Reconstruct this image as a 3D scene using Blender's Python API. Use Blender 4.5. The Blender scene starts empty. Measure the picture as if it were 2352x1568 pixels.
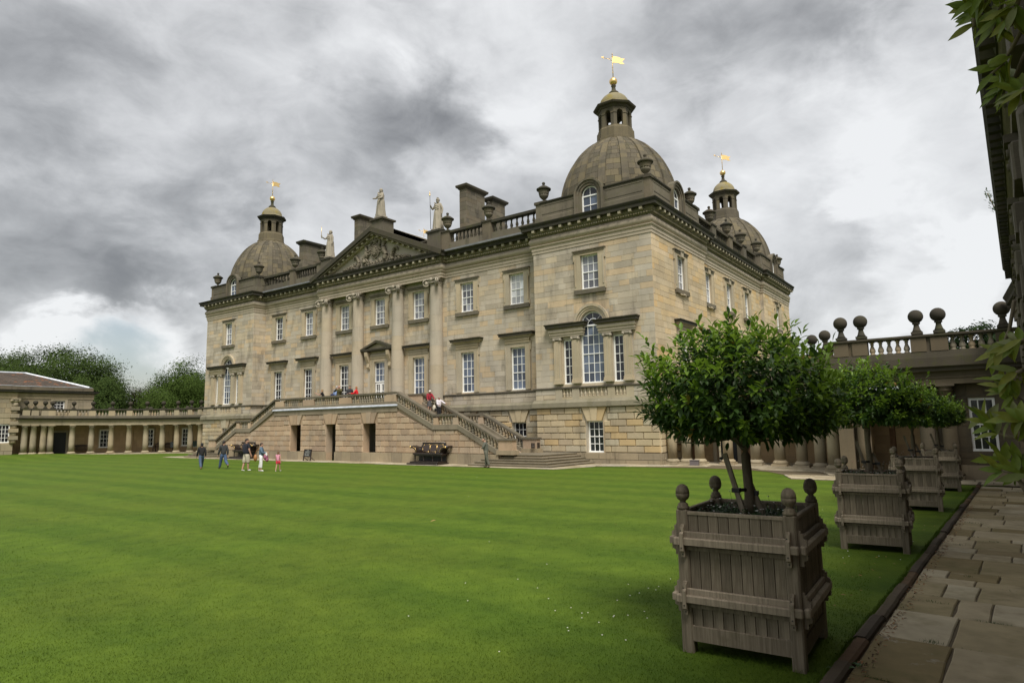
import bpy, math, random
from mathutils import Vector, Matrix
R = math.radians
sin, cos, pi = math.sin, math.cos, math.pi
rnd = random.Random(7)
SC = bpy.context.scene
COL = SC.collection
# ---------------------------------------------------------------- camera
CAM = (38.352, -34.974, 2.469)
def look():
    yaw, pitch, roll = .62823, .12521, -.01948
    r = Vector((cos(yaw), sin(yaw), 0)); fw = Vector((-sin(yaw), cos(yaw), 0)); up = Vector((0, 0, 1))
    f2 = fw*cos(pitch)+up*sin(pitch); u2 = up*cos(pitch)-fw*sin(pitch)
    return r*cos(roll)+u2*sin(roll), u2*cos(roll)-r*sin(roll), f2
CR, CU, CF = look()
def pix(x, y):
    'direction in which the camera sees a point of the 2352 px wide photograph (only used to tell where in the sky a cloud hangs)'
    f = 2580.55/4096*2352
    return (CF+CR*((x-1176)/f)-CU*((y-784)/f)).normalized()
cd = bpy.data.cameras.new('camera'); cam = bpy.data.objects.new('camera', cd); COL.objects.link(cam)
cam.matrix_world = Matrix(((CR.x, CU.x, -CF.x, CAM[0]), (CR.y, CU.y, -CF.y, CAM[1]), (CR.z, CU.z, -CF.z, CAM[2]), (0, 0, 0, 1)))
cd.sensor_width = 36; cd.lens = 2580.55/4096*36; cd.clip_start = .05; cd.clip_end = 4000
SC.camera = cam
# ---------------------------------------------------------------- sky and sun
SUN_EL, SUN_AZ = R(57), R(-42)          # azimuth measured from +X towards +Y
SC.world = bpy.data.worlds.new('World'); SC.world.use_nodes = True
wn = SC.world.node_tree; wn.nodes.clear(); WL = wn.links.new
def nd(t, typ, **k):
    n = t.nodes.new(typ)
    for a, b in k.items():
        if a == 'inp':
            for i, v in b.items(): n.inputs[i].default_value = v
        else: setattr(n, a, b)
    return n
def world():
    t = wn
    out = nd(t, 'ShaderNodeOutputWorld'); bg = nd(t, 'ShaderNodeBackground', inp={'Strength': .0335})
    sky = nd(t, 'ShaderNodeTexSky', sky_type='NISHITA', sun_disc=False, sun_elevation=SUN_EL, sun_rotation=pi/2-SUN_AZ, air_density=1.2, dust_density=2)
    tc = nd(t, 'ShaderNodeTexCoord')
    sep = nd(t, 'ShaderNodeSeparateXYZ'); WL(tc.outputs['Generated'], sep.inputs[0])
    def mth(op, a, b=None, c=None):
        n = nd(t, 'ShaderNodeMath', operation=op)
        for i, v in enumerate((a, b, c)):
            if v is None: continue
            if isinstance(v, (int, float)): n.inputs[i].default_value = v
            else: WL(v, n.inputs[i])
        return n.outputs[0]
    comb = nd(t, 'ShaderNodeVectorMath', operation='MULTIPLY', inp={1: (1, 1, 1.7)}); WL(tc.outputs['Generated'], comb.inputs[0])
    def nz(scale, detail, rough, off, dist=0):
        mp = nd(t, 'ShaderNodeMapping', inp={'Location': off}); WL(comb.outputs[0], mp.inputs[0])
        n = nd(t, 'ShaderNodeTexNoise', inp={'Scale': scale, 'Detail': detail, 'Roughness': rough, 'Distortion': dist}); WL(mp.outputs[0], n.inputs['Vector'])
        return n
    n1 = nz(2.4, 7, .52, (3.1, 1.7, 0), .25); n2 = nz(5.5, 7, .56, (9.4, 2.2, 4), .3); n3 = nz(.9, 2, .5, (1.2, 7.7, 2)); n4 = nz(13, 9, .6, (5.5, 1.1, 8), .5)
    # direction wobbled by noise so that the cloud banks have ragged edges
    wv = nd(t, 'ShaderNodeVectorMath', operation='SUBTRACT', inp={1: (.5, .5, .5)}); WL(n1.outputs['Color'], wv.inputs[0])
    ws = nd(t, 'ShaderNodeVectorMath', operation='SCALE', inp={'Scale': .22}); WL(wv.outputs[0], ws.inputs[0])
    wv2 = nd(t, 'ShaderNodeVectorMath', operation='SUBTRACT', inp={1: (.5, .5, .5)}); WL(n2.outputs['Color'], wv2.inputs[0])
    ws2 = nd(t, 'ShaderNodeVectorMath', operation='SCALE', inp={'Scale': .30}); WL(wv2.outputs[0], ws2.inputs[0])
    wa = nd(t, 'ShaderNodeVectorMath', operation='ADD'); WL(tc.outputs['Generated'], wa.inputs[0]); WL(ws.outputs[0], wa.inputs[1])
    wb = nd(t, 'ShaderNodeVectorMath', operation='ADD'); WL(wa.outputs[0], wb.inputs[0]); WL(ws2.outputs[0], wb.inputs[1])
    wd = nd(t, 'ShaderNodeVectorMath', operation='NORMALIZE'); WL(wb.outputs[0], wd.inputs[0])
    base = mth('MULTIPLY_ADD', n1.outputs['Fac'], .50, -.075)
    base = mth('MULTIPLY_ADD', n2.outputs['Fac'], .66, base); base = mth('MULTIPLY_ADD', n4.outputs['Fac'], .34, base)
    base = mth('MULTIPLY_ADD', n3.outputs['Fac'], .10, base)
    for px, py, rad, amt in CLOUDS:
        d = pix(px, py)
        dt = nd(t, 'ShaderNodeVectorMath', operation='DOT_PRODUCT', inp={1: d}); WL(wd.outputs[0], dt.inputs[0])
        mr = nd(t, 'ShaderNodeMapRange', interpolation_type='SMOOTHSTEP', clamp=True, inp={'From Min': cos(R(rad*1.45)), 'From Max': cos(R(rad*.25)), 'To Min': 0, 'To Max': amt}); WL(dt.outputs['Value'], mr.inputs[0])
        base = mth('ADD', base, mr.outputs[0])
    ramp = nd(t, 'ShaderNodeValToRGB'); WL(base, ramp.inputs[0])
    el = ramp.color_ramp.elements
    for i, (p, c) in enumerate(((.05, (.150, .156, .168)), (.30, (.265, .27, .278)), (.50, (.45, .458, .468)), (.70, (.68, .688, .70)), (.95, (.93, .94, .95)))):
        e = el[i] if i < 2 else el.new(p)
        e.position = p; e.color = (*c, 1)
    sc = nd(t, 'ShaderNodeVectorMath', operation='SCALE', inp={'Scale': 10.0}); WL(ramp.outputs[0], sc.inputs[0])
    # thin gap low on the left through which the blue sky shows
    d = pix(262, 895)
    dt = nd(t, 'ShaderNodeVectorMath', operation='DOT_PRODUCT', inp={1: d}); WL(wd.outputs[0], dt.inputs[0])
    mr = nd(t, 'ShaderNodeMapRange', interpolation_type='SMOOTHSTEP', clamp=True, inp={'From Min': cos(R(5.5)), 'From Max': cos(R(.6)), 'To Min': .10, 'To Max': .75}); WL(dt.outputs['Value'], mr.inputs[0])
    inv = mth('SUBTRACT', 1.0, mr.outputs[0])
    s1 = nd(t, 'ShaderNodeVectorMath', operation='SCALE'); WL(sc.outputs[0], s1.inputs[0]); WL(inv, s1.inputs['Scale'])
    s2 = nd(t, 'ShaderNodeVectorMath', operation='SCALE'); WL(sky.outputs[0], s2.inputs[0]); WL(mr.outputs[0], s2.inputs['Scale'])
    ad = nd(t, 'ShaderNodeVectorMath', operation='ADD'); WL(s1.outputs[0], ad.inputs[0]); WL(s2.outputs[0], ad.inputs[1])
    WL(ad.outputs[0], bg.inputs[0]); WL(bg.outputs[0], out.inputs[0])
CLOUDS = [(60, 560, 9, -0.094), (330, 560, 8, -0.094), (430, 690, 7, -0.108), (150, 690, 7, -0.108), (620, 230, 6, -0.050), (900, 290, 5.5, -0.173), (800, 350, 4.5, -0.094), (1010, 330, 3.5, -0.058),
          (1420, 60, 6, -0.072), (1760, 90, 7, -0.173), (2000, 60, 7, -0.086), (1580, 150, 5, -0.086), (1130, 60, 7, 0.160), (560, 60, 8, 0.030), (1010, 480, 4, 0.050), (1850, 430, 8, 0.120), (2200, 250, 8, 0.120), (2120, 650, 4.5, 0.240), (2220, 690, 4, 0.240), (1960, 740, 4, 0.140), (1990, 610, 3.5, -0.115), (1880, 560, 3, -0.058),
          (1500, 330, 5, 0.080), (130, 830, 4, 0.440), (330, 840, 4, 0.440), (30, 800, 3.5, 0.300), (1230, 280, 5, 0.120), (250, 120, 8, -0.036), (60, 250, 7, -0.072), (700, 480, 5, 0.060), (300, 380, 5, 0.050)]
world()
sd = bpy.data.lights.new('sun', 'SUN'); sd.energy = 1.5; sd.angle = R(24); sd.color = (1, .95, .87)
sun = bpy.data.objects.new('sun', sd); COL.objects.link(sun)
sdir = Vector((cos(SUN_EL)*cos(SUN_AZ), cos(SUN_EL)*sin(SUN_AZ), sin(SUN_EL)))
sun.rotation_euler = sdir.to_track_quat('Z', 'Y').to_euler(); sun.location = (60, -20, 80)
vs = SC.view_settings; vs.view_transform = 'Standard'; vs.look = 'None'; vs.gamma = 1; vs.exposure = 1.58; vs.use_curve_mapping = False
SC.cycles.max_bounces = 6; SC.cycles.diffuse_bounces = 3; SC.cycles.glossy_bounces = 2; SC.cycles.transmission_bounces = 2; SC.cycles.transparent_max_bounces = 4
SC.cycles.use_denoising = True; SC.cycles.sample_clamp_indirect = 4

# ---------------------------------------------------------------- materials
MATS = {}
def newmat(name):
    m = bpy.data.materials.new(name); m.use_nodes = True; t = m.node_tree
    b = t.nodes['Principled BSDF']; MATS[name] = m
    return m, t, b
def mixc(t, fac, a, b, mode='MIX'):
    n = t.nodes.new('ShaderNodeMix'); n.data_type = 'RGBA'; n.blend_type = mode
    for i, v in ((0, fac), (6, a), (7, b)):
        if isinstance(v, (int, float)): n.inputs[i].default_value = v
        elif isinstance(v, tuple): n.inputs[i].default_value = (*v[:3], 1)
        else: t.links.new(v, n.inputs[i])
    return n.outputs[2]
def noi(t, scale, detail=4, vec=None, sc=None, rough=.55):
    g = t.nodes.new('ShaderNodeNewGeometry')
    v = g.outputs['Position'] if vec is None else vec
    if sc:
        mp = t.nodes.new('ShaderNodeMapping'); mp.inputs['Scale'].default_value = sc; t.links.new(v, mp.inputs[0]); v = mp.outputs[0]
    n = t.nodes.new('ShaderNodeTexNoise'); n.inputs['Scale'].default_value = scale; n.inputs['Detail'].default_value = detail; n.inputs['Roughness'].default_value = rough
    t.links.new(v, n.inputs['Vector'])
    return n.outputs['Fac']
def mrange(t, v, a, b, c, d, smooth=True):
    n = t.nodes.new('ShaderNodeMapRange'); n.clamp = True
    if smooth: n.interpolation_type = 'SMOOTHSTEP'
    for i, x in zip((1, 2, 3, 4), (a, b, c, d)): n.inputs[i].default_value = x
    t.links.new(v, n.inputs[0]); return n.outputs[0]
def islrand(t):
    g = t.nodes.new('ShaderNodeNewGeometry'); o = t.nodes.new('ShaderNodeObjectInfo')
    a = t.nodes.new('ShaderNodeMath'); a.operation = 'MULTIPLY_ADD'; a.inputs[1].default_value = 7.13
    t.links.new(o.outputs['Random'], a.inputs[0]); t.links.new(g.outputs['Random Per Island'], a.inputs[2])
    f = t.nodes.new('ShaderNodeMath'); f.operation = 'FRACT'; t.links.new(a.outputs[0], f.inputs[0]); return f.outputs[0]
def cramp(t, v, stops, interp='LINEAR'):
    n = t.nodes.new('ShaderNodeValToRGB'); n.color_ramp.interpolation = interp; t.links.new(v, n.inputs[0])
    e = n.color_ramp.elements
    for i, (p, c) in enumerate(stops):
        q = e[i] if i < 2 else e.new(p)
        q.position = p; q.color = (*c, 1)
    return n.outputs[0]
def bump(t, b, v, s, d=.02):
    n = t.nodes.new('ShaderNodeBump'); n.inputs['Strength'].default_value = s; n.inputs['Distance'].default_value = d
    t.links.new(v, n.inputs['Height']); t.links.new(n.outputs[0], b.inputs['Normal'])
def stone(name, cols, stain=.35, staincol=(.07, .062, .05), lo=.86, hi=1.12, bmp=.25, moss=0, mosscol=(.10, .10, .03), sthr=(.52, .74), grain=(9, 9, 60), light=0):
    m, t, b = newmat(name)
    k = len(cols)
    if k == 1: c = mixc(t, 0, cols[0], cols[0])
    else: c = cramp(t, islrand(t), [(i/k, x) for i, x in enumerate(cols)], 'CONSTANT')
    if name.startswith('ashlar'):
        bl = noi(t, .23, 4, rough=.6); c = mixc(t, .26, c, cramp(t, bl, [(.34, (.36, .325, .265)), (.5, (.46, .40, .305)), (.66, (.53, .43, .30))] if name == 'ashlar' else [(.34, (.48, .375, .25)), (.66, (.58, .43, .25))]))
    big = noi(t, .7, 5); c = mixc(t, 1, c, cramp(t, big, [(.3, (lo,)*3), (.7, (hi,)*3)]), 'MULTIPLY')
    gr = noi(t, 1, 3, sc=grain); c = mixc(t, 1, c, cramp(t, gr, [(.3, (.9, .9, .88)), (.7, (1.08, 1.07, 1.05))]), 'MULTIPLY')
    if stain:
        st = noi(t, 1, 6, sc=(.9, .9, .28), rough=.65)
        c = mixc(t, mrange(t, st, sthr[0], sthr[1], 0, stain), c, staincol)
    if stain:
        sk = noi(t, 1, 5, sc=(3.2, 3.2, .16), rough=.6); c = mixc(t, mrange(t, sk, .56, .72, 0, stain*.6), c, staincol)
    if light:
        li = noi(t, 2.3, 7, rough=.7); c = mixc(t, mrange(t, li, .62, .72, 0, light), c, (.52, .50, .45))
    if moss:
        ms = noi(t, 1.7, 6, rough=.65); c = mixc(t, mrange(t, ms, .5, .66, 0, moss), c, mosscol)
    t.links.new(c, b.inputs['Base Color']); b.inputs['Roughness'].default_value = .92; b.inputs['Specular IOR Level'].default_value = .2
    fine = noi(t, 22, 5); bump(t, b, fine, bmp, .015)
    return m
def plain(name, c, rough=.6, metal=0, spec=.5, var=0, vs=8, bmp=0):
    m, t, b = newmat(name)
    if var:
        n = noi(t, vs, 4); cc = cramp(t, n, [(.3, tuple(x*(1-var) for x in c)), (.7, tuple(min(1, x*(1+var)) for x in c))]); t.links.new(cc, b.inputs['Base Color'])
        if bmp: bump(t, b, n, bmp, .01)
    else: b.inputs['Base Color'].default_value = (*c, 1)
    b.inputs['Roughness'].default_value = rough; b.inputs['Metallic'].default_value = metal; b.inputs['Specular IOR Level'].default_value = spec
    return m
ASH = stone('ashlar', [(.47, .415, .33), (.49, .405, .285), (.45, .405, .335), (.40, .35, .275), (.54, .41, .26), (.47, .42, .345), (.42, .375, .31), (.51, .43, .31), (.34, .30, .24), (.46, .40, .31), (.49, .44, .36), (.55, .42, .27)], .6, (.13, .115, .092), sthr=(.50, .70))
ASHS = stone('ashlar_south', [(.50, .40, .25), (.44, .36, .24), (.55, .42, .24), (.47, .40, .28), (.56, .39, .19), (.50, .42, .29), (.42, .345, .23), (.58, .47, .32)], .16)
RUS = stone('rusticated', [(.46, .38, .25), (.42, .35, .24), (.50, .41, .27), (.44, .39, .29), (.48, .36, .20), (.40, .33, .23)], .28)
RUSP = stone('perron_stone', [(.43, .315, .215), (.39, .285, .195), (.46, .35, .245), (.41, .32, .235), (.36, .27, .195)], .32, light=.3)
TRIM = stone('dressed_stone', [(.42, .36, .255), (.45, .375, .26), (.40, .35, .265)], .28)
COLS = stone('column_stone', [(.41, .36, .285), (.43, .37, .285), (.39, .35, .285), (.42, .355, .26)], .3, lo=.92, hi=1.06)
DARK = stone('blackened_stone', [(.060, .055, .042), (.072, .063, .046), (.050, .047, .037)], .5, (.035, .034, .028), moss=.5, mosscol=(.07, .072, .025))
PARA = stone('parapet_stone', [(.135, .12, .09), (.16, .14, .105), (.11, .098, .075), (.15, .126, .09)], .7, (.055, .05, .042), moss=.3, mosscol=(.10, .10, .04))
DOMES = stone('dome_stone', [(.115, .10, .072), (.135, .116, .082), (.092, .082, .06), (.11, .096, .072), (.15, .126, .082)], .7, (.06, .055, .045), moss=.2, mosscol=(.16, .14, .06))
CUPO = stone('mossy_dome_stone', [(.26, .225, .14), (.24, .21, .13)], .3, moss=.8, mosscol=(.23, .18, .045))
FOOT = stone('plinth_stone', [(.30, .25, .17), (.27, .225, .16), (.33, .27, .185)], .5, (.09, .075, .055), light=.35)
STAT = stone('statue_stone', [(.33, .295, .235)], .6, (.10, .09, .07), grain=(14, 14, 6))
BALU = stone('baluster_stone', [(.34, .285, .20), (.30, .265, .20), (.38, .30, .20), (.27, .24, .185)], .4, (.08, .07, .055))
COLO = stone('colonnade_stone', [(.34, .29, .20), (.31, .265, .19), (.365, .30, .20)], .5, (.10, .088, .068))
BACK = stone('colonnade_back_wall', [(.40, .285, .165), (.37, .265, .155), (.43, .31, .18)], .15)
WHITE = plain('white_paint', (.86, .86, .83), .45, var=.04)
def pane(name, c, r=.08):
    m, t, b = newmat(name); n = noi(t, 2.3, 2)
    cc = mixc(t, n, tuple(x*.75 for x in c), tuple(x*1.25 for x in c)); rr = islrand(t)
    cc = mixc(t, 1, cc, cramp(t, rr, [(0, (.45,)*3), (1, (1.5,)*3)]), 'MULTIPLY')
    t.links.new(cc, b.inputs['Base Color']); b.inputs['Roughness'].default_value = r; b.inputs['Specular IOR Level'].default_value = .55
    w = noi(t, 1.6, 1); bump(t, b, w, .12, .05)
    return m
P_DARK, P_BLUE, P_GREY, P_WHITE = pane('glass_dark', (.018, .020, .026)), pane('glass_blue_blind', (.10, .125, .175)), pane('glass_grey_blind', (.20, .205, .23)), pane('glass_white_blind', (.52, .53, .55))
GOLD = plain('gilding', (.86, .60, .25), .36, 1, var=.08)
BALLM = stone('sooty_ball_stone', [(.045, .04, .031), (.055, .048, .036)], .4, (.03, .028, .022), moss=.3, mosscol=(.06, .06, .025))
LEAD = plain('lead_sheet', (.45, .48, .52), .45, .2, var=.2, vs=3)
ROOF = plain('lead_roof', (.16, .165, .17), .6, var=.2, vs=2)
SOOT_SHADE = stone('sooty_shaded_stone', [(.13, .115, .09), (.115, .10, .08), (.15, .13, .10)], .6, (.04, .036, .03))  # right wing stone: black staining and shade both put into the colour
BLACK = plain('black', (.012, .011, .010), .5)
# ---------------------------------------------------------------- mesh builder
class MB:
    def __init__(s): s.v, s.f, s.m, s.s = [], [], [], []
    def add(s, vs, fs, mi=0, sm=False):
        o = len(s.v); s.v += [tuple(p) for p in vs]
        for f in fs: s.f.append([i+o for i in f]); s.m.append(mi); s.s.append(sm)
        return s
    def box(s, x0, x1, y0, y1, z0, z1, mi=0, M=None):
        vs = [(x, y, z) for z in (z0, z1) for y in (y0, y1) for x in (x0, x1)]
        if M is not None: vs = [M @ Vector(p) for p in vs]
        return s.add(vs, [(0, 2, 3, 1), (4, 5, 7, 6), (0, 1, 5, 4), (2, 6, 7, 3), (0, 4, 6, 2), (1, 3, 7, 5)], mi)
    def bbox(s, x0, x1, y0, y1, z0, z1, b=.01, mi=0, M=None):
        'box with chamfered vertical and top edges'
        vs = []
        for z, k in ((z0, 0), (z1-b, 0), (z1, b)):
            for (x, y) in ((x0+b, y0), (x1-b, y0), (x1, y0+b), (x1, y1-b), (x1-b, y1), (x0+b, y1), (x0, y1-b), (x0, y0+b)):
                vs.append((min(max(x, x0+k), x1-k), min(max(y, y0+k), y1-k), z))
        if M is not None: vs = [M @ Vector(p) for p in vs]
        fs = [tuple(range(7, -1, -1)), tuple(range(16, 24))]
        for l in (0, 8):
            for i in range(8): fs.append((l+i, l+(i+1) % 8, l+8+(i+1) % 8, l+8+i))
        return s.add(vs, fs, mi)
    def ext(s, pts, vec, mi=0, sm=False):
        n = len(pts); v = Vector(vec)
        vs = [Vector(p) for p in pts]; vs += [p+v for p in vs]
        return s.add(vs, [tuple(range(n-1, -1, -1)), tuple(range(n, 2*n))]+[(i, (i+1) % n, n+(i+1) % n, n+i) for i in range(n)], mi, sm)
    def lathe(s, prof, n=16, c=(0, 0, 0), mi=0, sm=True, a0=0, caps=True, M=None, flute=0):
        vs = []
        for r, z in prof:
            for i in range(n):
                a = a0+2*pi*i/n; rr = r*(1-(flute if i % 2 else 0))
                vs.append(Vector((c[0]+rr*cos(a), c[1]+rr*sin(a), c[2]+z)))
        if M is not None: vs = [M @ p for p in vs]
        fs = [(k*n+i, k*n+(i+1) % n, (k+1)*n+(i+1) % n, (k+1)*n+i) for k in range(len(prof)-1) for i in range(n)]
        s.add(vs, fs, mi, sm)
        if caps:
            o = len(s.v)-len(vs)
            s.f.append([o+i for i in range(n-1, -1, -1)]); s.f.append([o+(len(prof)-1)*n+i for i in range(n)]); s.m += [mi]*2; s.s += [False]*2
        return s
    def tube(s, pts, rad, n=8, mi=0, sm=True, caps=True):
        pts = [Vector(p) for p in pts]; vs = []
        up = Vector((0, 0, 1))
        for i, p in enumerate(pts):
            t = (pts[min(i+1, len(pts)-1)]-pts[max(i-1, 0)]).normalized()
            a = t.cross(up)
            if a.length < .05: a = t.cross(Vector((1, 0, 0)))
            a.normalize(); b = a.cross(t)
            r = rad[i] if isinstance(rad, (list, tuple)) else rad
            for k in range(n):
                q = 2*pi*k/n; vs.append(p+a*(r*cos(q))+b*(r*sin(q)))
        fs = [(k*n+i, k*n+(i+1) % n, (k+1)*n+(i+1) % n, (k+1)*n+i) for k in range(len(pts)-1) for i in range(n)]
        if caps: fs += [tuple(range(n-1, -1, -1)), tuple((len(pts)-1)*n+i for i in range(n))]
        return s.add(vs, fs, mi, sm)
    def ell(s, c, r, nu=12, nv=8, mi=0, M=None):
        vs = [Vector((0, 0, -1))]
        for j in range(1, nv):
            a = -pi/2+pi*j/nv
            for i in range(nu): vs.append(Vector((cos(a)*cos(2*pi*i/nu), cos(a)*sin(2*pi*i/nu), sin(a))))
        vs.append(Vector((0, 0, 1)))
        vs = [Vector((p.x*r[0], p.y*r[1], p.z*r[2])) for p in vs]
        if M is not None: vs = [M @ p for p in vs]
        vs = [p+Vector(c) for p in vs]; L = len(vs)-1
        fs = [(0, 1+(i+1) % nu, 1+i) for i in range(nu)]
        for j in range(nv-2):
            fs += [(1+j*nu+i, 1+j*nu+(i+1) % nu, 1+(j+1)*nu+(i+1) % nu, 1+(j+1)*nu+i) for i in range(nu)]
        fs += [(L, L-nu+i, L-nu+(i+1) % nu) for i in range(nu)]
        return s.add(vs, fs, mi, True)
    def sweep(s, prof, path, closed=False, lift=None, mi=0, sm=False, caps=True):
        'profile (offset to the right of travel, z) swept along a plan polyline with mitred corners'
        n = len(path); vs = []
        for i in range(n):
            p = Vector(path[i]).to_2d()
            a = Vector(path[i-1]).to_2d() if (closed or i > 0) else None
            b = Vector(path[(i+1) % n]).to_2d() if (closed or i < n-1) else None
            d1 = (p-a).normalized() if a is not None else None
            d2 = (b-p).normalized() if b is not None else None
            if d1 is None: d1 = d2
            if d2 is None: d2 = d1
            n1, n2 = Vector((d1.y, -d1.x)), Vector((d2.y, -d2.x))
            m = n1+n2; m = m/max(.15, m.dot(n1)) if m.length > 1e-6 else n1
            l = lift[i] if lift else 0
            for o, z in prof: vs.append((p.x+m.x*o, p.y+m.y*o, z+l))
        k = len(prof); fs = []
        for i in range(n if closed else n-1):
            j = (i+1) % n
            fs += [(i*k+q, j*k+q, j*k+q+1, i*k+q+1) for q in range(k-1)]
        if caps and not closed: fs += [tuple(range(k)), tuple((n-1)*k+q for q in range(k-1, -1, -1))]
        return s.add(vs, fs, mi, sm)
    def xz(s, poly, y0, y1, mi=0): return s.ext([(x, y0, z) for x, z in poly], (0, y1-y0, 0), mi)
    def mesh(s, name, mats=()):
        me = bpy.data.meshes.new(name); me.from_pydata(s.v, [], s.f)
        for m in mats: me.materials.append(m)
        if any(s.m): me.polygons.foreach_set('material_index', s.m)
        if any(s.s): me.polygons.foreach_set('use_smooth', s.s)
        me.update(); return me
def tag(o, label=None, cat=None, group=None, kind=None):
    if label: o['label'] = label
    if cat: o['category'] = cat
    if group: o['group'] = group
    if kind: o['kind'] = kind
    return o
def ob(name, data, parent=None, loc=None, rz=0, M=None):
    o = bpy.data.objects.new(name, data); COL.objects.link(o)
    if parent is not None: o.parent = parent
    if loc is not None: o.location = loc
    if rz: o.rotation_euler = (0, 0, rz)
    if M is not None: o.matrix_local = M
    return o
def part(name, mb, mats, parent=None, **k):
    if not isinstance(mats, (list, tuple)): mats = [mats]
    return ob(name, mb.mesh(name, mats), parent, **k)
def thing(name, label, cat, group=None, loc=(0, 0, 0), rz=0): return tag(ob(name, None, None, loc, rz), label, cat, group)
def copytree(o, parent=None):
    c = o.copy(); COL.objects.link(c)
    if parent is not None: c.parent = parent
    for ch in list(o.children): copytree(ch, c)
    return c
class Fr:
    'a vertical wall face: point, direction to the right seen from outside, outward normal'
    def __init__(s, p, a): s.p = Vector(p); s.a = Vector(a).normalized(); s.n = Vector((s.a.y, -s.a.x)); s.rz = math.atan2(s.a.y, s.a.x)
    def __call__(s, a, z, o=0): q = s.p+s.a*a+s.n*o; return (q.x, q.y, z)
    def M(s, a, z, o=0): return Matrix.Translation(s(a, z, o)) @ Matrix.Rotation(s.rz, 4, 'Z')
def rsub(rects, h):
    out = []
    for (a, b, c, d) in rects:
        e, f, g, k = h
        if e >= b-1e-6 or f <= a+1e-6 or g >= d-1e-6 or k <= c+1e-6: out.append((a, b, c, d)); continue
        if g > c: out.append((a, b, c, g))
        if k < d: out.append((a, b, k, d))
        lo, hi = max(c, g), min(d, k)
        if e > a: out.append((a, e, lo, hi))
        if f < b: out.append((f, b, lo, hi))
    return out
def inset(poly, d):
    n = len(poly); out = []
    ar = sum(poly[i][0]*poly[(i+1) % n][1]-poly[(i+1) % n][0]*poly[i][1] for i in range(n))
    sg = 1 if ar > 0 else -1
    for i in range(n):
        p0, p1, p2 = Vector(poly[i-1]), Vector(poly[i]), Vector(poly[(i+1) % n])
        d1, d2 = (p1-p0), (p2-p1)
        if d1.length < 1e-6 or d2.length < 1e-6: out.append(tuple(p1)); continue
        d1.normalize(); d2.normalize()
        n1, n2 = Vector((-d1.y, d1.x))*sg, Vector((-d2.y, d2.x))*sg
        m = n1+n2; m = m/max(.3, m.dot(n1)); out.append(tuple(p1+m*d))
    return out
def clip(poly, conv):
    n = len(conv); out = list(poly)
    for i in range(n):
        a, b = conv[i], conv[(i+1) % n]
        src, out = out, []
        side = lambda p: (b[0]-a[0])*(p[1]-a[1])-(b[1]-a[1])*(p[0]-a[0])
        for j in range(len(src)):
            p, q = src[j-1], src[j]; sp, sq = side(p), side(q)
            if (sp >= 0) != (sq >= 0):
                t = sp/(sp-sq); out.append((p[0]+(q[0]-p[0])*t, p[1]+(q[1]-p[1])*t))
            if sq >= 0: out.append(q)
        if not out: return []
    return out
STONES = []
def courses(x0, x1, z0, z1, ch, l0, l1, r, jit=0, bond=None):
    n = max(1, round((z1-z0)/ch)); zs = [z0+(z1-z0)*i/n for i in range(n+1)]
    if jit:
        for i in range(1, n): zs[i] += r.uniform(-jit, jit)
    out = []
    for k in range(n):
        x = x0-(r.uniform(0, l1) if bond is None else (bond*.5 if k % 2 else 0))
        while x < x1-1e-4:
            L = r.uniform(l0, l1) if bond is None else bond
            if x1-(x+L) < l0*.45: L = x1-x
            a, b = max(x, x0), min(x+L, x1)
            if b-a > .03: out.append((a, b, zs[k], zs[k+1]))
            x += L
    return out
def stonewall(fr, x0, x1, z0, z1, holes, ch, l0, l1, proud, joint, bev, sink, seed, bond=None, region=None, jit=0):
    'cut stones with recessed joints laid on a wall face; each goes into the list sink'
    r = random.Random(seed); rects = courses(x0, x1, z0, z1, ch, l0, l1, r, jit, bond)
    for h in holes: rects = rsub(rects, h)
    for (a, b, c, d) in rects:
        polys = [[(a, c), (b, c), (b, d), (a, d)]]
        if region: polys = [q for q in (clip(polys[0], g) for g in region) if len(q) > 2]
        for p in polys:
            xs, zs = [q[0] for q in p], [q[1] for q in p]
            if max(xs)-min(xs) < .05 or max(zs)-min(zs) < .05: continue
            p0 = inset(p, joint/2); p1 = inset(p, joint/2+bev); n = len(p)
            pr = proud*r.uniform(.55, 1.2) if proud < .03 else proud
            vs = [fr(q[0], q[1], 0) for q in p0]+[fr(q[0], q[1], pr) for q in p1]
            sink.append((vs, [tuple(range(n, 2*n))]+[(i, (i+1) % n, n+(i+1) % n, n+i) for i in range(n)]))
def flush_stones(sink, parent, mats, limit=300, name='stone', rest='stonework'):
    cam_ = Vector(CAM)
    sink = sorted(sink, key=lambda s: (sum((Vector(p) for p in s[0]), Vector())/len(s[0])-cam_).length)
    for vs, fs in sink[:limit]:
        part(name, MB().add(vs, fs), mats, parent)
    if sink[limit:]:
        mb = MB()
        for vs, fs in sink[limit:]: mb.add(vs, fs)
        tag(part(rest, mb, mats, parent), kind='stuff')
def wallmesh(mb, fr, x0, x1, z0, z1, holes, thick, mi=0):
    rects = [(x0, x1, z0, z1)]
    for h in holes: rects = rsub(rects, h)
    for (a, b, c, d) in rects:
        vs = [fr(q, z, o) for o in (0, -thick) for z in (c, d) for q in (a, b)]
        mb.add(vs, [(0, 1, 3, 2), (4, 6, 7, 5), (0, 4, 5, 1), (2, 3, 7, 6), (0, 2, 6, 4), (1, 5, 7, 3)], mi)
# ground level: the lawn rises gently towards the near tubs and towards the far left pavilion
def sstep(x): x = min(1, max(0, x)); return x*x*(3-2*x)
def gz(x, y): return .2*min(1, max(0, (-9-y)/19))+.3*sstep((-27-x)/10)*sstep((-3-y)/8)
PN, PD = Vector((cos(R(2.7)), -sin(R(2.7)))), Vector((sin(R(2.7)), cos(R(2.7))))
def pw(u, s): q = Vector(CAM[:2])+PN*u+PD*s; return q.x, q.y
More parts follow.
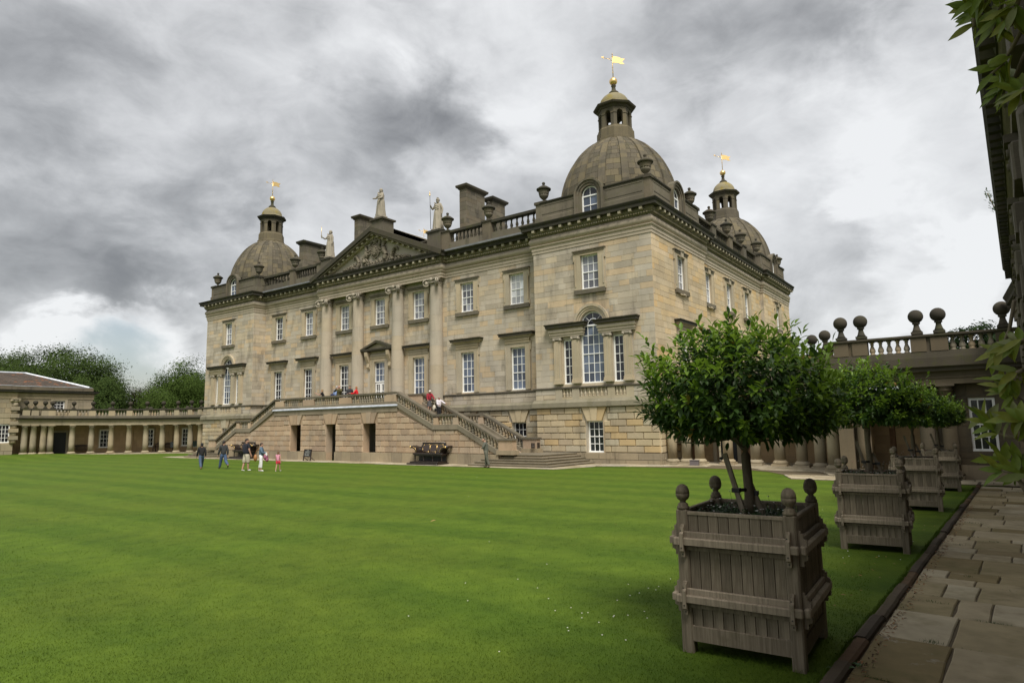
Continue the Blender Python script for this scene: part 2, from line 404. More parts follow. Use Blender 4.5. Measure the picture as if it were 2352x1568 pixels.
# ================================================================ the mansion
L, TI, T, DEP = 23.8, 15.69, 1.24, 30.9
SR0, SR1, SRO = 7.45, 21.9, .28            # the side front between the towers is set back
house = thing('mansion', 'large pale stone country mansion with four domed corner towers and a pedimented centre', 'mansion')
FC, FTR, FTL = Fr((0, 0), (1, 0)), Fr((0, -T), (1, 0)), Fr((0, -T), (1, 0))
FS, FSR = Fr((L, 0), (0, 1)), Fr((L-SRO, 0), (0, 1))
XB, XT = [-13.45, -9.07, -4.28, 4.28, 9.07, 13.45], [-19.77, 19.77]
YS_T, YS_R = [3.0, 26.3], [8.75, 13.25, 17.75]
WMESH = {}
def sash(parent, M, w, h, nx, rows, meet, glass, name='window', fw=.085, bw=.036, sill=True):
    'white sash window: outer frame, glazing bars, meeting rail; one pane object per pane. local x right, y inward, z up from the bottom'
    key = (w, h, nx, rows, meet)
    pw_, ph = (w-2*fw-(nx-1)*bw)/nx, (h-2*fw-(rows-1)*bw)/rows
    if key not in WMESH:
        mb = MB()
        mb.box(-w/2, -w/2+fw, -.03, .09, 0, h); mb.box(w/2-fw, w/2, -.03, .09, 0, h)
        mb.box(-w/2+fw, w/2-fw, -.03, .09, 0, fw); mb.box(-w/2+fw, w/2-fw, -.03, .09, h-fw, h)
        for i in range(1, nx): x = -w/2+fw+i*pw_+(i-.5)*bw; mb.box(x-bw/2, x+bw/2, 0, .05, fw, h-fw)
        for j in range(1, rows):
            z = fw+j*ph+(j-.5)*bw; q = .026 if j == meet else bw/2
            mb.box(-w/2+fw, w/2-fw, -.02 if j == meet else .004, .046, z-q, z+q)
        if sill: mb.box(-w/2-.03, w/2+.03, -.09, -.032, -.03, .06)
        WMESH[key] = mb.mesh('sash', [WHITE])
    f = ob(name, WMESH[key], parent, M=M)
    k2 = (round(pw_, 3), round(ph, 3), glass.name)
    if k2 not in WMESH: WMESH[k2] = MB().box(-pw_/2, pw_/2, .022, .03, -ph/2, ph/2).mesh('pane', [glass])
    for i in range(nx):
        for j in range(rows):
            ob('pane', WMESH[k2], f, (-w/2+fw+pw_/2+i*(pw_+bw), 0, fw+ph/2+j*(ph+bw)))
    return f
def surround_attic(key=None):
    'eared stone architrave round an attic window, opening 1.22 x 2.12'
    mb = MB()
    for x0, x1, z0, z1, o in ((-1.02, -.61, -.02, 2.1, .10), (.61, 1.02, -.02, 2.1, .10), (-1.02, 1.02, 2.1, 2.36, .105)):
        mb.box(x0, x1, -o, .02, z0, z1)
    for sx in (-1, 1):
        mb.box(min(sx*1.02, sx*1.1), max(sx*1.02, sx*1.1), -.103, .02, 1.78, 2.36); mb.box(min(sx*1.02, sx*1.08), max(sx*1.02, sx*1.08), -.103, .02, -.1, .22)
        mb.box(min(sx*.93, sx*1.0), max(sx*.93, sx*1.0), -.14, -.1, .2, 1.95)
    mb.box(-1.04, 1.04, -.15, -.105, 2.24, 2.30, 1); mb.box(-1.13, 1.13, -.19, .02, 2.36, 2.43, 1)
    mb.box(-1.05, 1.05, -.16, .02, -.29, -.02, 1)
    if key:
        mb.ext([(-.17, -.2, 2.05), (.17, -.2, 2.05), (.24, -.2, 2.52), (-.24, -.2, 2.52)], (0, .12, 0)); mb.tube([(-.2, -.21, 2.45), (.2, -.21, 2.45)], .06, 8); mb.tube([(-.12, -.21, -.34), (.12, -.21, -.34)], .06, 8); mb.box(-.5, .5, -.155, .02, -.36, -.29)
    return mb.mesh('surround', [TRIM, PARA])
SUR_A, SUR_AK = surround_attic(), surround_attic(1)
HOODM = None
def surround_piano(pedi=False):
    'architrave, swelling frieze and cornice hood of a main floor window, opening 1.2 x 2.84'
    w = .60; mb = MB()
    for sx in (-1, 1):
        a, b = sorted((sx*w, sx*1.0)); mb.box(a, b, -.09, .02, 0, 3.02)
        a, b = sorted((sx*.9, sx*1.003)); mb.box(a, b, -.13, -.09, 0, 2.92)
        a, b = sorted((sx*1.003, sx*1.08)); mb.box(a, b, -.092, .02, 2.6, 3.2)
        if pedi:
            a, b = sorted((sx*1.1, sx*1.38)); mb.ext([(a, 0, 2.3), (a, -.12, 2.3), (a, -.2, 2.45), (a, -.16, 2.75), (a, -.42, 3.3), (a, -.46, 3.62), (a, 0, 3.62)], (b-a, 0, 0))
    mb.box(-w, w, -.09, .02, 2.84, 3.02); mb.box(-1.0, 1.0, -.095, .02, 3.02, 3.2); mb.box(-1.02, 1.02, -.15, -.095, 3.12, 3.2)
    fr = [(.06, 3.2), (.13, 3.24), (.16, 3.32), (.13, 3.41), (.06, 3.46)]
    mb.sweep([(-.02, 3.2)]+fr+[(-.02, 3.46)], [(-1.0, 0), (1.0, 0)])
    return mb
def hood_piano(hw=1.3, z0=3.46):
    pr = [(-.02, z0+.131), (.38, z0+.131), (.38, z0+.22), (.44, z0+.31), (.44, z0+.33), (-.02, z0+.39)]; p2 = [(-.02, z0), (.14, z0), (.2, z0+.07), (.2, z0+.10), (.36, z0+.13), (-.02, z0+.13)]
    return MB().sweep(p2, [(-hw+.3, .02), (-hw+.3, 0), (hw-.3, 0), (hw-.3, .02)], mi=1).sweep(pr, [(-hw+.3, .02), (-hw+.3, 0), (hw-.3, 0), (hw-.3, .02)])
SUR_P, SUR_PD = surround_piano().mesh('surround', [TRIM]), surround_piano(True).mesh('surround', [TRIM])
HOOD_P = hood_piano().mesh('hood', [DARK, TRIM])
def voussoirs():
    'three wedge stones over a ground floor window'
    mb = MB()
    for (a, b, c, d, o) in ((-.16, .16, -.26, .26, .17), (-.17, -.48, -.27, -.82, .13), (.17, .48, .27, .82, .13)):
        z1 = .8
        mb.ext([(a, -o, .0), (b, -o, .0), (d, -o, z1), (c, -o, z1)], (0, o+.02, 0))
    return mb.mesh('keystone', [RUS])
KEYM = voussoirs()
holesC, holesTR, holesTL, holesS, holesSR = [], [], [], [], []    # openings in each wall
clC, clTR, clTL, clS, clSR = [], [], [], [], []                    # areas without small stones (openings with their surrounds)
ZA, ZP, ZB = 10.40, 4.64, .66
def attic(fr, a, hol, cl, glass, key=False):
    hol.append((a-.61, a+.61, ZA, ZA+2.12)); cl.append((a-1.08, a+1.08, ZA-.30, ZA+2.4))
    f = sash(house, fr.M(a, ZA, -.13), 1.22, 2.12, 3, 4, 2, glass)
    ob('surround', SUR_AK if key else SUR_A, f, (0, -.13, 0))
def piano(fr, a, hol, cl, glass, ped=False, z=ZP):
    hol.append((a-.6, a+.6, z, ZP+2.84)); cl.append((a-1.08, a+1.08, z, ZP+3.9))
    f = sash(house, fr.M(a, ZP, -.13), 1.2, 2.84, 3, 5, 2, glass)
    ob('surround', SUR_PD if ped else SUR_P, f, (0, -.13, 0))
    if not ped: ob('hood', HOOD_P, f, (0, -.13, 0))
    return f
def ground(fr, a, hol, cl):
    hol.append((a-.52, a+.52, ZB, ZB+1.84)); cl.append((a-.62, a+.62, ZB, ZB+1.84)); cl.append((a-.84, a+.84, ZB+1.84, 3.3))
    f = sash(house, fr.M(a, ZB, -.16), 1.04, 1.84, 3, 4, 2, P_DARK)
    ob('keystone', KEYM, f, (0, -.16, 1.84))
gl_at = {-13.45: P_DARK, -9.07: P_GREY, -4.28: P_GREY, 4.28: P_GREY, 9.07: P_GREY, 13.45: P_WHITE}
for x in XB:
    attic(FC, x, holesC, clC, gl_at[x]); piano(FC, x, holesC, clC, P_BLUE if x > 0 else P_DARK); 
    if abs(x) > 8: ground(FC, x, holesC, clC)
attic(FC, 0, holesC, clC, P_GREY)
for x, h, c in ((-19.77, holesTL, clTL), (19.77, holesTR, clTR)):
    attic(FTR, x, h, c, P_GREY); ground(FTR, x, h, c)
for y in YS_T: attic(FS, y, holesS, clS, P_GREY, True); piano(FS, y, holesS, clS, P_DARK); ground(FS, y, holesS, clS)
for y in YS_R: attic(FSR, y, holesSR, clSR, P_GREY, True); piano(FSR, y, holesSR, clSR, P_DARK)
# the garden door with its own small pediment
holesC.append((-.66, .66, 3.72, 7.48)); clC.append((-1.4, 1.4, 3.72, 8.9))
dr = sash(house, FC.M(0, 5.85, -.13), 1.32, 1.63, 3, 3, 9, P_BLUE, 'door', sill=False)
ob('surround', SUR_PD, dr, (0, -.13, -1.21))
mb = MB()
for sx in (-1, 1):
    a, b = sorted((sx*.03, sx*.62)); mb.box(a, a+.1, -.02, .05, -2.1, -.06); mb.box(b-.1, b, -.02, .05, -2.1, -.06)
    mb.box(a+.1, b-.1, -.02, .05, -.16, -.06); mb.box(a+.1, b-.1, -.02, .05, -2.1, -1.3); mb.box((a+b)/2-.02, (a+b)/2+.02, -.01, .045, -1.3, -.16); mb.box(a+.1, b-.1, -.009, .044, -.73, -.69)
part('door_leaf', mb, WHITE, dr)
for sx in (-.325, .325):
    for k in range(4): ob('pane', MB().box(-.09+(k % 2)*.1+sx-.005, (k % 2)*.1+sx+.085-.085, .02, .03, -1.28+(k//2)*.57, -.75+(k//2)*.57).mesh('pane', [P_DARK]), dr)
mb = MB(); zb = 8.3
hw, ap = 1.9, 9.15
pr = [(0, zb), (.40, zb), (.46, zb+.1), (.46, zb+.2), (0, zb+.22)]
mb.sweep(pr, [(-hw+.45, .02), (-hw+.45, 0), (hw-.45, 0), (hw-.45, .02)], mi=1)
mb.xz([(-hw+.35, zb+.2), (hw-.35, zb+.2), (0, ap-.2)], -.2, .02)
for sx in (-1, 1):
    q = [(sx*hw, zb+.2), (0, ap), (0, ap-.2), (sx*(hw-.4), zb+.2)]
    mb.xz(q, -.47, .02, 1)
part('door_pediment', mb, [TRIM, DARK], house)
# venetian windows of the two front towers
def venetian(x, hol, cl):
    zb, zs, rr = 4.72, 8.22, .80
    hol += [(x-.8, x+.8, zb, zs), (x-.8, x+.8, zs, zs+rr+.0), (x-2.04, x-1.36, zb, 7.46), (x+1.36, x+2.04, zb, 7.46)]
    cl += [(x-2.68, x+2.68, 4.43, 8.5), (x-1.2, x+1.2, 8.5, 9.62), (x-2.6, x+2.6, 3.85, 5.01)]
    y = -T
    c = sash(house, FTR.M(x, zb, -.16), 1.6, zs-zb, 4, 6, 3, P_BLUE)
    mb = MB(); mb.tube([(.77*cos(pi*i/20), .02, zs-zb+.77*sin(pi*i/20)) for i in range(21)], .05, 6); mb.tube([(.36*cos(pi*i/14), .02, zs-zb+.36*sin(pi*i/14)) for i in range(15)], .017, 5)
    for a in (45, 90, 135): mb.tube([(.36*cos(R(a)), .02, zs-zb+.36*sin(R(a))), (.75*cos(R(a)), .02, zs-zb+.75*sin(R(a)))], .018, 5)
    part('fanlight_bar', mb, WHITE, c)
    for a0, a1, r0, r1 in ((0, 45, .37, .73), (45, 90, .37, .73), (90, 135, .37, .73), (135, 180, .37, .73), (0, 180, 0, .35)):
        n = 6 if r0 else 12
        out = [(r1*cos(R(a0+(a1-a0)*i/n)), .03, zs-zb+.03+r1*sin(R(a0+(a1-a0)*i/n))) for i in range(n+1)]
        if r0: out += [(r0*cos(R(a1+(a0-a1)*i/n)), .03, zs-zb+.03+r0*sin(R(a1+(a0-a1)*i/n))) for i in range(n+1)]
        part('pane', MB().ext(out, (0, .008, 0)), P_DARK, c)
    for sx in (-1, 1):
        s = sash(house, FTR.M(x+sx*1.70, zb, -.14), .68, 7.46-zb, 2, 5, 9, P_DARK)
        e = part('entablature', MB().sweep([(-.02, 7.62), (.2, 7.62), (.22, 7.75), (.25, 7.76), (.25, 7.8), (.2, 7.84), (.27, 7.9), (.30, 8.0), (.25, 8.1), (.2, 8.13), (.34, 8.15), (-.02, 8.15)], [(x+sx*1.70-.95, -T+.02), (x+sx*1.70-.95, -T), (x+sx*1.70+.95, -T), (x+sx*1.70+.95, -T+.02)]), TRIM, house)
        part('hood', MB().sweep([(-.02, 8.152), (.36, 8.152), (.40, 8.2), (.40, 8.3), (.47, 8.39), (.47, 8.42), (-.02, 8.46)], [(x+sx*1.70-.98, -T+.02), (x+sx*1.70-.98, -T), (x+sx*1.70+.98, -T), (x+sx*1.70+.98, -T+.02)]), DARK, house)
        for px in (1.08, 2.36):
            X = x+sx*px; m = MB()
            m.box(X-.24, X+.24, -T-.20, -T+.01, 5.0, 7.38); m.box(X-.30, X+.30, -T-.26, -T+.01, 4.74, 4.84); m.box(X-.27, X+.27, -T-.235, -T+.01, 4.84, 5.0)
            for k in range(-1, 2): m.box(X+k*.13-.02, X+k*.13+.02, -T-.212, -T-.2, 5.15, 7.2)
            pl = part('pilaster', m, TRIM, house)
            m = MB(); m.box(X-.29, X+.29, -T-.25, -T+.01, 7.53, 7.60)
            for q in (-1, 1): m.tube([(X+q*.22, -T-.27, 7.45), (X+q*.22, -T, 7.45)], .085, 10)
            m.tube([(X-.2, -T-.2, 7.48), (X+.2, -T-.2, 7.48)], .055, 8)
            part('capital', m, STAT, pl)
    # archivolt and stone filling round the arch
    n = 24; m = MB()
    for r0, r1, o in ((.8, .92, .05), (.92, 1.05, .09), (1.05, 1.2, .14)):
        for i in range(n):
            a, b = pi*i/n, pi*(i+1)/n
            m.ext([(x+r0*cos(a), -T-o, zs+.05+r0*sin(a)), (x+r1*cos(a), -T-o, zs+.05+r1*sin(a)), (x+r1*cos(b), -T-o, zs+.05+r1*sin(b)), (x+r0*cos(b), -T-o, zs+.05+r0*sin(b))], (0, o+.3 if r0 == .8 else o+.01, 0))
    part('archivolt', m, TRIM, house)
    m = MB()
    for sx in (-1, 1):
        pts = [(x+sx*.8, -T+.002, zs+.05)]+[(x+sx*.8*cos(pi/2*i/10), -T+.002, zs+.0+.8*sin(pi/2*i/10)) for i in range(11)]+[(x, -T+.002, zs+rr+.02), (x+sx*.82, -T+.002, zs+rr+.02)]
        m.ext(pts, (0, .3, 0))
    part('spandrel', m, ASH, house)
    # balustrade under the window
    m = MB()
    for a, b in ((-2.62, -2.14), (-1.45, -.95), (.95, 1.42), (2.14, 2.62)): m.box(x+a, x+b, -T-.115, -T+.02, 3.8, 4.50)
    for a, b in ((-2.14, -1.45), (-.95, .95), (1.42, 2.14)): m.box(x+a, x+b, -T-.112, -T+.02, 3.8, 3.95)
    part('pedestal', m, TRIM, house)
    for a, b, k in ((-2.14, -1.45, 3), (-.95, .95, 7), (1.42, 2.14, 3)):
        for i in range(k): baluster(house, x+a+(b-a)*(i+.5)/k, -T-.055, 3.95, .48, BALW)
BAL = [(.075, 0), (.075, .08), (.05, .10), (.075, .2), (.085, .3), (.075, .42), (.045, .62), (.038, .74), (.06, .78), (.045, .82), (.05, .9), (.075, .91), (.075, 1.0)]
def balmesh(mat, h=.62, fat=1.0, n=10): return MB().lathe([(r*fat, z*h) for r, z in BAL], n).mesh('baluster', [mat])
BALW, BALD, BALP = balmesh(TRIM, .48, .9), balmesh(DARK, .66, 1.25), balmesh(BALU, .52, 1.35)
def baluster(parent, x, y, z, h, me): return ob('baluster', me, parent, (x, y, z))
venetian(-19.77, holesTL, clTL); venetian(19.77, holesTR, clTR)
# ---- walls behind the stones
w = MB()
wallmesh(w, FC, -TI, TI, 0, 13.3, holesC, .5)
wallmesh(w, FTL, -L, -TI, 0, 13.3, holesTL, .5); wallmesh(w, FTR, TI, L, 0, 13.3, holesTR, .5)
w.box(TI, TI+.5, -T+.5, 0, 0, 13.3); w.box(-TI-.5, -TI, -T+.5, 0, 0, 13.3)
wallmesh(w, FS, -T+.5, SR0, 0, 13.3, holesS[0:3], .5); wallmesh(w, FS, SR1, DEP, 0, 13.3, holesS[3:6], .5)
wallmesh(w, FSR, SR0, SR1, 0, 13.3, holesSR, .5)
w.box(-L, -L+.5, -T+.5, DEP, 0, 13.3); w.box(-L+.5, L-.5, DEP-.5, DEP, 0, 13.3)
part('wall', w, ASH, house)
# ---- facing stones
ash, ashs, rus = [], [], []
sz = dict(ch=.36, l0=.5, l1=1.35, proud=.014, joint=.010, bev=.005, jit=.03)
stonewall(FC, -TI, -7.1, 4.56, 13.14, clC, sink=ash, seed=1, **sz); stonewall(FC, 7.1, TI, 4.56, 13.14, clC, sink=ash, seed=2, **sz)
stonewall(FC, -7.1, 7.1, 3.72, 13.14, clC, sink=ash, seed=3, **sz)
stonewall(FTL, -L, -TI, 4.56, 13.14, clTL, sink=ash, seed=4, **sz); stonewall(FTR, TI, L, 4.56, 13.14, clTR, sink=ash, seed=5, **sz)
stonewall(Fr((-TI, 0), (0, 1)), -T, 0, 4.56, 13.14, [], sink=ash, seed=6, **sz)
stonewall(FS, -T, SR0, 4.56, 13.14, clS, sink=ashs, seed=7, **sz); stonewall(FS, SR1, DEP, 4.56, 13.14, clS, sink=ashs, seed=8, **sz)
stonewall(FSR, SR0, SR1, 4.56, 13.14, clSR, sink=ashs, seed=9, **sz)
pz = dict(ch=.4, l0=.9, l1=1.6, proud=.10, joint=.008, bev=.008)
for fr, a, b, cl, sk in ((FC, -TI, -6.9, clC, ash), (FC, 6.9, TI, clC, ash), (FTL, -L, -TI, clTL, ash), (FTR, TI, L, clTR, ash), (FS, -T, SR0, [], ashs), (FS, SR1, DEP, [], ashs), (FSR, SR0, SR1, [], ashs)):
    stonewall(fr, a, b, 3.8, 4.43, [c for c in cl if c[2] < 4.5 and c[3] > 5], sink=sk, seed=11, **pz)
rz_ = dict(ch=.38, l0=.8, l1=1.2, proud=.085, joint=.014, bev=.032, bond=1.02)
for fr, a, b, cl in ((FC, -TI, -6.9, clC), (FC, 6.9, TI, clC), (FTL, -L, -TI, clTL), (FTR, TI, L, clTR), (FS, -T, SR0, clS), (FS, SR1, DEP, clS), (FSR, SR0, SR1, [])):
    stonewall(fr, a, b, .67, 3.3, [c for c in cl if c[2] < 3], sink=rus, seed=12, **rz_)
stonewall(Fr((-TI, 0), (0, 1)), -T, 0, .67, 3.3, [], sink=rus, seed=13, **rz_)
foot = []
for fr, a, b in ((FC, -TI, -6.9), (FC, 6.9, TI), (FTL, -L, -TI), (FTR, TI, L), (FS, -T, SR0), (FS, SR1, DEP), (FSR, SR0, SR1)):
    stonewall(fr, a-.12*(fr in (FTL,)), b, -.1, .65, [], .38, .9, 1.5, .14, .01, .008, foot, 14)
flush_stones(ash, house, ASH, 170); flush_stones(ashs, house, ASHS, 60, rest='stonework_south'); flush_stones(rus, house, RUS, 60, rest='rustication'); flush_stones(foot, house, FOOT, 10, rest='plinth')
# ---- mouldings that run round the building
PX, PY = 7.0, .5
PLAN = [(-L, DEP), (-L, -T), (-TI, -T), (-TI, 0), (TI, 0), (TI, -T), (L, -T), (L, SR0), (L-SRO, SR0), (L-SRO, SR1), (L, SR1), (L, DEP)]
PLANT = [(-L, DEP), (-L, -T), (-TI, -T), (-TI, 0), (-PX, 0), (-PX, -PY), (PX, -PY), (PX, 0), (TI, 0), (TI, -T), (L, -T), (L, SR0), (L-SRO, SR0), (L-SRO, SR1), (L, SR1), (L, DEP)]
part('plat_band', MB().sweep([(-.1, 3.3), (.2, 3.3), (.24, 3.34), (.24, 3.62), (.20, 3.66), (.125, 3.80), (-.1, 3.8)], PLAN), stone('band_stone', [(.25, .225, .165)], .6, (.08, .075, .06), light=.35, moss=.2), house)
part('sill_course', MB().sweep([(-.1, 4.43), (.13, 4.43), (.17, 4.47), (.17, 4.53), (.10, 4.562), (-.1, 4.562)], PLAN), PARA, house)
part('architrave', MB().sweep([(-.1, 13.14), (.05, 13.14), (.05, 13.33), (.085, 13.335), (.085, 13.53), (.12, 13.54), (.17, 13.61), (.17, 13.655), (-.1, 13.655)], PLANT), COLS, house)
fr_ = MB(); prf = [(-.1, 13.656), (.06, 13.656)]+[(.06+.15*sin(pi*i/8)**.8, 13.66+.54*i/8) for i in range(1, 8)]+[(.06, 14.2), (-.1, 14.2)]
fr_.sweep(prf, PLANT, sm=True, caps=False); part('frieze', fr_, COLS, house)
part('bed_moulding', MB().sweep([(-.1, 14.2), (.10, 14.2), (.14, 14.25), (.14, 14.27), (.20, 14.275), (.20, 14.36), (.27, 14.42), (.27, 14.62), (-.1, 14.62)], PLANT), stone('bed_stone', [(.19, .17, .11)], .5, (.06, .06, .04), moss=.4, mosscol=(.12, .12, .05)), house)
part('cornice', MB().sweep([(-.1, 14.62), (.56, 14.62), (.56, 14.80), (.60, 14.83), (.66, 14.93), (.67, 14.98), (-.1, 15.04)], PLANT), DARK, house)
dent, modil = MB(), MB().box(-.09, .09, -.26, 0, 0, .17).mesh('modillion', [stone('modillion_stone', [(.36, .33, .24), (.31, .28, .2)], .2)])
for i in range(1, len(PLANT)-1):
    if i == 0: continue
    a, b = Vector(PLANT[i]), Vector(PLANT[i+1]); d = b-a; ln = d.length
    if ln < .3 or PLANT[i][0] < -L-.01: continue
    fr = Fr(a, d)
    e0, e1 = .0, ln
    k = max(1, round(ln/.66))
    for j in range(k):
        s = ln*(j+.5)/k
        ob('modillion', modil, house, M=fr.M(s, 14.44, .27))
    k = int(ln/.16)
    for j in range(k):
        s = ln*(j+.5)/k; m = fr.M(s, 14.275, .2); dent.box(-.045, .045, -.06, .01, 0, .085, M=m)
tag(part('dentil', dent, TRIM, house), kind='stuff')
# ---- portico: engaged ionic columns and pediment
def ionic(parent, x, y, z0, z1, r, mat=COLS):
    'drums with faint joints, moulded base, capital with four corner volutes'
    c = ob('column', None, parent, (x, y, 0))
    h0, h1 = z0+.42, z1-.58; prev = h0; k = 0
    cuts = [h0+(h1-h0)*q for q in (0, .14, .3, .47, .6, .74, .88, 1)]
    rad = lambda z: r*(1-.15*max(0, (z-h0)/(h1-h0)-.3)/.7)
    for a, b in zip(cuts, cuts[1:]):
        part('drum', MB().lathe([(rad(a), a+.003), (rad(b), b-.003)], 32, caps=False), mat, c)
    m = MB(); m.box(-r*1.36, r*1.36, -r*1.36, r*1.36, z0, z0+.15); m.lathe([(r*1.34, z0+.15), (r*1.38, z0+.2), (r*1.34, z0+.26), (r*1.15, z0+.29), (r*1.13, z0+.34), (r*1.2, z0+.37), (r*1.15, z0+.41), (r*1.0, z0+.42)], 28)
    part('column_base', m, mat, c)
    m = MB(); q = r*.86
    m.lathe([(q, z1-.58), (q*1.06, z1-.54), (q*1.0, z1-.52), (q*1.0, z1-.44), (q*1.18, z1-.32), (q*1.05, z1-.24)], 20)
    m.ext([(-q*1.42, -q*1.2, z1-.12), (-q*1.2, -q*1.42, z1-.12), (0, -q*1.22, z1-.12), (q*1.2, -q*1.42, z1-.12), (q*1.42, -q*1.2, z1-.12), (q*1.25, 0, z1-.12), (q*1.3, q, z1-.12), (-q*1.3, q, z1-.12), (-q*1.25, 0, z1-.12)], (0, 0, .12))
    m.ext([(-q*1.2, -q*1.05, z1-.22), (0, -q*1.15, z1-.22), (q*1.2, -q*1.05, z1-.22), (q*1.1, q*.6, z1-.22), (-q*1.1, q*.6, z1-.22)], (0, 0, .1))
    for sx in (-1, 1):
        d = Vector((sx*.72, -.72, 0)).normalized(); tn = Vector((d.y, -d.x, 0))
        for e in (-1, 1):
            base = Vector((sx*q*1.12, -q*1.12, 0))+tn*(.07*e)
            sp = []
            for i in range(26):
                a = pi/2+i*.42; rr = .29*(1-i/29)
                sp.append(base+d*(rr*cos(a)*-1+.02)+Vector((0, 0, z1-.38+rr*sin(a))))
            m.tube(sp, [.062*(1-i/34) for i in range(26)], 6)
        m.ell(tuple(Vector((sx*q*1.12, -q*1.12, z1-.38))), (.16, .16, .19), 8, 6)
    for i in range(9): a = i/8*2-1; m.ell((a*q*.72, -q*1.02-.04*(1-a*a), z1-.33+.06*a*a), (.06, .07, .10), 6, 5)
    m.ell((0, -q*1.28, z1-.12), (.16, .1, .15), 8, 6); m.ell((0, -q*1.22, z1-.30), (.09, .06, .14), 6, 5)
    part('capital', m, STAT, c)
    return c
for x in (-6.3, -2.3, 2.3, 6.3): ionic(house, x, -.27, 3.78, 13.14, .52)
ZT, ZX, XE, YC = 15.0, 18.22, 7.66, -PY-.67        # raking cornice: springing, apex, half width, front
ang = math.atan2(ZX-ZT, XE); ln = math.hypot(XE, ZX-ZT)
part('tympanum', MB().xz([(-6.3, 15.0), (6.3, 15.0), (0, 17.62)], -PY+.02, .4), COLS, house)
for sx in (-1, 1):
    def rk(t, n): # along the slope from the eaves up, and square to it
        return (sx*(XE-t*cos(ang)-n*sin(ang)), ZT+t*sin(ang)-n*cos(ang))
    def bar(t0, t1, n0, n1, y0, y1, mat, nm):
        a, b, c, d = rk(t0, n0), rk(t1, n0), rk(t1, n1), rk(t0, n1)
        apex = lambda p, n: (0, ZX-n/cos(ang)) if t1 >= ln else p
        return part(nm, MB().xz([a, apex(b, n0), apex(c, n1), d], y0, y1), mat, house)
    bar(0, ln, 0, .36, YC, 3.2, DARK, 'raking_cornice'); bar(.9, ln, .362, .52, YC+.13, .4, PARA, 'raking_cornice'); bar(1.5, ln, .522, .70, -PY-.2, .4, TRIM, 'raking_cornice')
    k = 11
    for j in range(k):
        t = 1.75+(ln-2.0)*j/(k-1); x, z = rk(t, .50)
        ob('modillion', modil, house, (x, -PY-.2, z-.17))
# carved coat of arms
cm = MB(); yb = -PY+.0
def blob(x, z, rx, rz, d=.16, rot=0): cm.ell((x, yb-.06, z), (rx, d, rz), 10, 6, M=Matrix.Rotation(R(rot), 3, 'Y'))
def rope(pts, r0, r1=None, d=.1):
    k = 10; P = [Vector((x, yb-d, z)) for x, z in pts]; out = []
    for i in range(len(P)-1):
        p0, p1, p2, p3 = P[max(i-1, 0)], P[i], P[i+1], P[min(i+2, len(P)-1)]
        for j in range(5):
            t = j/5; out.append(.5*((2*p1)+(p2-p0)*t+(2*p0-5*p1+4*p2-p3)*t*t+(3*p1-p0-3*p2+p3)*t**3))
    out.append(P[-1]); r1 = r1 or r0
    cm.tube(out, [r0+(r1-r0)*i/(len(out)-1) for i in range(len(out))], 6)
blob(0, 16.35, .40, .52, .2); rope([(.45*cos(a/8*pi), 16.35+.6*sin(a/8*pi)) for a in range(17)], .055)
for a in range(10): q = a/10*2*pi; blob(.26*cos(q), 16.35+.34*sin(q), .07, .09, .24)
blob(0, 17.1, .17, .2, .2); blob(.03, 17.38, .15, .13, .18)
for a in range(5): rope([(0, 17.0), (-.3-.06*a, 17.15+.07*a), (-.5-.02*a, 16.95-.12*a), (-.36, 16.8-.15*a)], .05, .03); rope([(0, 17.0), (.3+.06*a, 17.2+.06*a), (.48+.02*a, 17.0-.12*a), (.34, 16.8-.15*a)], .05, .03)
for sx in (-1, 1):   # hound and stag holding the shield
    rope([(sx*1.15, 15.5), (sx*1.3, 15.85), (sx*1.05, 16.2), (sx*1.0, 16.55), (sx*1.1, 16.78)], .2, .09, .14); blob(sx*1.02, 16.2, .22, .36, .22, sx*12); blob(sx*1.14, 16.86, .1, .12, .2); blob(sx*1.02, 16.84, .11, .06, .2)
    rope([(sx*.95, 16.4), (sx*.66, 16.35), (sx*.5, 16.5)], .07, .05, .16); rope([(sx*.98, 16.25), (sx*.7, 16.12), (sx*.52, 16.2)], .07, .05, .16); rope([(sx*1.2, 15.9), (sx*1.35, 15.6), (sx*1.2, 15.35)], .09, .06); rope([(sx*1.1, 15.85), (sx*.9, 15.6), (sx*.95, 15.35)], .1, .06)
    rope([(sx*1.25, 15.8), (sx*1.5, 15.9), (sx*1.62, 15.6)], .04)
rope([(1.15, 16.9), (1.25, 17.05), (1.2, 17.2)], .03); rope([(1.1, 16.9), (1.0, 17.08), (1.12, 17.22)], .03); rope([(1.2, 16.95), (1.38, 17.05), (1.42, 17.18)], .03)
for a in range(9): rope([(-1.5+a*.36, 15.28), (-1.35+a*.36, 15.45+.08*(a % 3)), (-1.15+a*.36, 15.3)], .06, .05)
for sx in (-1, 1):   # sea serpents and bunches of flowers in the corners
    x0 = sx*2.0
    rope([(x0+sx*.05, 15.3), (x0-sx*.12, 15.6), (x0+sx*.02, 15.95), (x0+sx*.25, 16.2), (x0+sx*.5, 16.15), (x0+sx*.55, 15.95)], .16, .07, .12)
    for a in range(7): blob(x0-sx*.05+sx*.04*a, 15.4+.12*a, .15, .035, .2)
    r2 = random.Random(3)
    for a in range(30): u = r2.random(); blob(x0+sx*(.35+1.5*u), 15.27+r2.random()*.38*(1-u), .08+.05*r2.random(), .07, .14+.06*r2.random())
    rope([(x0+sx*.3, 15.25), (x0+sx*1.0, 15.4), (x0+sx*1.9, 15.22)], .06)
part('coat_of_arms', cm, stone('carved_stone', [(.20, .175, .13)], .5, (.09, .08, .06)), house)
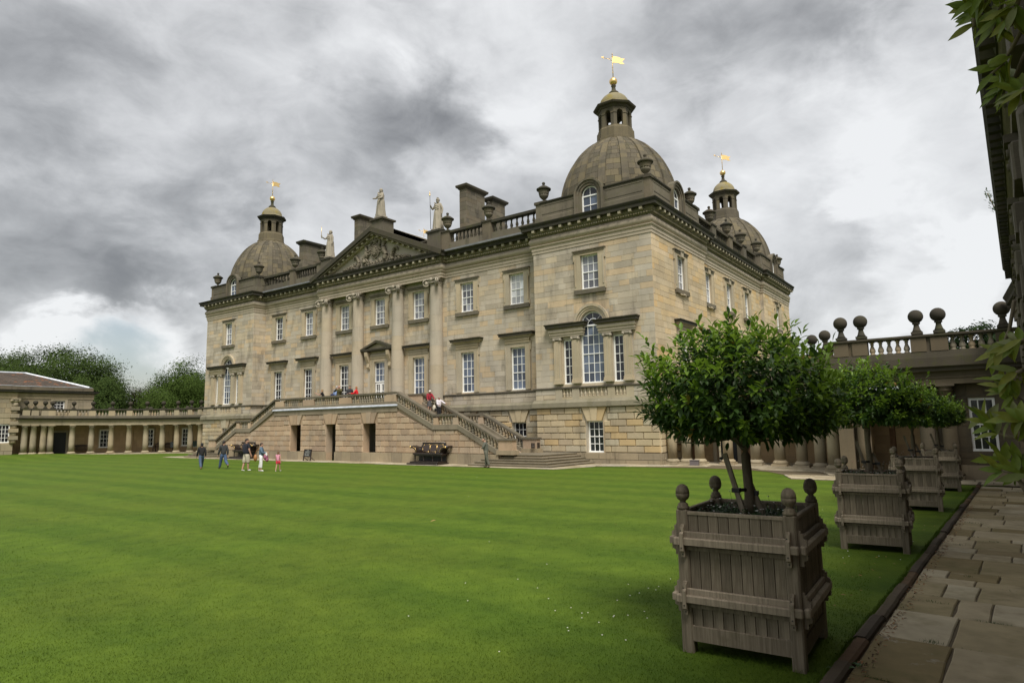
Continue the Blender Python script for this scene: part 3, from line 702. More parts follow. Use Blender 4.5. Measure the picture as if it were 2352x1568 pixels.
# ---- parapet, balustrades
ZR = 15.02
class PB(MB):
    'every piece added becomes an object of its own'
    def __init__(s, name, mat): s.name, s.mat = name, mat
    def add(s, vs, fs, mi=0, sm=False): part(s.name, MB().add(vs, fs, 0, sm), s.mat, house); return s
    def sweep(s, *a, **k):
        m = MB().sweep(*a, **k); part(s.name, m, s.mat, house); return s
pm, rm = PB('parapet', PARA), PB('coping', DARK)
BALR = []
ped = lambda x, y, w=.36, z1=16.62: (pm.box(x-w, x+w, y-.3, y+.3, ZR, z1-.12), rm.box(x-w-.07, x+w+.07, y-.37, y+.37, z1-.12, z1))
yb = -.1
for sx in (-1, 1):
    for a, b in ((7.68, 10.82), (11.56, 15.72)):
        x0, x1 = sorted((sx*a, sx*b)); pm.box(x0, x1, yb-.22, yb+.22, ZR, 15.66); rm.box(x0, x1, yb-.24, yb+.24, 16.40, 16.58)
        k = 9
        for i in range(k): BALR.append((x0+(x1-x0)*(i+.5)/k, yb, 15.70))
    ped(sx*7.32, yb); ped(sx*11.2, yb)
    x0, x1 = sorted((sx*5.66, sx*6.94)); pm.box(x0, x1, -.55, .6, ZR, 16.66); rm.box(x0-.08, x1+.02, -.63, .68, 16.662, 16.82)
    pm.box(*sorted((sx*2.6, sx*5.66)), .3, .7, ZR, 16.36); rm.box(*sorted((sx*2.5, sx*5.58)), .22, .58, 16.362, 16.5)
pm.box(-.62, .62, -.42, .82, 17.5, 18.92); rm.box(-.76, .76, -.56, .96, 18.922, 19.06)
rm.box(-.58, .58, -.4, .78, 19.06, 19.1)
# tower attics: a wall with coping, corner pedestals and an arched dormer on each outward side
def attic_wall(cx, cy, hx, hy, sides):
    for (ax, ay, bx, by) in ((cx-hx, cy-hy, cx+hx, cy-hy), (cx+hx, cy-hy, cx+hx, cy+hy), (cx+hx, cy+hy, cx-hx, cy+hy), (cx-hx, cy+hy, cx-hx, cy-hy)):
        fr = Fr((ax, ay), (bx-ax, by-ay)); ln = math.hypot(bx-ax, by-ay)
        for a, b in ((.4, ln/2-1.0), (ln/2+1.0, ln-.4)):
            pm.sweep([(-.3, ZR), (.06, ZR), (.06, 15.56), (0, 15.6), (0, 16.5), (-.3, 16.5)], [fr(a, 0)[:2], fr(b, 0)[:2]]); rm.sweep([(-.35, 16.50), (.04, 16.502), (.09, 16.57), (.09, 16.63), (-.35, 16.66)], [fr(a, 0)[:2], fr(b, 0)[:2]])
            q = [fr(u, z, -.004)[:2] for u in (a, b) for z in (0,)]
            pm.sweep([(-.1, 15.78), (.02, 15.78), (.02, 15.84), (-.1, 15.84)], [fr(a+.1, 0)[:2], fr(b-.1, 0)[:2]]); pm.sweep([(-.1, 16.34), (.02, 16.34), (.02, 16.4), (-.1, 16.4)], [fr(a+.1, 0)[:2], fr(b-.1, 0)[:2]])
        # dormer: jambs, archivolt and vault running back into the dome
        n = 18
        for r0, r1, o, dp in ((.56, .72, .06, .35), (.72, .88, .12, .35), (.88, 1.0, .2, 1.6)):
            for sx in (-1, 1): pm.ext([fr(ln/2+sx*q, ZR, o) for q in (r0, r1)]+[fr(ln/2+sx*q, ZR, o-dp) for q in (r1, r0)], (0, 0, 16.38-ZR))
            for i in range(n):
                a, b = pi*i/n, pi*(i+1)/n
                pm.ext([fr(ln/2+r0*cos(a), 16.38+r0*sin(a), o), fr(ln/2+r1*cos(a), 16.38+r1*sin(a), o), fr(ln/2+r1*cos(b), 16.38+r1*sin(b), o), fr(ln/2+r0*cos(b), 16.38+r0*sin(b), o)], (-fr.n.x*dp, -fr.n.y*dp, 0))
        f = sash(house, fr.M(ln/2, 15.06, -.12), 1.12, 1.3, 2, 2, 1, P_BLUE, sill=False)
        mb = MB(); mb.tube([(.53*cos(pi*i/16), .02, 1.3+.53*sin(pi*i/16)) for i in range(17)], .045, 6); mb.box(-.014, .014, 0, .05, 1.3, 1.8); mb.box(-.5, .5, 0, .05, 1.28, 1.31)
        part('fanlight_bar', mb, WHITE, f)
        for sx in (-1, 1): part('pane', MB().ext([(sx*.02, .03, 1.32)]+[(sx*.5*cos(pi/2*i/8), .03, 1.32+.48*sin(pi/2*i/8)) for i in range(9)], (0, .008, 0)), P_DARK, f)
    for sx in (-1, 1):
        for sy in (-1, 1):
            X, Y = cx+sx*(hx-.42), cy+sy*(hy-.42)
            pm.box(X-.46, X+.46, Y-.46, Y+.46, ZR, 15.6); pm.box(X-.40, X+.40, Y-.40, Y+.40, 15.6, 16.52); rm.box(X-.48, X+.48, Y-.48, Y+.48, 16.52, 16.7)
TOW = [(19.77, 3.0, .974), (-19.77, 3.0, 1.045), (19.77, 26.0, 1.047), (-19.77, 25.6, 1.06)]
for cx, cy, k in TOW: attic_wall(cx, cy, 4.02, 3.98, None)
# side balustrade between the towers
xs = L-SRO-.35
for a, b in ((7.3, 10.6), (11.4, 14.5), (15.3, 18.1), (18.9, 21.9)):
    pm.box(xs-.22, xs+.22, a, b, ZR, 15.66); rm.box(xs-.24, xs+.24, a, b, 16.40, 16.58)
    for i in range(8): BALR.append((xs, a+(b-a)*(i+.5)/8, 15.70))
for y in (11.0, 14.9, 18.5): pm.box(xs-.3, xs+.3, y-.4, y+.4, ZR, 16.5); rm.box(xs-.37, xs+.37, y-.47, y+.47, 16.5, 16.62)
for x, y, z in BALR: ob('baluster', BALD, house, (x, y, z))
# ---- roofs and chimneys
rf = MB(); rf.box(-L+.4, L-.4, -T+.4, DEP-.4, 14.9, 15.03)
rf.add([(-14, 4, 15.03), (14, 4, 15.03), (14, 26, 15.03), (-14, 26, 15.03), (-8, 11, 17.2), (8, 11, 17.2), (8, 19, 17.2), (-8, 19, 17.2)], [(0, 1, 5, 4), (1, 2, 6, 5), (2, 3, 7, 6), (3, 0, 4, 7), (4, 5, 6, 7)])
rf2 = MB(); rf2.add([(-6.9, .9, 15.6), (6.9, .9, 15.6), (0, .9, 18.62), (-6.9, 12, 15.6), (6.9, 12, 15.6), (0, 12, 18.62)], [(0, 3, 5, 2), (1, 2, 5, 4), (3, 4, 5)])
part('roof', rf, ROOF, house); part('gable_roof', rf2, stone('roof_slates', [(.26, .225, .165), (.22, .19, .14)], .5), house)
part('ridge_flashing', MB().ext([(-.42, .88, 18.46), (0, .88, 18.63), (.42, .88, 18.46), (0, .88, 18.72)], (0, 11.1, 0)), LEAD, house)
def chimney(x0, x1, y0, y1, z1):
    m = MB(); m.box(x0-.12, x1+.12, y0-.12, y1+.12, 15.03, 17.6)
    ch = part('chimney', m, PARA, house); st = []
    for fr, a, b in ((Fr((0, y0+.02), (1, 0)), x0, x1), (Fr((x1-.02, 0), (0, 1)), y0, y1), (Fr((x0+.02, 0), (0, -1)), -y1, -y0)):
        stonewall(fr, a, b, 17.6, z1-.35, [], .36, .4, .9, .02, .012, .006, st, int(x0*7))
    m = MB(); m.box(x0+.01, x1-.01, y0+.01, y1-.01, 17.6, z1-.35)
    for vs, fs in st: m.add(vs, fs)
    tag(part('stonework', m, PARA, ch), kind='stuff')
    part('chimney_cap', MB().sweep([(-.1, z1-.35), (.05, z1-.35), (.09, z1-.27), (.2, z1-.2), (.24, z1-.06), (.22, z1), (-.3, z1)], [(x0, y0), (x1, y0), (x1, y1), (x0, y1)], True).box(x0, x1, y0, y1, z1-.3, z1-.01), DARK, ch)
chimney(5.75, 6.45, 3.1, 5.5, 21.45); chimney(5.75, 6.45, 6.55, 8.3, 21.35); chimney(-13.75, -13.0, 2.1, 4.6, 20.2); chimney(-6.95, -6.15, 3.1, 5.6, 21.55)
chimney(-13.75, -13.0, 9, 11, 19.6)
# ---- domes
def dome_prof(z): return 3.8*math.sqrt(max(0, 1-((z-16.2)/5.15)**2))
DB = MB().lathe([(dome_prof(15.1+6.02*i/20)-.03, 15.1+6.02*i/20) for i in range(21)], 48).mesh('dome', [DOMES])
def dome_stones():
    m = MB(); NZ = 15
    zs = [16.0+5.1*(1-(1-i/NZ)**1.5) for i in range(NZ+1)]
    r = random.Random(5)
    for k in range(NZ):
        za, zb = zs[k]+.008, zs[k+1]-.008; cnt = 48 if k < 10 else 32
        off = r.random()
        for i in range(cnt):
            a0, a1 = 2*pi*(i+off)/cnt, 2*pi*(i+1+off)/cnt; g = .008/max(.4, dome_prof(za))
            am = (a0+a1)/2; o = r.uniform(0, .012)
            vs = []
            for z, f in ((za, 1), (zb, 1)):
                R_ = dome_prof(z)+o
                for a in (a0+g, am, a1-g): vs.append((R_*cos(a), R_*sin(a), z))
            for z in (za, zb):
                R_ = dome_prof(z)-.04
                for a in (a0+g, am, a1-g): vs.append((R_*cos(a), R_*sin(a), z))
            m.add(vs, [(0, 1, 4, 3), (1, 2, 5, 4), (0, 6, 7, 1), (1, 7, 8, 2), (3, 4, 10, 9), (4, 5, 11, 10), (0, 3, 9, 6), (2, 8, 11, 5)])
    return m.mesh('stonework', [DOMES])
DSM = dome_stones()
def rib_mesh():
    m = MB(); n = 14
    for i in range(n):
        z0, z1 = 16.9+4.2*i/n, 16.9+4.2*(i+1)/n
        v = []
        for z in (z0, z1):
            R_ = dome_prof(z); w = .24*(.4+.6*R_/3.8)
            for a, q in ((-w, 0), (-w+.02, .11), (w-.02, .11), (w, 0)): v.append(((R_+q) , a, z))
        m.add(v, [(0, 4, 5, 1), (1, 5, 6, 2), (2, 6, 7, 3)])
    return m.mesh('rib', [DOMES])
RIBM = rib_mesh()
def lantern_mesh():
    m = MB(); o8 = pi/8
    m.lathe([(1.36, 20.95), (1.36, 21.25), (1.27, 21.3), (1.25, 21.9), (1.17, 22.0), (1.17, 22.08)], 8, a0=o8, sm=False)
    ap = 1.12*cos(o8); sw = 1.12*sin(o8); z0, zs, z1, hw = 22.08, 22.98, 23.42, .205
    for i in range(8):
        fr = Fr((ap*cos(i*pi/4), ap*sin(i*pi/4)), (-sin(i*pi/4), cos(i*pi/4)))
        dv = (-fr.n.x*.26, -fr.n.y*.26, 0)
        for s in (-1, 1):
            a, b = sorted((s*hw, s*sw)); m.ext([fr(a, z0), fr(b, z0), fr(b, zs), fr(a, zs)], dv)
            a, b = sorted((s*(hw-.01), s*(sw+.02))); m.ext([fr(a, zs-.05, .03), fr(b, zs-.05, .03), fr(b, zs+.03, .03), fr(a, zs+.03, .03)], dv)
            arc = [fr(s*hw*cos(pi/2*j/6), zs+hw*sin(pi/2*j/6)) for j in range(7)]
            m.ext([fr(s*sw, zs)]+arc+[fr(0, z1), fr(s*sw, z1)], dv)
    return m.mesh('lantern', [DOMES])
LANM = lantern_mesh()
LCOR = MB().lathe([(1.14, 23.36), (1.2, 23.42), (1.22, 23.5), (1.4, 23.56), (1.45, 23.66), (1.45, 23.7), (1.05, 23.8)], 8, a0=pi/8, sm=False).mesh('lantern_cornice', [DARK])
CUPM = MB().lathe([(1.08, 23.72), (1.08, 23.8)]+[(1.03*cos(pi/2*i/10), 23.8+1.0*sin(pi/2*i/10)) for i in range(10)]+[(.3, 24.77)], 24).mesh('cupola', [CUPO])
NECK = MB().lathe([(.36, 24.74), (.36, 24.84), (.30, 24.92), (.16, 25.02), (.12, 25.3), (.17, 25.36), (.17, 25.41), (.12, 25.44), (.13, 25.5)], 16).mesh('neck', [DARK])
DL = ['nearest', 'far left front', 'right rear', 'left rear']
for i, (cx, cy, k) in enumerate(TOW):
    dz = Matrix.Translation((cx, cy, 16.6)) @ Matrix.Diagonal((1, 1, k, 1)) @ Matrix.Translation((0, 0, -16.6))
    d = ob('dome', DB, house, M=dz)
    tag(ob('stonework', DSM, d), kind='stuff')
    for a in range(16): ob('rib', RIBM, d, rz=2*pi*(a+.5)/16)
    ln_ = ob('lantern', LANM, house, M=dz); ob('lantern_cornice', LCOR, ln_); ob('cupola', CUPM, ln_); ob('neck', NECK, ln_)
# gilded vanes
def vane():
    t = thing('weather_vane', '', 'weather vane', 'gilded weather vanes on the dome lanterns')
    part('ball', MB().ell((0, 0, .28), (.30, .30, .29), 20, 12), GOLD, t)
    m = MB().tube([(0, 0, .55), (0, 0, 2.55)], [.036, .018], 8)
    for z in (1.0, 1.4, 1.75, 2.3, 2.45): m.ell((0, 0, z), (.055, .055, .03), 8, 6)
    part('rod', m, GOLD, t)
    d = Vector((.86, .5, 0)).normalized()
    f = [(0, 1.80), (.18, 1.76), (.42, 1.74), (.62, 1.62), (.88, 1.60), (.70, 1.82), (.92, 2.02), (.70, 2.06), (.45, 2.20), (.2, 2.26), (0, 2.30)]
    part('flag', MB().ext([Vector((d.x*a, d.y*a, z)) for a, z in f], (-d.y*.03, d.x*.03, 0)), GOLD, t)
    m = MB(); m.tube([Vector((0, 0, 1.9)), d*-.2+Vector((0, 0, 2.06)), d*-.3+Vector((0, 0, 2.1)), d*-.72+Vector((0, 0, 2.26))], .018, 6); m.tube([Vector((0, 0, 2.25)), d*-.15+Vector((0, 0, 2.16)), d*-.3+Vector((0, 0, 2.1))], .015, 6)
    m.ext([d*-.62+Vector((0, 0, 2.36)), d*-.85+Vector((0, 0, 2.3)), d*-.6+Vector((0, 0, 2.14)), d*-.68+Vector((0, 0, 2.25))], (-d.y*.03, d.x*.03, 0))
    part('arrow', m, GOLD, t)
    return t
v0 = vane(); VL = ['golden swallow-tailed flag vane on the tallest, nearest dome', 'golden flag vane on the dome at the far left corner', 'golden flag vane on the small dome behind, at the right', 'golden flag vane peeping over the roof beside the pediment']
for i, (cx, cy, k) in enumerate(TOW):
    v = v0 if i == 0 else copytree(v0)
    v.location = (cx, cy, 16.6+(25.46-16.6)*k); v['label'] = VL[i]; v.scale = (.92,)*3
# ---- urns
URN = [(.17, 0), (.17, .06), (.09, .12), (.07, .2), (.10, .24), (.18, .3), (.28, .42), (.32, .56), (.33, .62), (.35, .74), (.36, .82), (.38, .84)]
LID = [(.40, .84), (.47, .88), (.48, .96), (.42, 1.0), (.34, 1.06), (.22, 1.14), (.09, 1.19), (.07, 1.24), (.10, 1.30), (.11, 1.36), (.07, 1.42), (.01, 1.44)]
URM = MB().lathe(URN[:8], 24, flute=.05).lathe(URN[7:], 24).mesh('urn_body', [PARA]); LIM = MB().lathe(LID, 24).mesh('urn_lid', [DARK])
def urn(x, y, z, label):
    u = thing('stone_urn', label, 'urn', 'lidded stone urns on the parapet', (x, y, z)); ob('body', URM, u); ob('lid', LIM, u)
urn(7.32, yb, 16.62, 'lidded urn beside the helmeted statue with the spear'); urn(11.2, yb, 16.62, 'lidded urn on the balustrade in front of the twin chimneys')
urn(-11.2, yb, 16.62, 'lidded urn on the balustrade between the left dome and the chimney'); urn(-7.32, yb, 16.62, 'lidded urn hidden behind the left slope of the pediment')
for cx, cy, nm in ((19.77, 3.0, 'nearest dome'), (-19.77, 3.0, 'far left dome'), (19.77, 26.0, 'right rear dome')):
    for sx in (-1, 1):
        for sy in (-1, 1):
            where = {(-1, -1): 'front left', (1, -1): 'front right', (-1, 1): 'rear left', (1, 1): 'rear right'}[(sx, sy)]
            urn(cx+sx*3.6, cy+sy*3.56, 16.7, 'lidded urn on the %s corner of the attic round the %s' % (where, nm))
for y, nm in ((11.0, 'first'), (14.9, 'second'), (18.5, 'third')): urn(xs, y, 16.62, '%s urn behind the nearest dome along the south side balustrade' % nm)
# ================================================================ ground, lawn, paths
def grassmat():
    m, t, b = newmat('lawn_grass')
    g = t.nodes.new('ShaderNodeNewGeometry'); sp = t.nodes.new('ShaderNodeSeparateXYZ'); t.links.new(g.outputs['Position'], sp.inputs[0])
    wob = noi(t, .15, 2)
    a = t.nodes.new('ShaderNodeMath'); a.operation = 'MULTIPLY_ADD'; a.inputs[1].default_value = 1.3; t.links.new(wob, a.inputs[0]); t.links.new(sp.outputs[1], a.inputs[2])
    s = t.nodes.new('ShaderNodeMath'); s.operation = 'SINE'
    k = t.nodes.new('ShaderNodeMath'); k.operation = 'MULTIPLY'; k.inputs[1].default_value = 2*pi/2.3; t.links.new(a.outputs[0], k.inputs[0]); t.links.new(k.outputs[0], s.inputs[0])
    st = mrange(t, s.outputs[0], -.5, .5, 0, 1)
    c = mixc(t, st, (.058, .104, .0075), (.077, .127, .010))
    big = noi(t, .22, 5, rough=.6); c = mixc(t, mrange(t, big, .35, .7, 0, .6), c, (.088, .122, .0115))
    mid = noi(t, 2.2, 5, rough=.7); c = mixc(t, 1, c, cramp(t, mid, [(.28, (.72, .78, .75)), (.72, (1.24, 1.2, 1.25))]), 'MULTIPLY')
    fi = noi(t, 60, 4, rough=.7); c = mixc(t, 1, c, cramp(t, fi, [(.3, (.8, .82, .8)), (.7, (1.17, 1.15, 1.2))]), 'MULTIPLY')
    t.links.new(c, b.inputs['Base Color']); b.inputs['Roughness'].default_value = .85; b.inputs['Specular IOR Level'].default_value = .15
    bump(t, b, fi, .5, .03); return m
GRASS = grassmat()
tag(part('ground', MB().add([(-1500, -1500, -.9), (1500, -1500, -.9), (1500, 1500, -.9), (-1500, 1500, -.9)], [(0, 1, 2, 3)]), plain('meadow', (.06, .09, .02), .9, var=.3, vs=.05)), kind='structure')
def kerbx(y):
    s0, u0, s1, u1 = 5, -1.64, 28.5, -1.81
    a, b = pw(u0, s0), pw(u1, s1); t = (y-a[1])/(b[1]-a[1]); return a[0]+(b[0]-a[0])*t
def lawn():
    ys = [-60, -50, -44]+[-40+.8*i for i in range(43)]+[-5.4+.3*i for i in range(30)]
    m = MB(); NX = 70
    rows = []
    for y in ys:
        xm = kerbx(y) if y < -6.4 else 42
        rows.append([(-62+(xm+62)*(i/NX), y) for i in range(NX+1)])
    for r in rows:
        for (x, y) in r: m.v.append((x, y, gz(x, y)))
    for j in range(len(ys)-1):
        for i in range(NX):
            a = j*(NX+1)+i; m.f.append([a, a+1, a+NX+2, a+NX+1]); m.m.append(0); m.s.append(True)
    return m
tag(part('lawn', lawn(), GRASS), kind='structure')
# pale flag strip along the house and round the colonnade
PAVE = stone('flagstone', [(.37, .32, .235), (.33, .285, .205), (.41, .355, .26), (.30, .25, .165), (.36, .325, .26)], .45, (.15, .13, .075), light=.35, moss=.35, mosscol=(.12, .11, .05))
PBED = stone('path_bed', [(.12, .095, .06)], .5)
def flat(poly, z): return MB().add([(x, y, z) for x, y in poly], [tuple(range(len(poly)))])
fp = tag(part('footpath', flat([(-21.5, -6.15), (-18, -6.1), (12.5, -6.15), (19.9, -6.05), (20.9, -3.4), (22.4, -2.85), (26.4, -2.55), (28.6, -2.75), (30.0, -3.6), (31.0, -5.0), (31.8, -7.1), (33.2, -7.05), (37.6, -7.0), (39.6, -7.0), (39.6, 2.5), (24, 2.5), (24, -1.2), (15, -1.2), (15, -4.6), (-15, -4.6), (-15, -1.2), (-21.8, -1.2)], .012), PBED), kind='structure')
fl = []
r = random.Random(21)
FRG = Fr((0, -6.1), (1, 0))
def groundslabs(poly, ch, l0, l1, z, sink, seed, th=.03, x0=-22, x1=40, y0=-7.2, y1=2.4):
    rr = random.Random(seed)
    for (a, b, c, d) in courses(x0, x1, y0, y1, ch, l0, l1, rr, .1):
        for q in poly:
            p = clip([(a, c), (b, c), (b, d), (a, d)], q)
            if len(p) < 3: continue
            if max(v[0] for v in p)-min(v[0] for v in p) < .12 or max(v[1] for v in p)-min(v[1] for v in p) < .12: continue
            p0, p1 = inset(p, .012), inset(p, .02); n = len(p); zz = z+rr.uniform(-.006, .008)
            sink.append(([(x, y, z-th) for x, y in p0]+[(x, y, zz) for x, y in p1], [tuple(range(n, 2*n))]+[(i, (i+1) % n, n+(i+1) % n, n+i) for i in range(n)]))
strip = [[(-21.5, -6.12), (12.5, -6.12), (12.5, -4.72), (-21.5, -4.72)], [(12.5, -6.12), (19.9, -6.02), (20.85, -3.42), (20.2, -1.3), (12.5, -1.3)], [(20.85, -3.42), (22.4, -2.87), (26.4, -2.57), (26.4, -.2), (20.2, -1.3)], [(26.4, -2.57), (28.6, -2.77), (30, -3.62), (31, -5.02), (32.6, -4.2), (31.5, -1.5), (26.4, -.2)], [(31, -5.02), (31.8, -7.08), (37.6, -6.98), (39.4, -6.98), (39.4, -5.1), (33.2, -5.1)]]
groundslabs(strip, .62, .7, 1.5, .035, fl, 3)
flush_stones(fl, fp, PAVE, 90, 'paving_slab', 'paving')
# the flagged walk on the right, its kerb and gutter
SL = stone('walk_flag', [(.30, .245, .14), (.235, .185, .095), (.39, .325, .215), (.19, .145, .07), (.34, .28, .17), (.26, .205, .115), (.43, .37, .26)], .5, (.12, .095, .05), light=.4, grain=(5, 5, 5), moss=.3, mosscol=(.13, .12, .045))
def wz(s): return gz(*pw(-1.5, s))
wb = MB(); ss = [-3+i*1.5 for i in range(22)]
for s in ss:
    for u in (-1.72, .75): x, y = pw(u, s); wb.v.append((x, y, wz(s)-.026))
for i in range(len(ss)-1): wb.f.append([2*i, 2*i+1, 2*i+3, 2*i+2]); wb.m.append(0); wb.s.append(False)
walk = tag(part('path', wb, PBED), kind='structure')
rows = [3.2, 4.2, 5.4, 6.30, 6.62, 7.95, 9.15, 10.1, 10.95, 11.35, 11.9, 13.1, 13.7, 14.2, 15.2, 15.65, 16.6, 17.2, 17.8, 18.7, 19.5, 20.1, 20.9, 21.7, 22.3, 23.0, 23.9, 24.6, 25.5, 26.3, 27.0, 27.8]
split = {4: [-.84], 5: [-.88], 6: [-.95, -.6], 7: [-1.15, -.78], 8: [-.85], 9: [-1.2, -.6], 10: [-.86], 11: [-1.02, -.5], 12: [-1.0], 13: [-1.08, -.4], 14: [-1.2, -.55]}
r = random.Random(31)
for k in range(len(rows)-1):
    cuts = split.get(k) or ([r.uniform(-1.2, -.7)]+([r.uniform(-.5, .0)] if r.random() < .5 else []))
    us = [-1.49-.006*k]+cuts+[r.uniform(.1, .3), .7]
    for a, b in zip(us, us[1:]):
        if b-a < .12: continue
        j = [r.uniform(-.035, .035) for _ in range(4)]; jj = [r.uniform(-.006, .006) for _ in range(4)]
        q = [(a+jj[0]+.008, rows[k]+j[0]*.6+.012), (b+jj[1]-.008, rows[k]+j[1]*.6+.012), (b+jj[2]-.008, rows[k+1]+j[2]*.3-.012), (a+jj[3]+.008, rows[k+1]+j[3]*.3-.012)]
        # ragged outline: extra points along each side
        P = []
        for i in range(4):
            p, n = Vector(q[i]), Vector(q[(i+1) % 4]); e = (n-p); nn = Vector((e.y, -e.x)).normalized()
            for t in (0, .3, .62):
                P.append(tuple(p+e*t+(nn*r.uniform(-.012, .004) if t else Vector((0, 0)))))
        top = wz((rows[k]+rows[k+1])/2)-.012+r.uniform(-.003, .006); n = len(P); p1 = inset(P, .012)
        tl = r.uniform(-.003, .003)
        vs = [(*pw(*p), top-.05) for p in P]+[(*pw(*p), top-.01+tl*(p[0]-a)) for p in P]+[(*pw(*p), top+tl*(p[0]-a)) for p in p1]
        fs = [tuple(range(2*n, 3*n))]+[(i, (i+1) % n, n+(i+1) % n, n+i) for i in range(n)]+[(n+i, n+(i+1) % n, 2*n+(i+1) % n, 2*n+i) for i in range(n)]
        part('paving_slab', MB().add(vs, fs), SL, walk)
kerb = tag(ob('kerb', None), kind='structure')
KM = stone('kerb_stone', [(.085, .066, .05), (.10, .078, .055), (.075, .06, .045), (.12, .075, .045)], .4, (.04, .033, .025), light=.15, moss=.35, mosscol=(.07, .06, .03))
s = 2.0; r = random.Random(4)
while s < 28.2:
    e = s+r.uniform(.8, 1.15); m = MB(); vs = []; wj = r.uniform(-.012, .012); zj = r.uniform(-.012, .008)
    for q in (s+.006, e-.006):
        x0 = kerbx(pw(0, q)[1]); y0 = pw(0, q)[1]; z0 = gz(x0, y0); h = .035+r.uniform(-.006, .006)
        for u, z in ((0, -.2), (0, h-.02), (.03, h), (.11, h), (.135, h-.025), (.145, -.2)): vs.append((x0+u+wj, y0, z0+z+zj))
    m.add(vs, [(i, i+1, 7+i, 6+i) for i in range(5)]+[(0, 1, 2, 3, 4, 5), (6, 7, 8, 9, 10, 11)])
    part('kerb_stone', m, KM, kerb); s = e
# ================================================================ the double stair and terrace before the house
per = thing('entrance_stair', 'sandstone terrace with two balustraded flights of steps in front of the mansion', 'staircase')
YF, ZD, PXW = -4.68, 3.74, 6.8
FP = Fr((0, YF), (1, 0))
opn = [(-4.75, -3.5, .61, 2.62), (-.5, .55, -.1, 2.62), (3.5, 4.75, .61, 2.62)]
w = MB(); wallmesh(w, FP, -PXW, PXW, -.1, ZD-.02, opn, .55)
w.box(-PXW, PXW, YF+.55, 0, ZD-.3, ZD-.021)
for sx in (-1, 1):
    q = [(sx*PXW, -.1), (sx*15.35, -.1), (sx*15.35, .6), (sx*12.17, 2.12), (sx*10.1, 2.12), (sx*PXW, ZD-.02)]
    w.xz(q, YF, YF+.5); w.xz(q, -2.5, -2.0)
    w.box(*sorted((sx*(PXW-.5), sx*PXW)), YF+.55, 0, -.1, ZD-.3)
part('wall', w, RUSP, per)
part('terrace_floor', MB().box(-PXW, PXW, YF-.02, -.02, ZD-.018, ZD), PAVE, per)
pst = []
clP = []
for a, b, c, d in opn: clP += [(a-.02, b+.02, c, d), (a-.22, b+.22, d, 3.36)]
stonewall(FP, -PXW, PXW, .67, 3.34, clP, .38, .6, .9, .06, .014, .028, pst, 41, bond=.78)
for sx in (-1, 1):
    reg = [[(PXW, .67), (10.1, .67), (10.1, 2.1), (PXW, 3.34)], [(10.1, .67), (12.17, .67), (12.17, 2.1), (10.1, 2.1)], [(12.17, .67), (15.2, .67), (15.2, .68), (12.17, 2.1)]]
    if sx < 0: reg = [[(-x, z) for x, z in reversed(g)] for g in reg]
    stonewall(FP, *sorted((sx*PXW, sx*15.2)), .67, 3.34, [], .38, .6, .9, .06, .014, .028, pst, 42+sx, bond=.78, region=reg)
flush_stones(pst, per, RUSP, 240, rest='rustication')
pst = []
for a, b in ((-15.3, -.5), (.55, 15.3)): stonewall(FP, a, b, -.1, .66, [], .38*2, .9, 1.6, .13, .01, .01, pst, 45)
flush_stones(pst, per, FOOT, 50, rest='plinth')
for a, b, c, d in opn:
    m = MB(); x = (a+b)/2
    for (p, q, u, v, o) in ((-.15, .15, -.23, .23, .14), (-.16, -.46, -.24, -.74, .09), (.16, .46, .24, .74, .09)):
        m.ext([(x+p*1.1, YF-o, d), (x+q*1.1, YF-o, d), (x+v*1.1, YF-o, 3.36), (x+u*1.1, YF-o, 3.36)], (0, o, 0))
        part('keystone', m, RUSP, per); m = MB()
m = MB()
m.box(-PXW-.1, PXW+.1, YF-.10, YF+.1, 3.36, 3.72); part('fascia', m, stone('fascia_stone', [(.27, .225, .165)], .6, (.10, .085, .065)), per)
part('lead_flashing', MB().ext([(-PXW-.16, YF-.2, 3.723), (-PXW-.16, YF-.2, 3.76), (-PXW-.16, YF-.1, 3.86), (-PXW-.16, YF+.1, 3.86), (-PXW-.16, YF+.1, 3.723)], (2*PXW+.32, 0, 0)), LEAD, per)
YO0, YO1 = YF-.08, YF+.28
RAIL = stone('rail_stone', [(.125, .11, .085), (.145, .125, .095)], .5, (.06, .055, .04), moss=.2, light=.1)
GREYS = stone('string_stone', [(.20, .175, .13), (.23, .195, .145)], .6, (.08, .07, .055), light=.3)
def railpiece(x0, x1, z0, z1, y0, y1, name, mat, h0, h1): part(name, MB().xz([(x0, z0+h0), (x1, z1+h0), (x1, z1+h1), (x0, z0+h1)], y0, y1), mat, per)
def flight(x0, z0, x1, z1, y, n, piers=()):
    'sloping or level run of balustrade; z is the top of the rail'
    railpiece(x0, x1, z0, z1, y-.20, y+.20, 'rail', RAIL, -.14, 0); railpiece(x0, x1, z0, z1, y-.22, y+.22, 'string', GREYS, -.97, -.66)
    for i in range(n):
        t = (i+.5)/n; x, z = x0+(x1-x0)*t, z0+(z1-z0)*t
        ob('baluster', BALP, per, (x, y, z-.66))
def pier(x0, x1, y0, y1, z0, z1, cap=True):
    x0, x1 = sorted((x0, x1)); m = MB(); m.box(x0, x1, y0, y1, z0, z1-.1)
    p = part('pier', m, RUSP, per)
    if cap: part('pier_cap', MB().box(x0-.06, x1+.06, y0-.06, y1+.06, z1-.1, z1), RAIL, p)
yo, yi = YF+.10, -2.1
ZL0, ZL1, ZL2 = 4.68, 3.10, 1.53
for a, b, n in ((-6.0, -4.6, 7), (-3.2, -.75, 11), (.75, 3.2, 11), (4.3, 6.0, 8)):
    pass
edges = [(-6.75, -5.7), (-3.25, -1.95), (.95, 2.25), (5.65, 6.75)]
for a, b in edges: pier(a, b, yo-.17, yo+.17, ZD+.2, ZL0-.1, False)
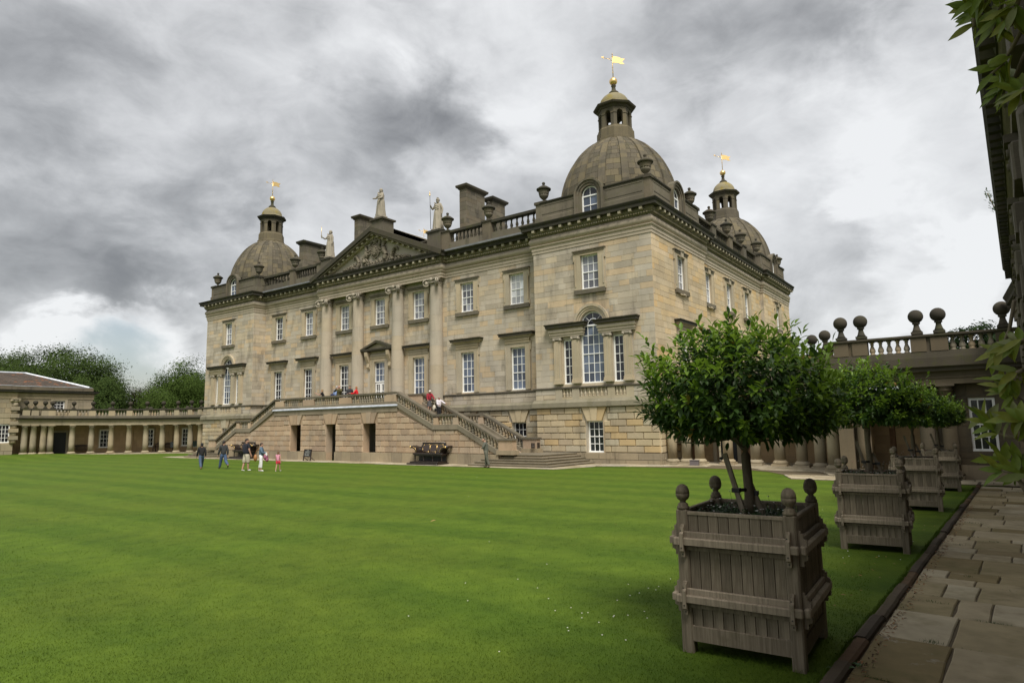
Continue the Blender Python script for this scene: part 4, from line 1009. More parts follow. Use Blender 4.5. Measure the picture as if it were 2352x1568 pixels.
for (a, b), (c, d) in zip(edges, edges[1:]):
    n = round((c-b)/.235)
    for i in range(n): ob('baluster', BALP, per, (b+(c-b)*(i+.5)/n, yo, ZL0-.64))
part('rail', MB().box(-PXW, PXW, yo-.20, yo+.20, ZL0-.13, ZL0), RAIL, per); part('string', MB().box(-PXW, PXW, yo-.2, yo+.22, ZD+.0, ZL0-.64), GREYS, per)
for sx in (-1, 1):
    for y in (yo, yi):
        flight(sx*PXW, ZL0, sx*10.1, ZL1, y, 14); flight(sx*10.1, ZL1, sx*12.17, ZL1, y, 0); flight(sx*12.17, ZL1, sx*15.3, ZL2, y, 13)
        pier(sx*10.12, sx*10.5, y-.16, y+.16, ZL1-.66, ZL1-.13, False); pier(sx*11.75, sx*12.17, y-.16, y+.16, ZL1-.66, ZL1-.13, False)
        for i in range(5): ob('baluster', BALP, per, (sx*(10.5+1.25*(i+.5)/5), y, ZL1-.66))
        pier(sx*15.3, sx*16.3, y-.21, y+.21, .9, ZL2+.03); part('pier_foot', MB().box(*sorted((sx*15.2, sx*16.42)), y-.30, y+.30, .645, .9), FOOT, per)
    pier(sx*5.5, sx*PXW, yi-.2, yi+.2, ZD, 4.62)
    k = 11
    for i in range(k):
        x0, x1 = PXW+3.3*i/k, PXW+3.3*(i+1)/k; z = ZD-(ZD-2.15)*(i+1)/(k+0)
        part('step', MB().box(*sorted((sx*x0, sx*(x1+.03))), yo+.2, yi-.2, z-.3, z), GREYS, per)
        x0, x1 = 12.17+3.13*i/k, 12.17+3.13*(i+1)/k; z = 2.15-1.5*(i+1)/k
        part('step', MB().box(*sorted((sx*x0, sx*(x1+.03))), yo+.2, yi-.2, z-.3, z), GREYS, per)
    part('landing', MB().box(*sorted((sx*10.1, sx*12.17)), yo+.2, yi-.2, 1.9, 2.15), PAVE, per)
    for k in range(5):
        z1 = .13*(k+1); q = [(13.5+.3*k, -4.7), (13.5+.3*k, -5.42+.25*k), (19.2-.3*k, -5.42+.25*k), (19.7-.29*k, -1.3), (15.0, -1.3), (15.0, -4.7)]
        part('step', MB().ext([(sx*x, y, z1-.13) for x, y in q], (0, 0, .085)).ext([(sx*x, y, z1-.045) for x, y in [(13.47+.3*k, -4.7), (13.47+.3*k, -5.45+.25*k), (19.23-.3*k, -5.45+.25*k), (19.73-.29*k, -1.3), (15.0, -1.3), (15.0, -4.7)]], (0, 0, .045), 1), [stone('riser%d' % k, [(.24, .20, .13)], .4) if sx < 0 else MATS['riser%d' % k], GREYS], per)
# ================================================================ colonnades
def colshaft(parent, x, y, z0, z1, r, mat=COLO, name='column', n=20):
    m = MB()
    m.box(x-r*1.42, x+r*1.42, y-r*1.42, y+r*1.42, z0, z0+.12); m.lathe([(r*1.4, .12), (r*1.42, .18), (r*1.3, .24), (r*1.1, .26), (r*1.05, .3)], n, (x, y, z0))
    h = z1-z0
    m.lathe([(r, .3), (r*1.0, h*.35), (r*.96, h*.6), (r*.86, h-.26), (r*.95, h-.25), (r*.95, h-.21), (r*.87, h-.2), (r*.87, h-.15), (r*1.12, h-.08)], n, (x, y, z0))
    m.box(x-r*1.2, x+r*1.2, y-r*1.2, y+r*1.2, z1-.08, z1)
    return part(name, m, mat, parent)
def finial(x, y, z, label, r=.22, neck=.36):
    m = MB(); b = r*.72
    f = thing('ball_finial', label, 'ball finial', 'stone balls on the colonnade balustrades', (x, y, z))
    part('pedestal', m.box(-b, b, -b, b, 0, neck*.22).lathe([(b*.95, neck*.22), (b*.7, neck*.4), (r*.36, neck*.7), (r*.34, neck*.86), (r*.5, neck*.9), (r*.5, neck+.02)], 16), DARK, f)
    part('ball', MB().ell((0, 0, neck+r*.96), (r, r, r), 20, 12), BALLM, f)
def arcp(deg, off=0): a = R(deg); return (-24.6-(14.2+off)*sin(a), -12.5+(13+off)*cos(a))
lc = thing('colonnade', 'curved single-storey columned gallery running from the far left of the house to the red-roofed wing', 'colonnade')
A = [4+2.0*i for i in range(43)]
lf = lambda d: -.02+.22*(d/90)**2
PL = [arcp(d) for d in reversed(A)]; LF = [lf(d) for d in reversed(A)]
entab = lambda z: [(-.28, z), (.26, z), (.26, z+.22), (.29, z+.225), (.29, z+.27), (.25, z+.28), (.25, z+.46), (.33, z+.5), (-.28, z+.5)]
corn = lambda z: [(-.28, z+.502), (.46, z+.502), (.46, z+.60), (.56, z+.68), (.56, z+.71), (-.28, z+.76)]
part('entablature', MB().sweep(entab(3.0), PL, lift=LF), COLO, lc); part('cornice', MB().sweep(corn(3.0), PL, lift=LF), DARK, lc)
part('parapet', MB().sweep([(-.22, 3.7), (.22, 3.7), (.22, 3.93), (.18, 3.96), (-.22, 3.96)], PL, lift=LF), PARA, lc)
part('rail', MB().sweep([(-.2, 4.50), (.2, 4.50), (.23, 4.56), (.23, 4.63), (-.23, 4.66)], PL, lift=LF), DARK, lc)
part('floor', MB().sweep([(-2.9, .06), (.5, .06), (.5, -.2)], PL, lift=LF, caps=False), PAVE, lc)
part('roof', MB().sweep([(-2.9, 3.4), (-.2, 3.4), (-.2, 3.62), (-2.9, 3.62)], PL, lift=LF), ROOF, lc)
BALC = balmesh(BALU, .54, 1.35, 8)
cds = [10.4, 16.2, 23.4, 30.5, 38, 45.2, 52.5, 60.2, 67.5, 75.4, 78, 81.6, 84.8]
for d in cds:
    x, y = arcp(d); colshaft(lc, x, y, lf(d)+.0, 3.0+lf(d), .27)
balls = {10.4: 'nearest to the house', 16.2: 'second from the house', 23.4: 'third from the house', 30.5: 'fourth from the house', 38: 'fifth from the house', 45.2: 'sixth from the house', 52.5: 'beside the end wall of the wing', 60.2: 'before the upper window of the wing', 67.5: 'left of the upper window of the wing', 75.4: 'rightmost of the bunch by the wing', 78: 'second of the bunch by the wing', 81.6: 'third of the bunch by the wing', 84.8: 'at the wing corner'}
for d in cds:
    x, y = arcp(d); t = Vector((cos(R(d)), sin(R(d)), 0))
    fr = Fr((x, y), (arcp(d-1)[0]-arcp(d+1)[0], arcp(d-1)[1]-arcp(d+1)[1]))
    part('pedestal', MB().box(-.3, .3, -.18, .18, 3.96, 4.50, M=fr.M(0, lf(d))), COLO, lc)
    finial(x, y, 4.66+lf(d), 'dark stone ball on the left colonnade, '+balls[d])
allp = [4]+cds+[88]
for a, b in zip(allp, allp[1:]):
    n = max(0, int((b-a)*.235/.27)-1) if b-a > 4 else 0
    for i in range(n): d = a+(b-a)*(i+1)/(n+1); ob('baluster', BALC, lc, (*arcp(d), 3.96+lf(d)))
for d, nm in ((14, 'first'), (27, 'second'), (41.5, 'third'), (49, 'fourth'), (56, 'fifth')):
    finial(*arcp(d, 2.7), 4.2, 'ball on the rear parapet of the left colonnade, %s from the house' % nm)
BW = [arcp(d, 2.6) for d in A]
bwalls = MB(); bst = []
hw_ = {14.2: 1, 28.6: 1, 44.6: 1}
def arcfr(d, off=2.6):
    x, y = arcp(d, off); e = Vector(arcp(d-.5, off))-Vector(arcp(d+.5, off)); return Fr((x, y), e)
holes_ = [(27.0, 30.2, .85), (13.3, 16.3, .85), (47.3, 51.2, .85), (66.3, 70.0, 0)]
for i in range(len(A)-1):
    a, b = A[i], A[i+1]; fr = Fr(arcp(b, 2.6), Vector(arcp(a, 2.6))-Vector(arcp(b, 2.6))); ln = (Vector(arcp(a, 2.6))-Vector(arcp(b, 2.6))).length
    wallmesh(bwalls, fr, 0, ln, -.3, 3.5, [], .4)
    stonewall(fr, 0, ln, -.2, 3.4, [], .4, ln, ln, .012, .012, .006, bst, i)
part('back_wall', bwalls, BACK, lc); flush_stones(bst, lc, BACK, 60)
part('back_parapet', MB().sweep([(-.2, 3.5), (.2, 3.5), (.2, 4.2), (-.2, 4.2)], [arcp(d, 2.7) for d in reversed(A)]), PARA, lc)
for d, g in ((26.5, P_DARK), (41.5, P_DARK), (57, P_DARK)):
    f = sash(lc, arcfr(d).M(0, .70, .07), 1.05, 1.85, 3, 4, 2, g)
    part('surround', MB().box(-.62, -.53, -.08, .05, -.1, 1.98).box(.53, .62, -.08, .05, -.1, 1.98).box(-.62, .62, -.08, .05, 1.86, 1.98).box(-.68, .68, -.14, .05, -.14, -.04), TRIM, f)
dm = MB().box(-.62, .62, -.06, .0, .05, 2.25)
dd = part('door', dm, BLACK, lc, M=arcfr(72.1).M(0, lf(72), .06))
part('surround', MB().box(-.82, -.64, -.1, .05, .0, 2.45).box(.64, .82, -.1, .05, .0, 2.45).box(-.82, .82, -.1, .05, 2.27, 2.45), TRIM, dd)
for sx in (-1, 1):
    for z0, z1 in ((.2, .8), (.9, 1.5), (1.6, 2.15)): part('panel', MB().box(*sorted((sx*.06, sx*.54)), -.075, -.06, z0, z1), BLACK, dd)
for d in (21, 33, 48, 63): part('pilaster', MB().box(-.2, .2, -.08, .02, 0, 3.2, M=arcfr(d).M(0, 0)), BACK, lc)
# right colonnade: shallow curve beside the house, then a straight range facing the lawn
rc = thing('colonnade', 'columned gallery with stone balls on its balustrade, behind the clipped trees on the right', 'colonnade')
RP = [(23.7, -.55), (25.6, -.25), (27.1, -.12), (28.55, -.2), (29.8, -.45), (30.95, -.95), (31.95, -1.8), (32.75, -3.1), (33.35, -5.0)]
ENT = 3.62
part('entablature', MB().sweep(entab(ENT), RP), COLO, rc); part('cornice', MB().sweep(corn(ENT), RP), DARK, rc)
part('parapet', MB().sweep([(-.2, 4.34), (.22, 4.34), (.22, 4.62), (.18, 4.84), (-.2, 4.84)], RP), PARA, rc); part('rail', MB().sweep([(-.2, 5.28), (.2, 5.28), (.24, 5.34), (.24, 5.42), (-.23, 5.45)], RP), DARK, rc)
for x, y in [(24.2, -.62), (24.9, -.36)]+RP[1:-1]: colshaft(rc, x, y, .05, ENT, .26)
for i, (x, y) in enumerate(RP[1:-1]):
    part('pedestal', MB().box(x-.28, x+.28, y-.17, y+.17, 4.84, 5.28), COLO, rc)
    finial(x, y, 5.45, 'stone ball on the curved part of the right colonnade, number %s from the house' % ['one', 'two', 'three', 'four', 'five', 'six', 'seven'][i], .25, .42)
    nx, ny = RP[i+2] if i+2 < len(RP) else RP[-1]
    for q in range(4): t = (q+1)/5; ob('baluster', BALC, rc, (x+(nx-x)*t, y+(ny-y)*t, 4.79))
part('floor', MB().sweep([(-4, .06), (.5, .06), (.5, -.2)], RP, caps=False), PAVE, rc)
RB = [(23.7, 2.0), (31.2, 2.0), (33.0, .6), (34.2, -1.6), (36.2, -2.2)]
bst = []; m = MB()
for (a, b) in zip(RB, RB[1:]):
    fr = Fr(a, Vector(b)-Vector(a)); ln = (Vector(b)-Vector(a)).length; hl = [(2.1, 3.25, 0, 2.6)] if a[0] < 24 else []
    wallmesh(m, fr, 0, ln, -.1, ENT, hl, .3); stonewall(fr, 0, ln, 0, ENT, [(1.85, 3.5, 0, 2.8)] if hl else [], .4, .7, 1.4, .012, .012, .006, bst, 3)
    for s in [q*1.55+.8 for q in range(int(ln/1.55))]:
        if not (hl and 1.5 < s < 3.6): part('pilaster', MB().box(-.11, .11, -.10, .02, 0, ENT, M=fr.M(s, 0)), plain('rust_stone', (.20, .115, .06), .9, var=.25) if 'rust_stone' not in MATS else MATS['rust_stone'], rc)
part('back_wall', m, BACK, rc); flush_stones(bst, rc, BACK, 120)
d2 = part('door', MB().box(25.85, 26.9, 2.5, 2.55, 0, 2.6), plain('dark_blue_door', (.02, .025, .035), .5), rc)
part('surround', MB().box(25.6, 25.8, 1.93, 2.05, 0, 2.8).box(26.95, 27.15, 1.93, 2.05, 0, 2.8).box(25.6, 27.15, 1.93, 2.05, 2.6, 2.8), TRIM, d2)
part('roof', MB().add([(23.7, -.5, ENT+.3), (25.6, -.25, ENT+.3), (28.5, -.2, ENT+.3), (31, -1, ENT+.3), (33.3, -4.9, ENT+.3), (40, -4.9, ENT+.3), (40, 2.5, ENT+.3), (23.7, 2.5, ENT+.3)], [tuple(range(8))]), ROOF, rc)
COLR = stone('shaded_range_stone', [(.125, .103, .07), (.11, .092, .065), (.135, .108, .072)], .5, (.08, .07, .055))  # colonnade stone with the range's shade put into its darker colour
# straight range
sx0, sx1, sy = 33.35, 39.9, -5.0
PS = [(33.35, -3.6), (33.35, sy), (sx1, sy)]
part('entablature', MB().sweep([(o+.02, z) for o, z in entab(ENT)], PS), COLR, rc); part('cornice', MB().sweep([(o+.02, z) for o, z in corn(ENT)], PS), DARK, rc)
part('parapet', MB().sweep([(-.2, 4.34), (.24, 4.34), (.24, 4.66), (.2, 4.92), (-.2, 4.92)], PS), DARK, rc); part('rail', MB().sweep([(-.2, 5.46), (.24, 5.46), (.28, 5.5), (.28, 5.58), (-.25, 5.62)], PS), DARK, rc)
for a, b in ((33.42, 33.98), (34.12, 34.68), (36.19, 36.72), (36.86, 37.42), (38.9, 39.45)):
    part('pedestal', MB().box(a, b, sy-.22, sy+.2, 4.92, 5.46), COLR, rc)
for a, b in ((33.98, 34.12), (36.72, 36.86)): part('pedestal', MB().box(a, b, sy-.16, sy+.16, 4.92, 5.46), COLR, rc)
for a, b in ((34.68, 36.19), (37.42, 38.9)):
    for i in range(5): ob('baluster', BALC, rc, (a+(b-a)*(i+.5)/5, sy, 4.92))
for x, nm in ((33.72, 'at the corner of the straight range, leftmost'), (34.47, 'second from the corner of the straight range'), (36.43, 'left one of the middle pair'), (37.17, 'right one of the middle pair'), (39.17, 'at the far right beside the tall wing')):
    finial(x, sy, 5.62, 'big stone ball on the right colonnade, '+nm, .27, .46)
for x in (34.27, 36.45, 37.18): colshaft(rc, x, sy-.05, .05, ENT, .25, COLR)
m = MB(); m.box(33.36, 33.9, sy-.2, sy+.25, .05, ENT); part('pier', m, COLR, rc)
FW = Fr((0, sy+.22), (1, 0)); hl = [(37.84, 38.66, 1.07, 3.07)]
m = MB(); wallmesh(m, FW, 36.2, sx1, -.1, ENT, hl, .4); m.box(33.36, 34.0, sy+.25, sy+3.2, .05, ENT); m.box(36.2, 36.5, sy+.62, sy+2.9, -.1, ENT)
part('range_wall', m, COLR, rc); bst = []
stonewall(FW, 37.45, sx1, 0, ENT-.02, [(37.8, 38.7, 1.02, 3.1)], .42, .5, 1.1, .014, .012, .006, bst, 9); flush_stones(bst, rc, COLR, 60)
f = sash(rc, FW.M(38.25, 1.07, -.1), .82, 2.0, 3, 4, 2, P_DARK); 
part('plinth', MB().box(36.2, sx1, sy+.05, sy+.24, -.1, .55), FOOT, rc)
# ================================================================ wings
TILE = stone('roof_tiles', [(.105, .085, .07), (.115, .09, .073), (.09, .075, .062), (.12, .09, .07), (.10, .083, .07), (.095, .078, .066), (.24, .11, .06), (.11, .092, .078), (.10, .08, .066), (.105, .088, .074), (.112, .088, .07)], .3, (.05, .042, .035))
lw = thing('side_wing', 'low stone wing with a hipped tile roof at the far left of the lawn', 'building')
WX = -39.2; FL = Fr((WX, 0), (0, 1)); FLP = Fr((WX+.35, 0), (0, 1))
hl = [(-8.87, -7.85, 4.6, 5.62)]
m = MB(); wallmesh(m, FL, -12.2, -5.25, 3.4, 6.0, hl, .5); wallmesh(m, FLP, -24, -12.2, -.2, 6.0, [(-14.0, -12.45, 1.48, 3.3)], .8)
m.box(-52, WX-.5, -5.75, -5.25, 3.4, 6.0)
part('wall', m, COLO, lw); bst = []
stonewall(FL, -12.2, -5.25, 3.45, 5.95, [(-9.1, -7.6, 4.4, 5.9)], .42, .6, 1.2, .02, .012, .008, bst, 4); stonewall(FLP, -24, -12.2, 1.4, 5.85, [(-14.2, -12.3, 1.4, 3.9)], .5, .7, 1.3, .03, .014, .012, bst, 5); stonewall(FLP, -24, -12.2, .0, 1.38, [], .6, .8, 1.4, .06, .014, .012, bst, 6)
flush_stones(bst, lw, COLO, 100)
f = sash(lw, FL.M(-8.36, 4.6, -.12), 1.02, 1.02, 3, 3, 2, P_DARK); part('surround', MB().box(-.75, -.52, -.18, -.1, -.1, 1.05).box(.52, .75, -.18, -.1, -.1, 1.05).box(-.75, .75, -.18, -.1, 1.05, 1.25), TRIM, f)
f = sash(lw, FLP.M(-13.25, 1.5, -.12), 1.5, 1.75, 5, 4, 9, P_DARK)
mb = MB(); mb.tube([(.72*cos(pi*i/16), .02, 1.75+.72*sin(pi*i/16)) for i in range(17)], .045, 6)
for a in (40, 65, 90, 115, 140): mb.tube([(.35*cos(R(a)), .02, 1.75+.35*sin(R(a))), (.72*cos(R(a)), .02, 1.75+.72*sin(R(a)))], .016, 5)
mb.tube([(.36*cos(pi*i/12), .02, 1.75+.36*sin(pi*i/12)) for i in range(13)], .02, 5); part('fanlight_bar', mb, WHITE, f)
part('pane', MB().ext([(.7*cos(pi*i/16), .03, 1.77+.7*sin(pi*i/16)) for i in range(17)], (0, .01, 0)), P_DARK, f)
def banded(parent, fr, a, z0, z1, r, mat):
    'engaged column whose shaft alternates round drums with square blocks'
    c = ob('column', None, parent)
    n = 5; h = (z1-.45-z0)/(2*n+1)
    for k in range(2*n+1):
        if k % 2: part('block', MB().bbox(-r*1.28, r*1.28, -r*1.3, r*1.0, z0+k*h+.004, z0+(k+1)*h-.004, .02, M=fr.M(a, 0)), mat, c)
        else: part('drum', MB().lathe([(r, z0+k*h), (r, z0+(k+1)*h)], 16, M=fr.M(a, 0)), mat, c)
    m = MB(); m.box(-r*1.35, r*1.35, -r*1.35, r, z1-.1, z1); m.lathe([(r*.95, z1-.45), (r*1.2, z1-.2), (r*1.0, z1-.1)], 16)
    for q in (-1, 1):
        m.tube([(q*r*1.1, -r*1.2, z1-.22), (q*r*1.1, r*.6, z1-.22)], r*.44, 12); m.tube([(q*r*1.1, -r*1.3, z1-.22), (q*r*1.1, -r*1.15, z1-.22)], r*.2, 8)
    m.v = [tuple(fr.M(a, 0) @ Vector(p)) for p in m.v]
    part('capital', m, mat, c)
for a in (-12.35+.1, -14.6, -17.2, -19.8): banded(lw, FLP, a, 1.4, 5.8, .27, COLO)
PLW = [(WX+.35, -24), (WX+.35, -12.2), (WX, -12.2), (WX, -5.25), (-52, -5.25)]
PLW = PLW
ent2 = [(-.1, 5.8), (.08, 5.8), (.08, 6.05), (.12, 6.08), (.1, 6.3), (.16, 6.36), (-.1, 6.36)]
part('entablature', MB().sweep(ent2, PLW), COLO, lw)
part('cornice', MB().sweep([(-.1, 6.362), (.28, 6.362), (.32, 6.45), (.42, 6.47), (.42, 6.56), (.48, 6.66), (-.1, 6.7)], PLW), DARK, lw)
part('parapet', MB().sweep([(-.3, 6.68), (.02, 6.68), (.02, 7.02), (-.3, 7.05)], PLW), PARA, lw)
part('gutter_flashing', MB().sweep([(-.42, 7.05), (-.05, 7.05), (-.05, 7.09), (-.42, 7.12)], PLW), LEAD, lw)
# hipped roof: battens of single tiles on the slope that faces the lawn
E0, E1, RZ, RXr = -5.55, -27, 8.62, WX-4.6
hipv = [(WX-.3, E0, 7.02), (WX-.3, E1, 7.02), (RXr, -10.1, RZ), (RXr, E1, RZ), (RXr*2-WX+.3, E0, 7.02)]
part('roof', MB().add(hipv, [(0, 1, 3, 2), (0, 2, 4)]), TILE, lw)
sl = Vector((RXr-(WX-.3), 0, RZ-7.02)); sln = sl.length; su = sl/sln; nrm = Vector((-su.z, 0, su.x)) if su.x > 0 else Vector((su.z*1, 0, -su.x))
tl = []; r = random.Random(8)
rows_ = 17
for k in range(rows_):
    t0 = sln*k/rows_; t1 = sln*(k+1.25)/rows_
    yhi = E0-(4.55)*(k/rows_)
    n = int((yhi-(-17.5))/.27)
    for i in range(n):
        y0 = yhi-.27*(i+1)+(.13 if k % 2 else 0); y1 = y0+.255
        if y1 > yhi: continue
        p = lambda t, y, h: Vector((WX-.3, y, 7.02))+su*t+nrm*h
        h = .02+r.uniform(0, .012)
        vs = [p(t0, y0, h+.035), p(t0, y1, h+.035), p(t1, y1, h), p(t1, y0, h), p(t0, y0, h-.02), p(t0, y1, h-.02)]
        tl.append((vs, [(0, 1, 2, 3), (0, 1, 5, 4)]))
flush_stones(tl, lw, TILE, 200, 'tile', 'tiling')
part('hip_flashing', MB().tube([(WX-.25, E0, 7.08), (RXr, -10.1, RZ+.06), (RXr, E1, RZ+.06)], .13, 6, sm=False), LEAD, lw)
# near wing on the right: we look up along its cornice
rw = thing('side_wing', 'tall dark stone wing with banded columns and deep cornice at the right edge', 'building')
EV0, EV1 = Vector((38.59, -27.6)), Vector((39.13, -11.9)); dW = (EV1-EV0).normalized(); nW = Vector((-dW.y, dW.x))      # nW points to the lawn
def we(s, o): q = EV1+dW*s+nW*o; return (q.x, q.y)   # s along (negative towards the camera), o towards the lawn from the eave line
WO = -.50
FRW = Fr(we(WO and 0, WO), -dW)         # seen from the lawn, right is towards the camera
m = MB(); wallmesh(m, FRW, 0, 32, -.2, 6.0, [], .5)
wl2 = Fr(we(0, WO-.4), dW); m.box(39.55, 40.1, -11.8, -5.3, -.2, 6.0)
part('wall', m, SOOT_SHADE, rw); bst = []
stonewall(FRW, 0, 32, 0, 5.85, [], .5, .7, 1.4, .03, .016, .014, bst, 15); flush_stones(bst, rw, SOOT_SHADE, 60)
for s in (.35, 3.0, 5.4, 7.75, 10.4, 13.3, 15.5, 18.2): banded(rw, FRW, s, 1.2, 5.76, .26, SOOT_SHADE)
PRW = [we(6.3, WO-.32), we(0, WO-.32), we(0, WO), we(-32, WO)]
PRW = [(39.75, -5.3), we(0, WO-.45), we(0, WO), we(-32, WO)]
part('entablature', MB().sweep([(-.1, 5.77), (.26, 5.77), (.26, 6.0), (.30, 6.03), (.28, 6.2), (.32, 6.26), (-.1, 6.26)], PRW), SOOT_SHADE, rw)
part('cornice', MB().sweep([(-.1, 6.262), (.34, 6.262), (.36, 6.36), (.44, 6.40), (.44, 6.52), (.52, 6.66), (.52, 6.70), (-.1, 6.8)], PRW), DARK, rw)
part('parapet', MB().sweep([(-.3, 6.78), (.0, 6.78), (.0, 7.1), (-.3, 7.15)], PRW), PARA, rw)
mo = MB().box(-.06, .06, -.14, 0, 0, .1).mesh('modillion', [DARK])
for i in range(80): ob('modillion', mo, rw, M=FRW.M(.15+i*.33, 6.27, .34))
rfm = MB(); a, b, c, d = we(0, -.9), we(-32, -.9), we(-32, -6), we(0, -6)
rfm.add([(*a, 6.9), (*b, 6.9), (*c, 8.6), (*d, 8.6)], [(0, 1, 2, 3)]); part('roof', rfm, TILE, rw)
# ================================================================ tubs and clipped trees
def woodmat(name, a, b_, c_):
    m, t, b = newmat(name)
    tc = t.nodes.new('ShaderNodeTexCoord'); r_ = islrand(t)
    gr = noi(t, 1, 6, vec=tc.outputs['Object'], sc=(45, 45, 2.2), rough=.7)
    c = cramp(t, gr, [(.28, a), (.5, b_), (.75, c_)])
    c = mixc(t, 1, c, cramp(t, r_, [(0, (.78,)*3), (1, (1.2,)*3)]), 'MULTIPLY')
    mo = noi(t, 3.5, 6, rough=.7); c = mixc(t, mrange(t, mo, .52, .7, 0, .45), c, (.11, .095, .055))
    li = noi(t, 9, 6, sc=(1, 1, .25), rough=.75); c = mixc(t, mrange(t, li, .66, .72, 0, .5), c, (.34, .30, .25))
    t.links.new(c, b.inputs['Base Color']); b.inputs['Roughness'].default_value = .85; b.inputs['Specular IOR Level'].default_value = .2
    bump(t, b, gr, .5, .004); return m
WOOD = woodmat('weathered_oak', (.10, .082, .058), (.185, .153, .11), (.275, .23, .17))
WOODL = woodmat('weathered_oak_bar', (.15, .122, .088), (.24, .20, .147), (.34, .285, .215))
IRON = plain('iron_bolt', (.02, .018, .016), .6)
SOIL = plain('soil', (.035, .025, .017), .95, var=.5, vs=40, bmp=.6)
TW, TH = 1.0, 1.33
def tub_parts():
    P = []        # (name, mesh, matrix, [children])
    hw = TW/2
    fin = MB().lathe([(.052, 0), (.055, .025), (.042, .035), (.046, .05), (.03, .062), (.024, .075), (.03, .085), (.048, .10), (.058, .125), (.0605, .150), (.0585, .1515), (.0605, .153), (.056, .19), (.044, .22), (.022, .238), (.003, .243)], 20).mesh('finial', [WOOD])
    post = MB().bbox(-.052, .052, -.052, .052, 0, TH, .012).mesh('post', [WOOD])
    brk_prof = [(0, 0), (.035, 0), (.035, .045), (.065, .06), (.065, .22), (.04, .235), (.04, .28), (.022, .28), (.022, .3), (0, .3)]
    brk = MB().ext([(-.016, -o, z-.15) for o, z in brk_prof], (.032, 0, 0))
    for z in (-.125, -.06, .1, .125): brk.lathe([(.006, 0), (.006, .004)], 8, mi=1, M=Matrix.Translation((0, -.0655 if abs(z) < .11 else -.0352, z)) @ Matrix.Rotation(R(90), 4, 'X'))
    brk = brk.mesh('bracket', [WOODL, IRON])
    pl = {}
    n = 9; pw0 = (TW-.208)/n
    for k in range(3):
        pl[k] = MB().bbox(-pw0/2+.0025, pw0/2-.0025, -.012, .012, 0, 1.12+.004*k, .003).mesh('plank', [WOOD])
    bar = MB().bbox(-hw-.015, hw+.015, -.028, .02, -.034, .034, .01).mesh('bar', [WOODL]); led = MB().bbox(-hw+.055, hw-.055, -.02, .012, -.027, .027, .006).mesh('ledge', [WOODL]); bat = MB().bbox(-hw+.055, hw-.055, -.012, .01, -.02, .02, .004).mesh('batten', [WOOD])
    rim = MB().bbox(-hw+.055, hw-.055, -.02, .02, 0, .03, .006).mesh('rim', [WOODL]); bot = MB().bbox(-hw+.053, hw-.053, -.02, .014, 0, .14, .005).mesh('board', [WOOD])
    for sx in (-1, 1):
        for sy in (-1, 1):
            P.append(('post', post, Matrix.Translation((sx*(hw-.052), sy*(hw-.052), 0)), [('finial', fin, Matrix.Translation((0, 0, TH-.002)))]))
    for q in range(4):
        M0 = Matrix.Rotation(q*pi/2, 4, 'Z') @ Matrix.Translation((0, -hw+.03, 0))
        for i in range(n): P.append(('plank', pl[(i*7+q) % 3], M0 @ Matrix.Translation((-hw+.104+pw0*(i+.5), 0, .17)), []))
        P.append(('board', bot, M0 @ Matrix.Translation((0, -.005, .115)), [])); P.append(('rim', rim, M0 @ Matrix.Translation((0, 0, 1.285)), []))
        for z in (.51, 1.04):
            P.append(('bar', bar, M0 @ Matrix.Translation((0, -.055-.012*(q % 2), z+(.0 if q % 2 else .0))), [])); P.append(('ledge', led, M0 @ Matrix.Translation((0, -.032, z+.062)), [])); P.append(('batten', bat, M0 @ Matrix.Translation((0, -.02, z-.07)), []))
            for sx in (-1, 1): P.append(('bracket', brk, M0 @ Matrix.Translation((sx*(hw-.062), -.028, z)), []))
    return P
TP = tub_parts()
SOILM = MB().box(-.40, .40, -.40, .40, 1.0, 1.22).mesh('soil', [SOIL])
TUBS = [(36.27, -27.96, 2, 1.03), (36.56, -21.42, 3, 1.01), (36.74, -14.87, 3, 1.0), (36.98, -8.98, 3, .97)]
TUBL = ['big weathered oak planter tub with acorn finials, nearest the camera', 'oak planter tub, second from the camera beside the path', 'oak planter tub, third from the camera, partly hidden by the second', 'oak planter tub farthest from the camera, beside the end of the path']
# foliage
def leafmat(name, c1, c2, c3, tr=.25):
    m, t, b = newmat(name)
    c = cramp(t, islrand(t), [(0, c1), (.5, c2), (1, c3)])
    n = noi(t, 30, 2); c = mixc(t, 1, c, cramp(t, n, [(.3, (.85,)*3), (.7, (1.12,)*3)]), 'MULTIPLY')
    t.links.new(c, b.inputs['Base Color']); b.inputs['Roughness'].default_value = .5; b.inputs['Specular IOR Level'].default_value = .4
    if tr:
        tb = t.nodes.new('ShaderNodeBsdfTranslucent'); mx = t.nodes.new('ShaderNodeMixShader'); mx.inputs[0].default_value = tr
        t.links.new(c, tb.inputs['Color']); t.links.new(b.outputs[0], mx.inputs[1]); t.links.new(tb.outputs[0], mx.inputs[2]); t.links.new(mx.outputs[0], t.nodes['Material Output'].inputs['Surface'])
    return m
LEAF_OLD = leafmat('laurel_leaf', (.036, .082, .015), (.05, .105, .018), (.065, .125, .022), .28)
LEAF_NEW = leafmat('young_laurel_leaf', (.13, .235, .022), (.19, .30, .03), (.155, .265, .025), .4)
LEAF_YEL = leafmat('yellowing_leaf', (.30, .22, .03), (.34, .20, .03), (.25, .2, .04), .2)
BARK = stone('bark', [(.20, .165, .12)], .4, (.05, .045, .035), grain=(30, 30, 8), moss=.3, mosscol=(.10, .11, .05), bmp=.6)
